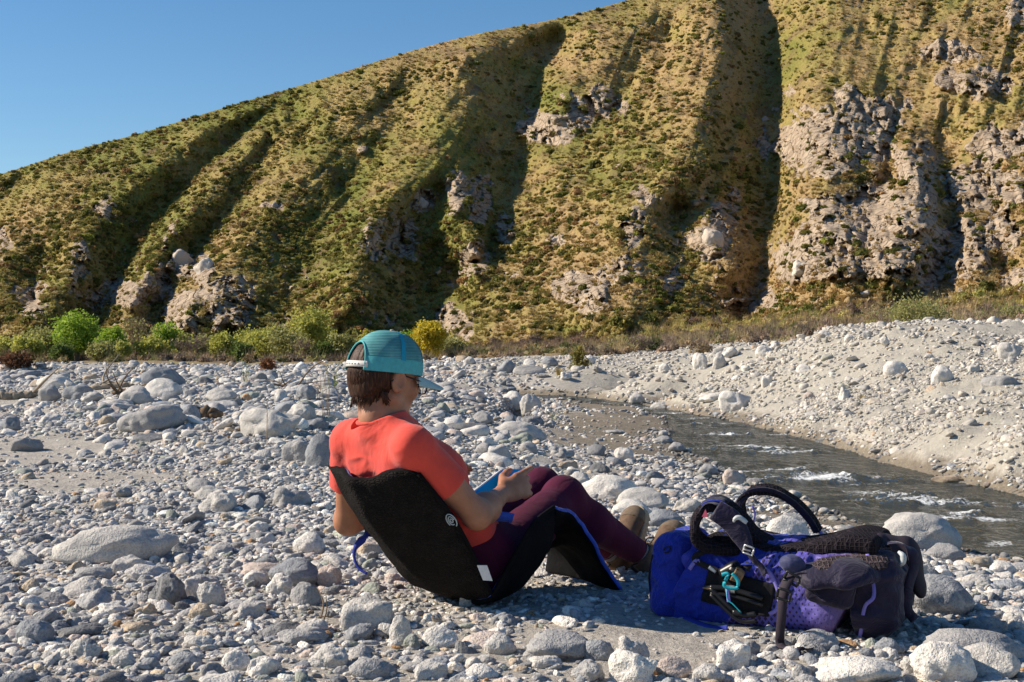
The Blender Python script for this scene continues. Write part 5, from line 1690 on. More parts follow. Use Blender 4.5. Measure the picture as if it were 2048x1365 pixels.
# ---- glasses and eyes
gl_e = empty('glasses', (HC[0] - PEL[0], HC[1] - PEL[1], HC[2]), 'dark-framed glasses')
gl_e.parent = person
M_FRAME = plain('black glasses frame', (.012, .011, .011), .3, .1, 50, 0)
mg, ntg, bg_ = new_mat('lens glass'); bg_.inputs['Transmission Weight'].default_value = 1.; bg_.inputs['Roughness'].default_value = .02; bg_.inputs['IOR'].default_value = 1.05; bg_.inputs['Base Color'].default_value = (.93, .95, .95, 1)
M_EYE = plain('eye white', (.7, .68, .66), .2, .03, 50, 0); M_IRIS = plain('brown iris', (.05, .025, .012), .2, .1, 400, 0)
for s in (-1, 1):
    cx = .034 * s
    rim = []
    for t in np.linspace(0, 2 * pi, 33):
        cx_, sz_ = math.cos(t), math.sin(t)
        x = cx + .027 * np.sign(cx_) * abs(cx_) ** .7; z = -.003 + .020 * np.sign(sz_) * abs(sz_) ** .7
        rim.append(L2(x, .116 - .010 * (abs(x) / .06) ** 2, z))
    part('rim', *tube(rim, .0021, 64, 6), M_FRAME, gl_e)
    q = np.array(rim[:-1]); c_ = q.mean(0)
    part('lens', np.concatenate([[c_], q]), [(0, i + 1, (i + 1) % 32 + 1) for i in range(32)], mg, gl_e)
    part('temple', *tube([L2(.061 * s, .106, .004), L2(.072 * s, .07, .006), L2(.0765 * s, .02, .010), L2(.0775 * s, -.008, .010), L2(.078 * s, -.026, -.012)], .002, 30, 6), M_FRAME, gl_e)
    ev, ef = ICO[3]
    part('eye', L2(.031 * s, .0865, .012) + ev * .0118, ef, M_EYE, person)
    part('iris', L2(.031 * s, .0955, .010) + (ev * np.array((.0055, .0055, .0055))) @ np.eye(3), ef, M_IRIS, person)
part('bridge', *tube([L2(-.008, .1155, .002), L2(0, .118, .005), L2(.008, .1155, .002)], .0019, 10, 6), M_FRAME, gl_e)
# ------------------------------------------------------------------ legless camp chair and notebook
KC = np.array((-.155, 4.07, .012))
def ck(s, w, z): return KC + fd * s + rd * w + zd * z
BACK_E = [px_at(836, 948, 3.735), px_at(898, 1026, 3.78), px_at(938, 1096, 3.83), px_at(963, 1150, 3.875), px_at(985, 1194, 3.91)]
BACK_M = [ck(-.372, .01, .385), ck(-.315, .005, .275), ck(-.205, 0, .15), ck(-.085, 0, .04), ck(.0, 0, .008)]
BACK_F = [ck(-.300, -.205, .385), ck(-.235, -.195, .28), ck(-.135, -.185, .15), ck(-.05, -.18, .05), ck(.02, -.18, .018)]
SEAT_E = [px_at(985, 1194, 3.90), px_at(1034, 1104, 3.92), px_at(1068, 1046, 3.98), px_at(1108, 1014, 4.07)]
SEAT_M = [ck(.0, 0, .008), ck(.12, 0, .008), ck(.22, 0, .045), ck(.32, 0, .120)]
SEAT_F = [ck(.02, -.18, .018), ck(.13, -.18, .035), ck(.23, -.18, .09), ck(.32, -.18, .155)]
FRNT_E = [px_at(1108, 1014, 4.07), px_at(1152, 1036, 4.17), px_at(1197, 1108, 4.23), px_at(1243, 1184, 4.27)]
FRNT_M = [ck(.32, 0, .120), ck(.41, 0, .125), ck(.485, 0, .075), ck(.50, 0, .0)]
FRNT_F = [ck(.32, -.18, .155), ck(.43, -.18, .15), ck(.51, -.19, .08), ck(.52, -.20, .0)]
def quilt_mat(name, col, scale=52., strength=.8):
    m, nt, b = new_mat(name)
    b.inputs['Roughness'].default_value = .9
    b.inputs['Specular IOR Level'].default_value = .06
    p = position(nt)
    vo = node(nt, 'ShaderNodeTexVoronoi', feature='DISTANCE_TO_EDGE'); vo.inputs['Scale'].default_value = scale
    mp = node(nt, 'ShaderNodeMapping'); mp.inputs['Scale'].default_value = (1, 1, 1.6); nt.links.new(p, mp.inputs[0]); nt.links.new(mp.outputs[0], vo.inputs['Vector'])
    n = noise_n(nt, p, 25, 4)
    e = maprange(nt, vo.outputs['Distance'], 0, .22)
    c = ramp(nt, n, [(.3, tuple(x * .75 for x in col)), (.7, tuple(x * 1.3 for x in col))])
    nt.links.new(mixc(nt, math_n(nt, 'MULTIPLY', math_n(nt, 'SUBTRACT', 1., e), .4), c, tuple(x * .4 for x in col)), b.inputs['Base Color'])
    bump(nt, b, math_n(nt, 'ADD', e, math_n(nt, 'MULTIPLY', n, 2.0)), strength, .010)
    return m
M_QUILT = quilt_mat('black quilted nylon', (.0165, .0145, .0135), 80., .55)
M_BLACK = fabric('black nylon', (.0075, .0072, .0078), .25, .3, 14, rough=.9)
M_BLACK.node_tree.nodes['Principled BSDF'].inputs['Sheen Weight'].default_value = 0.
M_BLACK.node_tree.nodes['Principled BSDF'].inputs['Specular IOR Level'].default_value = .06
M_PADBLUE = fabric('blue pad fabric', (.025, .075, .42), .25, .4, 30, rough=.6)
M_WEBBLK = plain('black webbing', (.012, .011, .012), .85, .2, 400, .4, .001)
M_WEBBLU = plain('blue webbing', (.028, .045, .30), .75, .15, 400, .4, .001)
M_TAGW = plain('white care tag', (.75, .74, .72), .7, .05, 100, .1)

def sheet(E, M_, F_, thick, n=44, m=26, wav=.0, pw=2.2, mixl=.45, topf=None):
    """a padded panel through three edge curves; returns (outer, inner, rim) vertex/face sets"""
    e, mm, ff = spline(E, n), spline(M_, n), spline(F_, n)
    v_ = np.linspace(-1, 1, m)
    G = np.zeros((n, m, 3))
    for j, q in enumerate(v_):
        a = abs(q)
        w_e = a ** pw
        lin = mm + ((e if q > 0 else ff) - mm) * a
        G[:, j] = mm * (1 - w_e) + (e if q > 0 else ff) * w_e + (mm + ((e if q > 0 else ff) - mm) * a - (mm * (1 - w_e) + (e if q > 0 else ff) * w_e)) * mixl
        if pw > 3:
            bow = mm * (1 - w_e) + (e if q > 0 else ff) * w_e
            G[:, j, :2] = lin[:, :2]; G[:, j, 2] = bow[:, 2] * (1 - mixl) + lin[:, 2] * mixl
    if topf is not None:
        up_ = unit(G[0, m // 2] - G[6, m // 2])
        fall = np.clip(1 - np.arange(n) / 16., 0, 1) ** 1.5
        G = G + up_ * (fall[:, None] * np.interp(v_, *topf)[None])[..., None]
    du = np.gradient(G, axis=0); dv = np.gradient(G, axis=1)
    nr = np.cross(du, dv); nr /= np.linalg.norm(nr, axis=2)[..., None] + 1e-9
    if wav:
        G = G + nr * (wav * fbm(G.reshape(-1, 3) * 13, 3, 81)).reshape(n, m)[..., None]
    pad = np.minimum(1, np.minimum(np.arange(n)[:, None], np.arange(n)[::-1][:, None]) / 1.5 + .5) * np.minimum(1, np.minimum(np.arange(m)[None], np.arange(m)[::-1][None]) / 2. + .45)
    A = (G + nr * (thick / 2) * pad[..., None]).reshape(-1, 3); B = (G - nr * (thick / 2) * pad[..., None]).reshape(-1, 3)
    id_ = np.arange(n * m).reshape(n, m)
    q = np.stack([id_[:-1, :-1].ravel(), id_[1:, :-1].ravel(), id_[1:, 1:].ravel(), id_[:-1, 1:].ravel()], -1)
    loop = np.concatenate([id_[0, :], id_[1:, -1], id_[-1, -2::-1], id_[-2:0:-1, 0]])
    k = n * m
    V = np.concatenate([A, B])
    rim = np.array([(loop[i], loop[(i + 1) % len(loop)], loop[(i + 1) % len(loop)] + k, loop[i] + k) for i in range(len(loop))])
    return V, q, (q + k)[:, ::-1], rim
def panel(name, E, M_, F_, thick, mats, parent, wav=.007, pw=2.2, mixl=.45, topf=None):
    V, q1, q2, rim = sheet(E, M_, F_, thick, wav=wav, pw=pw, mixl=mixl, topf=topf)
    Fc = np.concatenate([q1, q2, rim])
    me = mesh_of(name, V - np.array(parent_loc(parent)), Fc)
    o = obj(name, me, mats, parent)
    ix = np.concatenate([np.full(len(q1), 0), np.full(len(q2), 1), np.full(len(rim), 2)]).astype(np.int32)
    me.polygons.foreach_set('material_index', ix)
    return o
chair = empty('ground_chair', (KC[0], KC[1], 0), 'black quilted legless camp chair with blue inner side, on the gravel under the person', 'chair')
panel('back_panel', BACK_E, BACK_M, BACK_F, .026, [M_QUILT, M_PADBLUE, M_BLACK], chair, topf=([-1, -.5, 0, .3, .5, .65, .8, .92, 1], [0, -.004, -.016, -.022, -.014, .004, .014, .010, 0]))
panel('seat_panel', SEAT_E, SEAT_M, SEAT_F, .022, [M_BLACK, M_PADBLUE, M_BLACK], chair, pw=5., mixl=.12)
panel('front_panel', FRNT_E, FRNT_M, FRNT_F, .026, [M_BLACK, M_PADBLUE, M_PADBLUE], chair)
e_ = spline(BACK_E, 30)
part('edge_binding', *tube([q + rd * .003 for q in e_[::2]], .006, 50, 6), M_BLACK, chair)
part('edge_binding', *tube(spline(SEAT_E, 14), .006, 40, 6), M_BLACK, chair)
part('edge_binding', *tube(spline(BACK_F, 14) - rd * .003, .005, 40, 6), M_BLACK, chair)
# blue side strap on the far side, with a loose end
part('side_strap', *ribbon([px_at(752, 1052, 4.16), px_at(738, 1066, 4.16), px_at(724, 1080, 4.15), px_at(710, 1098, 4.14), px_at(709, 1118, 4.13), px_at(718, 1137, 4.12), px_at(734, 1148, 4.11)], [.028, .03, .026, .012, .008, .008, .008], .003, unit((.6, .2, .5)), 40), M_WEBBLU, chair)
part('strap_buckle', *box_vf(px_at(744, 1060, 4.15), (unit((.7, .1, -.7)), unit((.7, 0, .7)), (0, 1, 0)), (.02, .014, .005)), M_WEBBLK, chair)
# blue waist strap crossing the near side under the elbow
part('side_strap', *ribbon([px_at(985, 1032, 3.99), px_at(1008, 1034, 4.0), px_at(1026, 1037, 4.01)], .028, .003, unit((-.05, -.3, 1)), 20), M_PADBLUE, chair)
# care tag
tg = [px_at(954, 1131, 3.845), px_at(974, 1131, 3.855), px_at(985, 1162, 3.87), px_at(966, 1161, 3.86)]
tgn = unit(np.cross(tg[1] - tg[0], tg[3] - tg[0])) * .0012
part('care_tag', np.array([q + tgn for q in tg] + [q - tgn for q in tg]), [(0, 1, 2, 3), (7, 6, 5, 4), (0, 4, 5, 1), (1, 5, 6, 2), (2, 6, 7, 3), (3, 7, 4, 0)], M_TAGW, chair, False)
# round swirl emblem printed on the near edge of the back
lc = px_at(903, 1042, 3.772)
M_EMB = plain('grey emblem print', (.42, .45, .43), .7, .15, 300, 0)
lu, lv = unit((.50, .12, -.80)), unit((.80, -.45, .45))
for rr, a0, a1 in ((.016, .3, 5.2), (.010, 1.5, 6.6), (.0045, 0, 6.2)):
    part('emblem', *tube([lc + lu * 1.25 * rr * math.cos(t) + lv * rr * .8 * math.sin(t) for t in np.linspace(a0, a1, 16)], .0016, 30, 5), M_EMB, chair)

# ---- notebook on the thighs
nbA = px_at(938, 990, 4.07); nbB = px_at(1001, 941, 4.22); nbC = px_at(1064, 941, 4.31)
e1_ = nbB - nbA; e2_ = nbC - nbB; nn_ = unit(np.cross(e2_, e1_)); nn_ = nn_ if nn_[2] > 0 else -nn_
nb = empty('notebook', nbA, 'bright blue spiral-bound notebook lying on the thighs under the right hand', 'notebook')
M_COVER = plain('bright blue cover', (.0, .34, .80), .75, .04, 40, .05, .0005, .12)
M_PAPER = plain('paper', (.78, .77, .73), .9, .05, 400, .2, .0005)
def slab(o_, t0, t1, in_):
    c = [nbA + unit(e1_) * in_ + unit(e2_) * in_, nbB - unit(e1_) * in_ + unit(e2_) * in_, nbC - unit(e1_) * in_ - unit(e2_) * in_, nbA + e2_ + unit(e1_) * in_ - unit(e2_) * in_]
    return np.array([q + nn_ * t0 for q in c] + [q + nn_ * t1 for q in c]), [(3, 2, 1, 0), (4, 5, 6, 7), (0, 1, 5, 4), (1, 2, 6, 5), (2, 3, 7, 6), (3, 0, 4, 7)]
part('cover', *slab(0, .0052, .0066, 0.), M_COVER, nb, False)
part('pages', *slab(0, -.0049, .0050, .003), M_PAPER, nb, False)
part('back_cover', *slab(0, -.0066, -.0051, 0.), M_COVER, nb, False)
M_WIRE = plain('white wire', (.8, .8, .8), .35, .03, 50, 0)
for k in range(26):
    c = nbA + e1_ * ((k + .7) / 26.5) + unit(e2_) * .003
    part('spiral_ring', *tube([c + (unit(e2_) * math.cos(t) * .9 + nn_ * math.sin(t) * 1.15) * .0075 for t in np.linspace(0, 2 * pi, 14)], .0009, 14, 5), M_WIRE, nb)
# ------------------------------------------------------------------ the backpack, lying on its front with the harness up
PA, PB = np.array((.484, 3.92, .108)), np.array((.985, 3.69, .098))
PC = (PA + PB) / 2
pax = unit((PB - PA) * np.array((1, 1, 0))); pw = np.array((-pax[1], pax[0], 0.)); PFR = np.array((pax, pw, zd))
def bp(l, w, h): return PC + pax * l + pw * w + zd * h
def sd_pack(p, g=0.):
    q = (p - PC) @ PFR.T
    l = q[:, 0]
    t = np.clip((l + .34) / .68, 0, 1)
    hh = .118 + .008 * np.sin(t * 5) - .012 * sstep(.35, .6, t) * sstep(.95, .6, t)
    hw = .150 + .012 * np.sin(t * 3.1)
    wr_ = .011 * fbm(p * np.array((11, 11, 11)), 3, 301) + .010 * np.abs(fbm(p * np.array((14, 14, 22)), 3, 303)) - .002
    k = np.stack([np.abs(l) - (.315 - .07), np.abs(q[:, 1]) * (.15 / hw) - (.15 - .075), np.abs(q[:, 2]) * (.12 / hh) - (.12 - .075)], -1)
    d = np.sqrt((np.maximum(k, 0) ** 2).sum(1)) + np.minimum(k.max(1), 0) - .075
    return d + wr_ - g
def nylon(name, col, fold=.5, scale=16., rough=.6, var=.2):
    m = fabric(name, col, var, fold, scale, 700., rough)
    return m
M_BLUE = nylon('ultramarine pack nylon', (.008, .024, .30), .9, 22)
M_VIOL = nylon('violet pack nylon', (.045, .055, .40), .6, 18)
M_CHAR = nylon('navy charcoal pack nylon', (.016, .012, .034), .7, 16)
M_LAV = plain('lavender webbing', (.20, .17, .52), .7, .1, 300, .3, .001)
M_GWEB = plain('dark plum webbing', (.030, .022, .032), .8, .15, 300, .4, .001)
M_PLAS = plain('black plastic', (.012, .012, .013), .35, .1, 60, 0)
M_SILV = plain('silver buckle', (.55, .55, .53), .35, .05, 60, 0, metal=.7)
M_WHITEP = plain('pale grey plastic', (.48, .50, .50), .4, .05, 60, 0)
def dot_mat():
    """violet panel with a grid of dark diamonds that shrink towards the base"""
    m, nt, b = new_mat('violet dotted panel')
    b.inputs['Roughness'].default_value = .6
    co = objco(nt)
    mp = node(nt, 'ShaderNodeMapping'); mp.inputs['Rotation'].default_value = (0, 0, math.atan2(-pax[1], pax[0])); nt.links.new(co, mp.inputs[0])
    sep = node(nt, 'ShaderNodeSeparateXYZ'); nt.links.new(mp.outputs[0], sep.inputs[0])
    x, z = sep.outputs['X'], sep.outputs['Z']
    a = math_n(nt, 'ADD', math_n(nt, 'MULTIPLY', x, 62.), math_n(nt, 'MULTIPLY', z, 44.))
    c = math_n(nt, 'SUBTRACT', math_n(nt, 'MULTIPLY', x, 62.), math_n(nt, 'MULTIPLY', z, 44.))
    def tri(v): return math_n(nt, 'ABSOLUTE', math_n(nt, 'SUBTRACT', math_n(nt, 'FRACT', v), .5))
    dd_ = math_n(nt, 'MAXIMUM', tri(a), tri(c))
    lim = maprange(nt, x, -.06, .17, .36, .06)
    dk = math_n(nt, 'LESS_THAN', dd_, lim)
    n = noise_n(nt, co, 18, 4, .5, .5)
    base = ramp(nt, n, [(.3, (.085, .075, .38)), (.7, (.135, .115, .47))])
    base = mixc(nt, maprange(nt, x, .06, .2), base, (.13, .09, .22))
    nt.links.new(mixc(nt, dk, base, (.025, .02, .075)), b.inputs['Base Color'])
    bump(nt, b, n, .5, .03)
    return m
M_DOTS = dot_mat()
def hexmesh_mat(name, col, scale=95., strength=.9):
    m, nt, b = new_mat(name)
    b.inputs['Roughness'].default_value = .95
    b.inputs['Specular IOR Level'].default_value = .1
    p = position(nt)
    vo = node(nt, 'ShaderNodeTexVoronoi', feature='DISTANCE_TO_EDGE'); vo.inputs['Scale'].default_value = scale; vo.inputs['Randomness'].default_value = .25
    nt.links.new(p, vo.inputs['Vector'])
    e = maprange(nt, vo.outputs['Distance'], .02, .2)
    nt.links.new(mixc(nt, e, col, tuple(c * .35 for c in col)), b.inputs['Base Color'])
    bump(nt, b, math_n(nt, 'SUBTRACT', 1., e), strength, .004)
    return m
M_HEX = hexmesh_mat('dark plum spacer mesh', (.034, .027, .034))
M_HEX2 = hexmesh_mat('mauve spacer mesh', (.11, .085, .09), 80.)

pack = empty('backpack', (PC[0], PC[1], 0), 'blue, violet and charcoal hiking backpack lying on its front on the gravel', 'backpack')
LO, HI = bp(-.36, -.3, -.15), bp(.36, .3, .18)
_cn = np.array([bp(a_, b_, c_) for a_ in (-.37, .36) for b_ in (-.21, .21) for c_ in (-.14, .17)])
lo = _cn.min(0); hi = _cn.max(0)
def slab_cut(p, l0, l1, slant=0.):
    q = (p - PC) @ PFR.T
    x = q[:, 0] + slant * q[:, 2]
    return np.maximum(l0 - x, x - l1)
def base_fn(p): return smax(sd_pack(p, .001), slab_cut(p, .195, .5, .1), .006)
def mid_fn(p): return smax(sd_pack(p, .003), slab_cut(p, -.075, .202, -.55), .006)
def top_fn(p): return smax(sd_pack(p, .000), slab_cut(p, -.26, -.060, -.55), .006)
v, f = surf(base_fn, lo, hi, .006); part('base_panel', v, f, M_CHAR, pack)
v, f = surf(mid_fn, lo, hi, .006); part('side_panel', v, f, M_DOTS, pack)
v, f = surf(top_fn, lo, hi, .006); part('main_body', v, f, M_BLUE, pack)
def lid_fn(p):
    d = rbox(p, bp(-.290, .0, .010), PFR, (.060, .135, .120), .052)
    d = smin(d, ell(p, bp(-.295, -.02, -.045), PFR, (.065, .15, .075)), .04)
    return d + .010 * fbm(p * 13, 3, 311) + .006 * np.abs(fbm(p * 28, 2, 313))
v, f = surf(lid_fn, lo, hi, .006); lid = part('lid', v, f, M_BLUE, pack)
def ext_fn(p):      # gathered storm collar between lid and body
    q = (p - PC) @ PFR.T
    d = rbox(p, bp(-.235, 0, .0), PFR, (.040, .128, .105), .05)
    return d + .007 * np.sin(np.arctan2(q[:, 2], q[:, 1]) * 16) + .006 * fbm(p * 20, 2, 317)
v, f = surf(ext_fn, lo, hi, .006); part('storm_collar', v, f, M_VIOL, pack)
# back panel and harness
def back_fn(p):
    q = (p - PC) @ PFR.T
    top_ = .108 - .018 * np.exp(-((q[:, 0] - .0) / .10) ** 2) + .022 * np.exp(-((q[:, 0] - .20) / .07) ** 2)
    k = np.stack([np.abs(q[:, 0] - .03) - .21, np.abs(q[:, 1]) - .105, np.abs(q[:, 2] - top_) - .006], -1)
    d = np.sqrt((np.maximum(k, 0) ** 2).sum(1)) + np.minimum(k.max(1), 0) - .018
    groove = .006 * np.exp(-(q[:, 1] / .016) ** 2)
    return (d + groove) * .9
v, f = surf(back_fn, lo, hi, .006); part('back_panel', v, f, M_HEX, pack)
def lum_fn(p):
    q = (p - PC) @ PFR.T
    d = ell(p, bp(.205, -.040, .108), PFR, (.080, .050, .026)); d = smin(d, ell(p, bp(.205, .050, .108), PFR, (.080, .050, .026)), .012)
    return d + .0016 * np.sin(q[:, 0] * 400)
v, f = surf(lum_fn, lo, hi, .004); part('lumbar_pad', v, f, M_HEX2, pack)

def strap(name, pts, width, thick, wd, mat, n=48, round_=True, parent=pack):
    return part(name, *ribbon(pts, width, thick, wd, n, round_), mat, parent)
# far shoulder strap: a free-standing arch
AR = [px_at(1512, 1082, 3.84), px_at(1488, 1045, 3.85), px_at(1482, 1008, 3.86), px_at(1506, 984, 3.87), px_at(1545, 981, 3.88), px_at(1588, 1002, 3.89), px_at(1622, 1036, 3.90), px_at(1638, 1062, 3.90)]
WA = [unit(pw + pax * .1)] * 3 + [unit(pw + zd * .25)] * 2 + [unit(pw - zd * .1 + pax * .2)] * 3
s1 = strap('shoulder_strap', AR, [.062, .065, .066, .064, .06, .05, .036], .017, WA, M_HEX, 60)
strap('strap_webbing', [px_at(1638, 1062, 3.90), px_at(1655, 1082, 3.89), px_at(1688, 1104, 3.86)], .018, .002, unit(pw + zd * .4), M_LAV, 14, False)
strap('strap_edge', [q - unit(pw) * .031 for q in np.array(AR)], .006, .019, WA, M_CHAR, 60)
strap('sternum_loop', [px_at(1505, 1012, 3.82), px_at(1510, 1030, 3.82), px_at(1506, 1048, 3.82), px_at(1512, 1060, 3.82)], .012, .002, unit(pw), M_LAV, 14, False)
# near shoulder strap: folded over itself towards the lid
NR = [px_at(1548, 1092, 3.80), px_at(1512, 1070, 3.77), px_at(1478, 1038, 3.76), px_at(1440, 1014, 3.755), px_at(1408, 1018, 3.75), px_at(1390, 1048, 3.745), px_at(1400, 1082, 3.74), px_at(1440, 1098, 3.735), px_at(1478, 1102, 3.73)]
WN = [unit(pw)] * 2 + [unit(pw * .9 + zd * .25)] * 2 + [unit(pw * .9 - pax * .3)] * 2 + [unit(pw * .8 + zd * .45)] * 3
strap('shoulder_strap', NR, [.08, .09, .095, .092, .085, .07, .055, .04, .03], .026, WN, M_HEX, 70)
strap('strap_face', [q + unit(zd * .7 - pw * .2) * .0125 for q in np.array(NR[1:6])], [.07, .08, .085, .08, .06], .004, WN[1:6], M_CHAR, 40)
strap('strap_trim', [q + unit(zd * .7 - pw * .25) * .0155 for q in np.array(NR[2:6])], .012, .002, WN[2:6], M_WEBBLU, 30, False)
# outer flap of that strap running down to the ladder buckle
strap('strap_flap', [px_at(1430, 1020, 3.70), px_at(1462, 1042, 3.69), px_at(1482, 1072, 3.68), px_at(1497, 1102, 3.672)], [.055, .06, .05, .03], .010, [unit(pax * .8 + zd * .5 + pw * .35)] * 4, M_CHAR, 30)
def frame_ring(c, a, b, ha, hb, rr):
    pts = [c + a * ha * x + b * hb * y for x, y in ((-1, -1), (1, -1), (1, 1), (-1, 1), (-1, -1))]
    P = np.concatenate([np.linspace(pts[i], pts[i + 1], 5)[:-1] for i in range(4)] + [[pts[0]]])
    return tube(P, rr, 0, 6)
part('ladder_buckle', *frame_ring(px_at(1497, 1101, 3.660), unit(pax + zd * -.3), unit(zd + pax * .3), .013, .010, .0028), M_SILV, pack)
part('buckle_bar', *tube([px_at(1487, 1099, 3.66), px_at(1507, 1104, 3.66)], .0022, 4, 6), M_SILV, pack)
strap('lift_webbing', [px_at(1497, 1101, 3.662), px_at(1506, 1118, 3.655), px_at(1522, 1134, 3.65), px_at(1530, 1150, 3.645)], .016, .002, unit(pax + zd * .4), M_CHAR, 20, False)
part('sternum_buckle', *tube([px_at(1466, 1050, 3.69), px_at(1470, 1038, 3.685), px_at(1480, 1036, 3.685), px_at(1492, 1046, 3.685), px_at(1488, 1040, 3.685), px_at(1484, 1048, 3.685)], [.0035, .006, .007, .005, .003], 24, 8), M_WHITEP, pack)
# small pink triangle printed on the strap
tri_c = px_at(1411, 1028, 3.70)
part('emblem', np.array([tri_c + zd * .012, tri_c - pax * .010 - zd * .008, tri_c + pax * .007 - zd * .009, tri_c + zd * .012 + pw * .002, tri_c - pax * .010 - zd * .008 + pw * .002, tri_c + pax * .007 - zd * .009 + pw * .002]), [(0, 1, 2), (5, 4, 3), (0, 3, 4, 1), (1, 4, 5, 2), (2, 5, 3, 0)], plain('pink print', (.42, .07, .13), .7), pack, False)

# hip belt, near wing: padded fin with a pouch, and the far wing at the base end
def belt_fn(p):
    a_, b_, c_, d_ = bp(.26, -.10, .070), bp(.195, -.17, .066), bp(.12, -.19, .058), bp(.08, -.19, .058)
    nn = unit(-pw * .5 + zd * .85)
    d = cone(p, a_, b_, .048, .050, nn, 2.2); d = smin(d, cone(p, b_, c_, .050, .040, nn, 2.2), .02); d = smin(d, cone(p, c_, d_, .040, .026, nn, 2.0), .02)
    return d + .004 * fbm(p * 16, 2, 331)
v, f = surf(belt_fn, lo - .1, hi + .05, .005); belt = part('hip_belt', v, f, M_CHAR, pack)
def fin_fn(p):
    q = (p - PC) @ PFR.T
    nn = unit(-pw * .42 + zd * .9)
    d = cone(p, bp(.25, -.115, .090), bp(.140, -.175, .080), .040, .032, nn, 2.6)
    return d + .0018 * np.sin((q[:, 0] * .8 + q[:, 1]) * 420)
v, f = surf(fin_fn, lo - .1, hi + .05, .0035); part('belt_pad', v, f, M_HEX2, belt)
def pouch_fn(p):
    return rbox(p, bp(.155, -.175, .018), np.array((unit(pax - zd * .15), pw, unit(zd + pax * .15))), (.062, .026, .040), .024) + .007 * fbm(p * 18, 2, 337)
v, f = surf(pouch_fn, lo - .1, hi + .05, .005); part('pouch', v, f, M_CHAR, belt)
def tab_fn(p):
    return ell(p, bp(.065, -.195, .082), np.array((unit(pax + zd * .1), pw, zd)), (.034, .016, .024)) + .004 * fbm(p * 20, 2, 341)
v, f = surf(tab_fn, lo - .1, hi + .05, .004); part('belt_tip', v, f, nylon('slate blue nylon', (.035, .040, .10), .6, 18), belt)
strap('zip_pull', [bp(.12, -.206, .02), bp(.135, -.21, .005), bp(.155, -.212, -.004), bp(.175, -.208, .0)], .004, .003, zd, M_CHAR, 20, False, belt)
# near belt webbing: down over the side to the ground
wb = [px_at(1606, 1148, 3.50), px_at(1585, 1150, 3.475), px_at(1572, 1168, 3.46), px_at(1566, 1195, 3.45), px_at(1563, 1235, 3.45), px_at(1560, 1270, 3.46), px_at(1561, 1290, 3.465), hit(1572, 1306) + zd * .012, hit(1596, 1311) + zd * .012, hit(1622, 1306) + zd * .008]
strap('belt_webbing', wb, [.026, .028, .026, .023, .022, .022, .022, .022, .02], .0025, [unit(pax + zd * .2)] * 7 + [unit(pax * .5 + pw * .8)] * 3, M_GWEB, 70, False, belt)
part('belt_buckle', *join(frame_ring(px_at(1568, 1190, 3.435), unit(pax + zd * -.2), unit(zd + pax * .2), .016, .012, .004), frame_ring(px_at(1584, 1158, 3.46), unit(pax - zd * .5), unit(zd + pax * .5), .018, .011, .004)), M_PLAS, belt)
# far wing with its clip and long webbing
def far_fn(p):
    nn = unit(pax * .9 + zd * .3)
    d = cone(p, bp(.25, .02, .10), bp(.315, .06, .085), .050, .046, nn, 1.9); d = smin(d, cone(p, bp(.315, .06, .085), bp(.335, .045, .015), .045, .040, nn, 2.2), .02)
    return d + .004 * fbm(p * 16, 2, 347)
v, f = surf(far_fn, lo - .05, hi + .12, .005); fb = part('hip_belt', v, f, M_GWEB, pack)
part('belt_clip', *tube([px_at(1797, 1104, 3.60), px_at(1806, 1112, 3.59), px_at(1806, 1124, 3.59), px_at(1800, 1132, 3.60)], [.004, .008, .008, .004], 14, 8), M_WHITEP, fb)
strap('belt_webbing', [px_at(1762, 1096, 3.66), px_at(1782, 1086, 3.65), px_at(1808, 1090, 3.63), px_at(1825, 1108, 3.62), px_at(1828, 1135, 3.62), px_at(1819, 1165, 3.62), px_at(1814, 1195, 3.62), px_at(1816, 1222, 3.63), px_at(1830, 1240, 3.64)], [.024, .03, .032, .03, .027, .026, .026, .026, .025], .003, [unit(pw * .9 - pax * .3)] * 3 + [unit(pw * .55 + pax * .75)] * 6, M_CHAR, 60, False, fb)

# straps and cords over the near side: pressed onto the pack
def press(pts, fn=sd_pack, off=.004):
    P = np.array(pts, float)
    for _ in range(30):
        d = fn(P); e = 1e-3
        g = np.stack([(fn(P + np.eye(3)[i] * e) - d) / e for i in range(3)], -1)
        g /= np.linalg.norm(g, axis=1)[:, None] + 1e-9
        P = P - g * (d - off)[:, None] * .7
    return P
def onside(pts, d=3.62, off=.011):
    return press([px_at(x, y, d) for x, y in pts], off=off)
for pts, w_, mt in (([(1520, 1128), (1535, 1150), (1553, 1175), (1556, 1200), (1546, 1225), (1532, 1243)], .010, M_LAV), ([(1742, 1148), (1742, 1175), (1738, 1205), (1728, 1240), (1708, 1275)], .009, M_LAV),
                    ([(1385, 1052), (1382, 1080), (1380, 1110)], .016, M_WEBBLK), ([(1488, 1112), (1487, 1130), (1484, 1150)], .018, M_WEBBLK), ([(1385, 1095), (1430, 1098), (1480, 1108), (1515, 1126)], .006, M_WEBBLU),
                    ([(1335, 1055), (1330, 1090), (1335, 1130)], .010, M_LAV)):
    P = onside(pts)
    part('compression_strap', *ribbon(P, w_, .003, unit(pax), 30), mt, pack)
part('cord_lock', *tube(onside([(1520, 1126), (1524, 1133)], off=.012), .007, 6, 8), M_WHITEP, pack)
part('cord_lock', *tube(onside([(1396, 1138), (1394, 1148)], off=.010), .005, 6, 8), M_WHITEP, pack)
part('lid_cord', *tube(press([px_at(x, y, 3.80) for x, y in ((1322, 1100), (1330, 1092), (1342, 1095), (1338, 1104), (1326, 1106))], lid_fn, .004), .0018, 30, 5), M_WEBBLK, lid)
part('lid_zip', *tube(press([px_at(x, y, 3.85) for x, y in ((1318, 1110), (1322, 1150), (1330, 1190))], lid_fn, .002), .003, 24, 6), M_WEBBLK, lid)
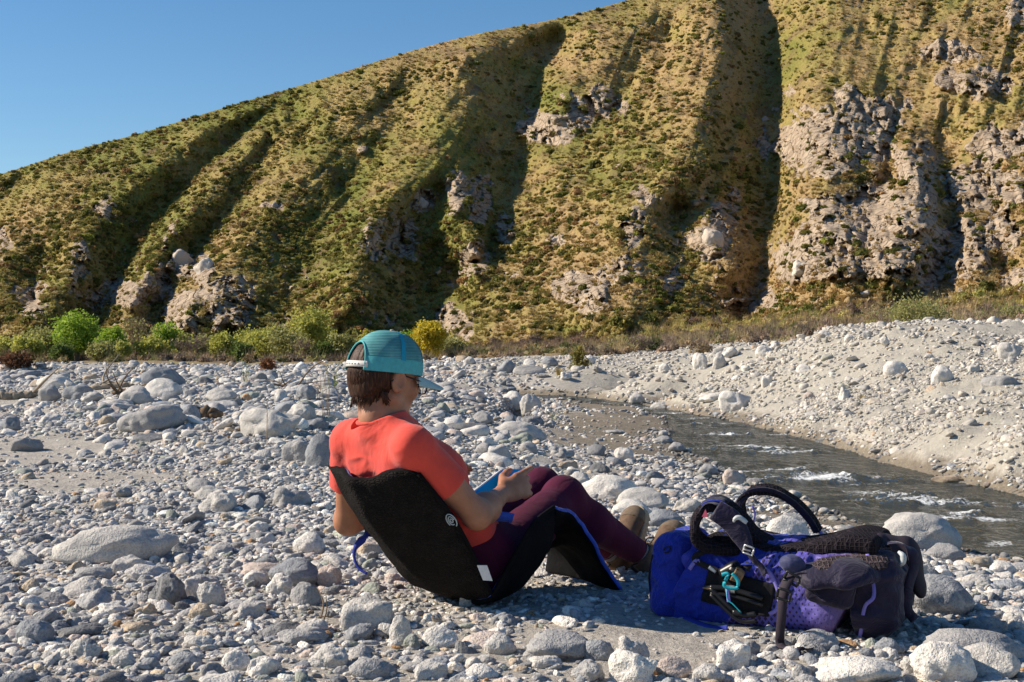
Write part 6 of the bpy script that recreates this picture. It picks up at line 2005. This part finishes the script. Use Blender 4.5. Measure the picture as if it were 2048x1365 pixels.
# blue strap on the gravel under the lid
strap('loose_strap', [px_at(1352, 1226, 3.82), px_at(1375, 1240, 3.76), px_at(1405, 1252, 3.70), px_at(1435, 1258, 3.67), px_at(1455, 1256, 3.66)], .022, .003, unit(pw + zd * .55), M_WEBBLU, 30, False)
# stretch pocket on the near side: its black colour stands in for the shaded opening
def pocket_fn(p):
    q = (p - PC) @ PFR.T
    d = sd_pack(p, .010)
    k = np.maximum(np.abs(q[:, 0] + .085 - .25 * q[:, 2]) - .095, np.abs(q[:, 2] + .020 + .15 * q[:, 0]) - .045)
    d = np.maximum(d, k)
    return np.maximum(d, q[:, 1] + .06)
v, f = surf(pocket_fn, lo, hi, .005); part('side_pocket_shade', v, f, plain('black pocket mesh and shade', (.008, .0075, .009), .9, .3, 200, .3), pack)

# ---- what the pocket holds
M_POLE = plain('black pole shaft', (.012, .012, .014), .35, .1, 60, 0)
M_CORK = plain('cork grip', (.26, .16, .085), .9, .35, 120, .5, .002)
M_AQUA = plain('aqua cord', (.012, .34, .42), .6, .1, 100, .1)
def onpocket(pts, off=.020): return press([px_at(x, y, 3.60) for x, y in pts], off=off)
for lb, pts in (('black trekking pole in the pack side pocket, upper one beside the cork grip', [(1400, 1176), (1455, 1188), (1512, 1202)]), ('black trekking pole in the pack side pocket, lower one', [(1394, 1202), (1450, 1212), (1500, 1224)])):
    P = onpocket(pts)
    po = empty('trekking_pole', P[0], lb, 'trekking pole', 'trekking poles in the side pocket')
    part('shaft', *tube(P, .0075, 20, 10), M_POLE, po)
    part('lower_shaft', *tube(P + np.array((0, -.004, -.016)), .0055, 20, 10), M_POLE, po)
    part('tip', *tube([P[0] - pax * .02, P[0] + pax * .004], [.003, .0065], 6, 8), M_CORK if lb.endswith('one') else M_POLE, po)
    part('clamp', *tube([P[1] - pax * .012, P[1] + pax * .012], .0105, 6, 10), M_SILV if lb.endswith('grip') else M_PLAS, po)
cg = onpocket([(1462, 1152), (1468, 1164)], .022)
cb = empty('water_bottle', cg[0], 'black bottle with brown lid and aqua carry loop in the side pocket', 'bottle')
part('bottle_body', *tube(onpocket([(1405, 1160), (1430, 1160), (1455, 1158)], .014), [.016, .02, .02], 14, 16), M_POLE, cb)
part('bottle_lid', *tube(onpocket([(1455, 1158), (1472, 1160)], .016), [.021, .020, .016], 8, 16), M_CORK, cb)
part('carry_loop', *ribbon(onpocket([(1428, 1146), (1432, 1165), (1442, 1182), (1458, 1186), (1464, 1170), (1462, 1150)], .042), .009, .003, unit(zd + pax * .4), 40), M_AQUA, cb)
part('carry_cord', *tube(onpocket([(1442, 1182), (1452, 1194), (1462, 1212), (1472, 1228)], .030), .0018, 24, 6), M_AQUA, cb)
part('carry_cord', *ribbon(onpocket([(1450, 1186), (1442, 1204), (1434, 1216)], .030), .008, .002, unit(pax + zd * .3), 12), M_LAV, cb)
# ------------------------------------------------------------------ trees, scrub, driftwood
M_BARK = plain('grey-brown bark', (.13, .105, .08), .95, .3, 30, .4, .01)
def tree_leaf_mat():
    m, nt, b = new_mat('spring leaves')
    b.inputs['Roughness'].default_value = .6
    c = node(nt, 'ShaderNodeAttribute', attribute_name='rcol', attribute_type='OBJECT').outputs['Color']
    n = noise_n(nt, position(nt), 3.0, 3)
    c = mixc(nt, 1., c, ramp(nt, n, [(.3, (.65, .7, .6)), (.7, (1.3, 1.2, 1.1))]), 'MULTIPLY')
    nt.links.new(c, b.inputs['Base Color'])
    tr = node(nt, 'ShaderNodeBsdfTranslucent'); nt.links.new(c, tr.inputs[0])
    mx = node(nt, 'ShaderNodeMixShader'); mx.inputs[0].default_value = .45
    out = nt.nodes['Material Output']
    nt.links.new(b.outputs[0], mx.inputs[1]); nt.links.new(tr.outputs[0], mx.inputs[2]); nt.links.new(mx.outputs[0], out.inputs['Surface'])
    return m
M_TLEAF = tree_leaf_mat()
def tree(name, px, top, w, d, col, label, cat, leaves=2200, seed=0, bare=False, twig_col=None, group='scrub trees along the far edge of the gravel', lift=0., round_=.35):
    r = np.random.default_rng(seed * 1000 + int(px) + 500)
    x = (px - W / 2) / F * d
    z0 = ground_z(x, d)[0] - .05 + lift
    ztop = CAMZ - (top - H / 2) / F * d
    hgt = max(.5, ztop - z0); rad = w / 2 * d / F
    base_ = np.array((x, d, z0))
    e = empty(name, base_, label, cat, group)
    stems, ends = [], []
    ns = 7 if not bare else 10
    for k in range(ns):
        a = r.uniform(0, 6.28); sp = r.uniform(.25, .95) * rad
        tip = base_ + np.array((math.cos(a) * sp, math.sin(a) * sp, hgt * r.uniform(.6, .97) * (1 - .35 * (sp / rad) ** 2)))
        mid = base_ + (tip - base_) * np.array((.3, .3, .5)) + r.normal(0, .05, 3)
        stems.append(tube([base_ + r.normal(0, .06, 3) * np.array((1, 1, 0)), mid, tip], [.05 * hgt / 3, .03 * hgt / 3, .008], 10, 6))
        ends.append((mid, tip))
        for q in range(4 if not bare else 9):
            t = r.uniform(.3, .95); b0 = mid + (tip - mid) * t
            tp2 = b0 + np.array((r.normal(0, .35), r.normal(0, .35), abs(r.normal(.35, .2)))) * rad * .8
            stems.append(tube([b0, (b0 + tp2) / 2 + r.normal(0, .03, 3), tp2], [.014, .009, .004], 6, 4)); ends.append((b0, tp2))
            if bare:
                for g in range(4):
                    t = r.uniform(.2, 1); b1 = b0 + (tp2 - b0) * t
                    tp3 = b1 + np.array((r.normal(0, .3), r.normal(0, .3), abs(r.normal(.4, .2)))) * rad * .45
                    stems.append(tube([b1, (b1 + tp3) / 2, tp3], [.008, .005, .003], 4, 3))
    V, Fc = join(*stems)
    part('trunk', V, Fc, plain('bare twigs', twig_col, .95, .2, 20, 0) if twig_col is not None else M_BARK, e)
    if leaves:
        n = int(leaves * 1.5)
        ei = r.integers(0, len(ends), n)
        A = np.array([q[0] for q in ends])[ei]; B = np.array([q[1] for q in ends])[ei]
        t = r.uniform(.25, 1.1, n)[:, None]
        C = A + (B - A) * t + r.normal(0, 1, (n, 3)) * rad * .16
        # fill out towards a rounded crown
        m_ = r.uniform(0, 1, n) < round_
        dv = r.normal(size=(n, 3)); dv /= np.linalg.norm(dv, axis=1)[:, None]
        dv *= (r.uniform(.35, 1, n) ** .5)[:, None]
        lump = 1 + .25 * fbm(dv * 2.2 + seed, 2, seed)[:, None]
        Cc = base_ + np.array((0, 0, hgt * .58)) + dv * lump * np.array((rad * .95, rad * .95, hgt * .44))
        C = np.where(m_[:, None], Cc, C)
        C[:, 2] = np.maximum(C[:, 2], z0 + .08)
        nr = r.normal(size=(n, 3)) + np.array((0, 0, .3)); nr /= np.linalg.norm(nr, axis=1)[:, None]
        tt_ = np.cross(nr, r.normal(size=(n, 3))); tt_ /= np.linalg.norm(tt_, axis=1)[:, None]; bb = np.cross(nr, tt_)
        s = (r.uniform(.05, .11, n) * (d / 78))[:, None]
        V = np.stack([C - tt_ * s, C + bb * s * .6, C + tt_ * s, C - bb * s * .6], 1).reshape(-1, 3)
        c = part('crown', V, np.arange(n * 4).reshape(n, 4), M_TLEAF, e, False)
        c['rcol'] = [float(q) for q in col]
    return e
GRN, YGR, OLV, GLD, DKG = (.30, .43, .055), (.44, .45, .11), (.33, .33, .13), (.56, .46, .045), (.12, .17, .045)
BRN, PUR = (.26, .185, .125), (.22, .16, .135)
tree('cottonwood_tree', 155, 628, 100, 78, GRN, 'tallest bright green tree at the foot of the hill on the left', 'tree', 3600, 1, round_=.55)
tree('cottonwood_tree', 222, 655, 56, 74, GRN, 'small bright green sapling beside the tall green tree', 'tree', 2000, 2, round_=.45)
tree('cottonwood_tree', 246, 686, 36, 72, YGR, 'low lime green sapling in front of the brown leafless tree', 'tree', 900, 3, round_=.6)
tree('willow_tree', 84, 655, 76, 80, OLV, 'hazy grey-green willow left of the tall green tree', 'tree', 1500, 4)
tree('willow_tree', 18, 684, 70, 76, YGR, 'low yellow-green willow at the left edge of the view', 'tree', 1700, 5)
tree('willow_tree', -60, 670, 90, 80, OLV, 'grey-green willow beyond the left edge of the view', 'tree', 1300, 25)
tree('leafless_tree', 275, 640, 84, 80, OLV, 'brown leafless willow between two green saplings', 'tree', 250, 6, True, BRN)
tree('willow_tree', 330, 644, 58, 82, GRN, 'fresh green willow right of the brown leafless one', 'tree', 1800, 7)
tree('leafless_tree', 380, 672, 80, 74, OLV, 'low mauve-grey leafless thicket right of the fresh green willow', 'tree', 60, 8, True, PUR)
tree('willow_tree', 446, 666, 62, 74, YGR, 'feathery yellow-green willow below the pale cliff', 'tree', 1700, 9)
tree('willow_tree', 410, 672, 50, 84, OLV, 'dull olive willow behind the feathery yellow-green one', 'tree', 1000, 26)
tree('willow_tree', 530, 655, 92, 80, YGR, 'spreading yellow-green willow left of the tallest willow', 'tree', 2200, 10)
tree('willow_tree', 617, 618, 100, 80, YGR, 'tallest yellow-green willow, left of the teal cap', 'tree', 2600, 11)
tree('leafless_tree', 600, 680, 66, 74, OLV, 'brown leafless bush at the foot of the tallest willow', 'bush', 120, 12, True, BRN)
tree('willow_tree', 686, 672, 56, 76, OLV, 'small olive willow just left of the teal cap', 'tree', 1100, 13)
tree('willow_tree', 738, 664, 54, 78, (.34, .33, .04), 'yellowish willow partly hidden by the teal cap', 'tree', 1200, 14)
tree('willow_tree', 815, 660, 44, 80, GRN, 'green willow behind the top of the teal cap', 'tree', 1000, 15)
tree('golden_bush', 857, 642, 70, 74, GLD, 'golden yellow bush just right of the teal cap', 'bush', 2600, 16, round_=.5)
tree('dark_bush', 125, 688, 56, 72, DKG, 'dark green bush at the foot of the tall green tree', 'bush', 900, 17)
tree('dark_bush', 484, 690, 50, 72, DKG, 'dark green bush between two yellow-green willows', 'bush', 800, 18)
tree('dark_bush', 655, 690, 60, 76, DKG, 'dark green bush under the small olive willow', 'bush', 900, 19)
for px, top, w_, d, c, lb in ((55, 676, 70, 74, YGR, 'yellow-green willow between the two left-edge willows'), (118, 668, 60, 82, OLV, 'pale olive willow showing left of the tall green tree'), (200, 690, 60, 70, OLV, 'low olive willow below the small bright sapling'), (300, 676, 60, 74, YGR, 'low yellow-green willow under the brown leafless tree'),
                            (360, 660, 50, 84, YGR, 'yellow-green willow behind the mauve thicket'), (490, 668, 60, 82, YGR, 'yellow-green willow under the pale cliff'), (570, 660, 80, 76, OLV, 'olive willow joined to the tallest willow on its left'), (650, 655, 60, 82, YGR, 'yellow-green willow joined to the tallest willow on its right'), (900, 684, 60, 78, OLV, 'low olive willow right of the golden bush')):
    tree('willow_tree', px, top, w_, d, c, lb, 'tree', 1500, 40 + px % 17)
G2 = 'bushes along the top of the far bank'
tree('yucca_bush', 1156, 694, 44, 36, (.24, .21, .05), 'yellow-green broom-like bush on top of the far bank', 'bush', 500, 20, True, (.24, .20, .07), G2, round_=.2)
tree('leafless_bush', 1285, 676, 70, 60, OLV, 'mauve-brown leafless bush right of the broom-like bush', 'bush', 100, 21, True, PUR, G2)
tree('leafless_bush', 1232, 684, 50, 62, OLV, 'small brown leafless bush behind the far bank', 'bush', 80, 22, True, BRN, G2)
tree('olive_bush', 1835, 604, 130, 54, OLV, 'large grey-olive bush behind the top of the right bank', 'bush', 1500, 23, False, None, G2, round_=.5)
tree('leafless_bush', 1770, 616, 90, 58, OLV, 'tan leafless bush beside the large grey-olive bush', 'bush', 200, 24, True, (.33, .25, .15), G2)
tree('olive_bush', 2030, 622, 80, 56, OLV, 'grey-olive bush at the right edge of the view', 'bush', 900, 27, False, None, G2)
tree('dry_clump', 34, 712, 72, 44, (.14, .07, .04), 'rust-brown dry clump on the gravel at the left edge', 'bush', 900, 28, True, (.16, .085, .05), 'bushes on the gravel bar', round_=.5)
tree('dry_clump', 535, 722, 30, 48, (.24, .11, .05), 'small rust-red dry plant in front of the spreading willow', 'bush', 250, 29, True, (.25, .11, .05), 'bushes on the gravel bar')

# scrub that reads as one mass: behind the gravel and along the foot of the hill
twig_meshes = []
for k in range(5):
    r = np.random.default_rng(800 + k); st = []
    for q in range(34):
        a = r.uniform(0, 6.28); tip = np.array((math.cos(a) * r.uniform(.1, .55), math.sin(a) * r.uniform(.1, .55), r.uniform(.3, .75)))
        b0 = tip * np.array((.2, .2, 0)); w_ = .012
        sd_ = unit((-math.sin(a), math.cos(a), 0)) * w_
        m_ = b0 + (tip - b0) * .55 + r.normal(0, .04, 3)
        st.append((np.array([b0 - sd_, b0 + sd_, m_ + sd_ * .7, m_ - sd_ * .7, tip]), [(0, 1, 2, 3), (3, 2, 4)]))
    V, Fc = join(*st)
    lv, lf = leafball(190, 820 + k, size=.12)
    V, Fc = join((V, Fc), (lv, lf))
    me = mesh_of('brush_shape', V, Fc, False); me.materials.append(M_LEAF); twig_meshes.append(me)
BRUSH = proto_collection('brush_form', twig_meshes)
r = np.random.default_rng(77)
n = 2600
y = np.sqrt(r.uniform(40 ** 2, 105 ** 2, n)); x = r.uniform(-1, 1, n) * y * .46
z = ground_z(x, y)
right = x - .05 * y
lim = np.where(right > 0, np.interp(x / y, [0.05, .15, .3, .45], [50, 44, 34, 32]), 66)
ok = (y > lim + r.normal(0, 2, n)) & (r.uniform(0, 1, n) < np.where(right > 0, .95, .75))
x, y, z = x[ok], y[ok], z[ok]; n = len(x)
bc = np.array([(.26, .19, .145), (.30, .22, .13), (.17, .13, .10), (.20, .19, .08), (.34, .27, .14), (.13, .14, .055)])[np.clip(np.floor(2.6 + 3.0 * fbm(np.stack([x, y, z], -1) * .13, 3, 97) + r.normal(0, .9, n)), 0, 5).astype(int)] * r.uniform(.75, 1.25, (n, 1))
bc = bc * 1.25
sc_ = r.uniform(.4, 1.2, n)[:, None] * np.stack([np.ones(n), np.ones(n), r.uniform(.7, 1.2, n)], -1)
scatter('dry_scrub', np.stack([x, y, z], -1), np.stack([r.normal(0, .1, n), r.normal(0, .1, n), r.uniform(0, 6.28, n)], -1), sc_, r.integers(0, 5, n), bc, BRUSH, 'tangled mauve-brown scrub between the gravel and the hill')
hp_, hk_, r2 = hill_spots(60000, 9, lambda k, r, P: (r.uniform(0, 1, len(k)) < scrubby[k] * .9))
hp_, hk_ = hp_[:3800], hk_[:3800]; n = len(hp_)
ci_ = np.clip(np.floor(2.5 + 3.2 * fbm(hp_ * .09, 3, 95) + r2.normal(0, .7, n)), 0, 4).astype(int)
bc = np.array([(.17, .125, .095), (.28, .19, .145), (.36, .27, .14), (.40, .34, .12), (.24, .26, .07)])[ci_] * r2.uniform(.9, 1.5, (n, 1))
scatter('slope_scrub', hp_, np.stack([r2.normal(0, .1, n), r2.normal(0, .1, n), r2.uniform(0, 6.28, n)], -1), r2.uniform(.4, 1.3, n)[:, None] * np.ones((1, 3)), r2.integers(0, 5, n), bc, BRUSH, 'brown and straw-coloured scrub on the foot of the slope')

# shrubs of the hill that show largest
SCOL = ['olive', 'dark olive', 'pale olive', 'khaki', 'mossy green', 'straw brown', 'fresh green', 'blackish green']
def shrub_region(px, py):
    if py < 230: row = 'high up'
    elif py < 430: row = 'halfway up'
    elif py < 570: row = 'low down'
    else: row = 'at the foot'
    if px < 300: c = 'above the left trees'
    elif px < 700: c = 'left of the first gully'
    elif px < 1060: c = 'in the first gully'
    elif px < 1400: c = 'between the gullies'
    elif px < 1600: c = 'in the second gully'
    elif px < 1830: c = 'left of the big cliff'
    else: c = 'right of the big cliff'
    return row + ' ' + c
sb = {}
for q in SHRUB_TOP:
    px, py = project(q[0])
    sb.setdefault('%s hillside shrub %s' % (SCOL[q[5]], shrub_region(px, py)), []).append((float(px), q))
ORD += ['%sth' % k for k in range(17, 80)]
for key, lst in sb.items():
    lst.sort(key=lambda t: t[0])
    for k, (_, q) in enumerate(lst):
        o = bpy.data.objects.new('hill_shrub', shrub_meshes[q[3]]); COL.objects.link(o)
        o.location = q[0]; o.rotation_euler = q[1]; o.scale = q[2]; o['rcol'] = [float(c) for c in q[4]]
        tag(o, key if len(lst) == 1 else key + (', leftmost' if k == 0 else ', rightmost' if k == len(lst) - 1 else ', %s from left' % ORD[k]), 'shrub', 'larger shrubs on the hillside')

# boulders that lie on the hillside
for px, py, w_, h_, c_, lb in ((270, 270, 14, 8, (.36, .30, .25), 'small grey boulder standing on the skyline of the hill'), (1110, 482, 24, 14, (.55, .48, .40), 'pale boulder on the lower slope right of the first gully'), (365, 528, 44, 46, (.52, .44, .36), 'rounded cream boulder at the foot of the slope, left of a pair'),
                               (405, 542, 44, 44, (.60, .53, .45), 'rounded white boulder at the foot of the slope, right of a pair'), (1425, 484, 54, 44, (.55, .46, .37), 'square-topped pale boulder at the mouth of the second gully'), (1600, 540, 50, 34, (.58, .52, .44), 'smooth white boulder at the lower left of the big cliff'),
                               (1530, 240, 20, 12, (.34, .31, .29), 'grey boulder lying in the bed of the second gully'), (845, 410, 26, 22, (.50, .44, .38), 'pale knob of rock in the first gully'), (548, 412, 16, 12, (.36, .32, .28), 'dark boulder on the left ridge of the hill'), (1730, 590, 24, 12, (.5, .45, .4), 'pale flat boulder below the big cliff')):
    k = np.argmin((uf - px) ** 2 + (vf - py) ** 2)
    c = hv[k].copy(); s_ = c[1] / F
    o = bpy.data.objects.new('hill_boulder', SHAPES[{24: 3, 54: 1, 44: 8, 50: 5}.get(w_, 2)]); COL.objects.link(o)
    o.location = c; o.scale = (w_ * s_ / 2, w_ * s_ * .4, h_ * s_ * .62); o.rotation_euler = (.25, .3, px); o['rcol'] = list(c_)
    tag(o, lb, 'boulder')

# ---- driftwood and dry plants on the gravel
M_WOOD = plain('bleached driftwood', (.30, .245, .18), .9, .35, 18, .6, .006)
M_WOODD = plain('brown driftwood', (.17, .115, .07), .9, .35, 18, .6, .006)
def log(pts, rad, mat, label, name='driftwood', branches=0, seed=1, lift=.6):
    r = np.random.default_rng(seed)
    P = []
    dm = hit(*pts[len(pts) // 2])[1]
    for px, py in pts:
        h_ = px_at(px, py, dm + (pts[len(pts) // 2][1] - py) * dm / F * 1.2); h_[2] = ground_z(h_[0], h_[1])[0] + rad * lift; P.append(h_)
    P = np.array(P)
    e = empty(name, P[0], label, 'driftwood', 'driftwood on the stream bed')
    C = spline(P, 22) + r.normal(0, rad * .16, (22, 3))
    part('stem', *tube(C, rad * np.interp(np.linspace(0, 1, 22), [0, .1, .8, 1], [.8, 1, .8, .35]) * r.uniform(.85, 1.15, 22), 0, 9), mat, e)
    for k in range(branches):
        t = r.integers(4, 19); b0 = C[t]; dv = np.array((r.normal(0, 1), r.normal(0, .6), abs(r.normal(.5, .4))))
        L_ = min(rad * r.uniform(6, 16), .32)
        part('branch', *tube([b0, b0 + dv * L_ * .5 + r.normal(0, rad, 3), b0 + dv * L_ + r.normal(0, rad, 3)], [rad * .4, rad * .28, rad * .1], 8, 6), mat, e)
log([(0, 800), (40, 797), (90, 790)], .055, M_WOOD, 'thick pale driftwood log at the left edge of the boulder field', branches=1, seed=2)
log([(165, 782), (220, 778), (268, 774)], .045, M_WOOD, 'pale driftwood log among the boulders, ends near the brown twigs', branches=3, seed=3)
log([(182, 766), (206, 768), (232, 772)], .014, M_WOODD, 'thin dark driftwood pole behind the pale log', branches=4, seed=4, lift=2)
log([(225, 792), (250, 786), (275, 776)], .03, M_WOODD, 'brown driftwood tangle beside the pale log', branches=8, seed=5)
log([(375, 846), (405, 842), (440, 850)], .06, M_WOODD, 'brown slab of bark left of the large grey boulder', branches=0, seed=6)
log([(1638, 1008), (1670, 1004), (1702, 996)], .035, M_WOODD, 'brown driftwood log lying at the stream edge', seed=7)
log([(0, 1160), (18, 1157), (36, 1153)], .010, M_WOOD, 'short pale stick at the left edge of the gravel', seed=8)
log([(590, 1252), (625, 1262), (672, 1276)], .007, M_WOODD, 'thin brown twig in front of the chair', branches=3, seed=9)
log([(410, 1245), (440, 1240), (478, 1238)], .005, M_WOOD, 'thin pale twig among the stones at lower left', branches=1, seed=10)
log([(540, 782), (575, 776), (600, 784)], .03, M_WOODD, 'brown driftwood branch below the tallest willow', branches=5, seed=11)
log([(430, 772), (470, 768), (520, 772)], .02, M_WOOD, 'pale driftwood stick in the back of the boulder field', branches=2, seed=12)
log([(470, 868), (500, 862), (530, 860)], .012, M_WOODD, 'thin dark stick beside the large grey boulder', branches=2, seed=13)
M_STALK = plain('dry stalks', (.33, .235, .15), .9, .2, 20, 0)
M_STALKG = plain('green stalks', (.22, .25, .07), .8, .2, 20, 0)
def stalks(px, py, h_px, n, w_px, mat, label, cat='plant', leafy=0):
    b = hit(px, py); s_ = b[1] / F
    r = np.random.default_rng(int(px + py))
    e = empty('dry_plant' if mat is not M_STALKG else 'green_plant', b, label, cat, 'small plants on the gravel')
    T = []
    for k in range(n):
        b0 = b + np.array((r.normal(0, .12), r.normal(0, .12), 0)) * w_px * s_; tip = b0 + np.array((r.normal(0, .35) * w_px * s_, r.normal(0, .2) * w_px * s_, h_px * s_ * r.uniform(.6, 1)))
        mid = (b0 + tip) / 2 + r.normal(0, .02, 3) * h_px * s_
        rr = max(.0022, 0.45 * s_)
        T.append(tube([b0 - zd * .02, mid, tip], [rr, rr * .8, rr * .4], 8, 5))
        for q in range(leafy):
            t = r.uniform(.3, 1); c = b0 + (tip - b0) * t; dv = r.normal(size=3) * np.array((1, 1, .5)); L_ = h_px * s_ * .10
            sd_ = unit(np.cross(dv, zd)) * L_ * .22
            T.append((np.array([c, c + dv * L_ * .5 + sd_, c + dv * L_, c + dv * L_ * .5 - sd_]), [(0, 1, 2, 3)]))
    V, Fc = join(*T); part('stem', V, Fc, mat, e, False)
stalks(655, 846, 110, 9, 40, M_STALK, 'tall dry reddish stalks just left of the neck')
stalks(640, 800, 70, 6, 30, M_STALK, 'dry straw stalks behind the tall reddish ones', leafy=3)
stalks(535, 878, 90, 2, 16, M_STALK, 'single thin stalk before the large grey boulder')
stalks(490, 765, 60, 6, 26, M_STALKG, 'spindly green shoot below the tallest willow', leafy=6)
stalks(210, 760, 70, 3, 14, M_STALK, 'thin upright stalk behind the pale driftwood log')
stalks(665, 800, 90, 8, 30, M_STALKG, 'yellow-green shoot beside the cap strap', leafy=8)
stalks(1105, 846, 30, 6, 26, M_STALKG, 'small green weed on the wet gravel point', leafy=4)
for px, py, h_, w_, col, lb in ((2000, 806, 26, 50, (.42, .29, .10), 'golden dry grass tuft at the right edge of the far bank'), (1858, 710, 12, 20, (.46, .27, .09), 'orange grass tuft high on the right bank'), (1725, 800, 12, 34, (.40, .30, .12), 'straw grass tuft at the foot of the right bank'), (1640, 682, 16, 30, (.36, .27, .12), 'straw grass tuft beside the white boulder on the bank top'),
                                (1118, 752, 20, 34, (.42, .31, .10), 'golden grass tuft on the face of the far bank'), (1560, 700, 16, 40, (.38, .29, .14), 'straw grass tuft on the bank top above the stream bend')):
    b = hit(px, py); s_ = b[1] / F
    v, f = tuft(70, int(px), h=1., spread=.7, w=.02)
    v = np.array(v) * np.array((w_ * s_ * .6, w_ * s_ * .6, h_ * s_ * 1.1))
    me = mesh_of('grass_tuft', v, f, False); o = obj('grass_tuft', me, M_LEAF); o.location = b; o['rcol'] = list(col)
    tag(o, lb, 'grass tuft', 'grass tufts on the far bank')
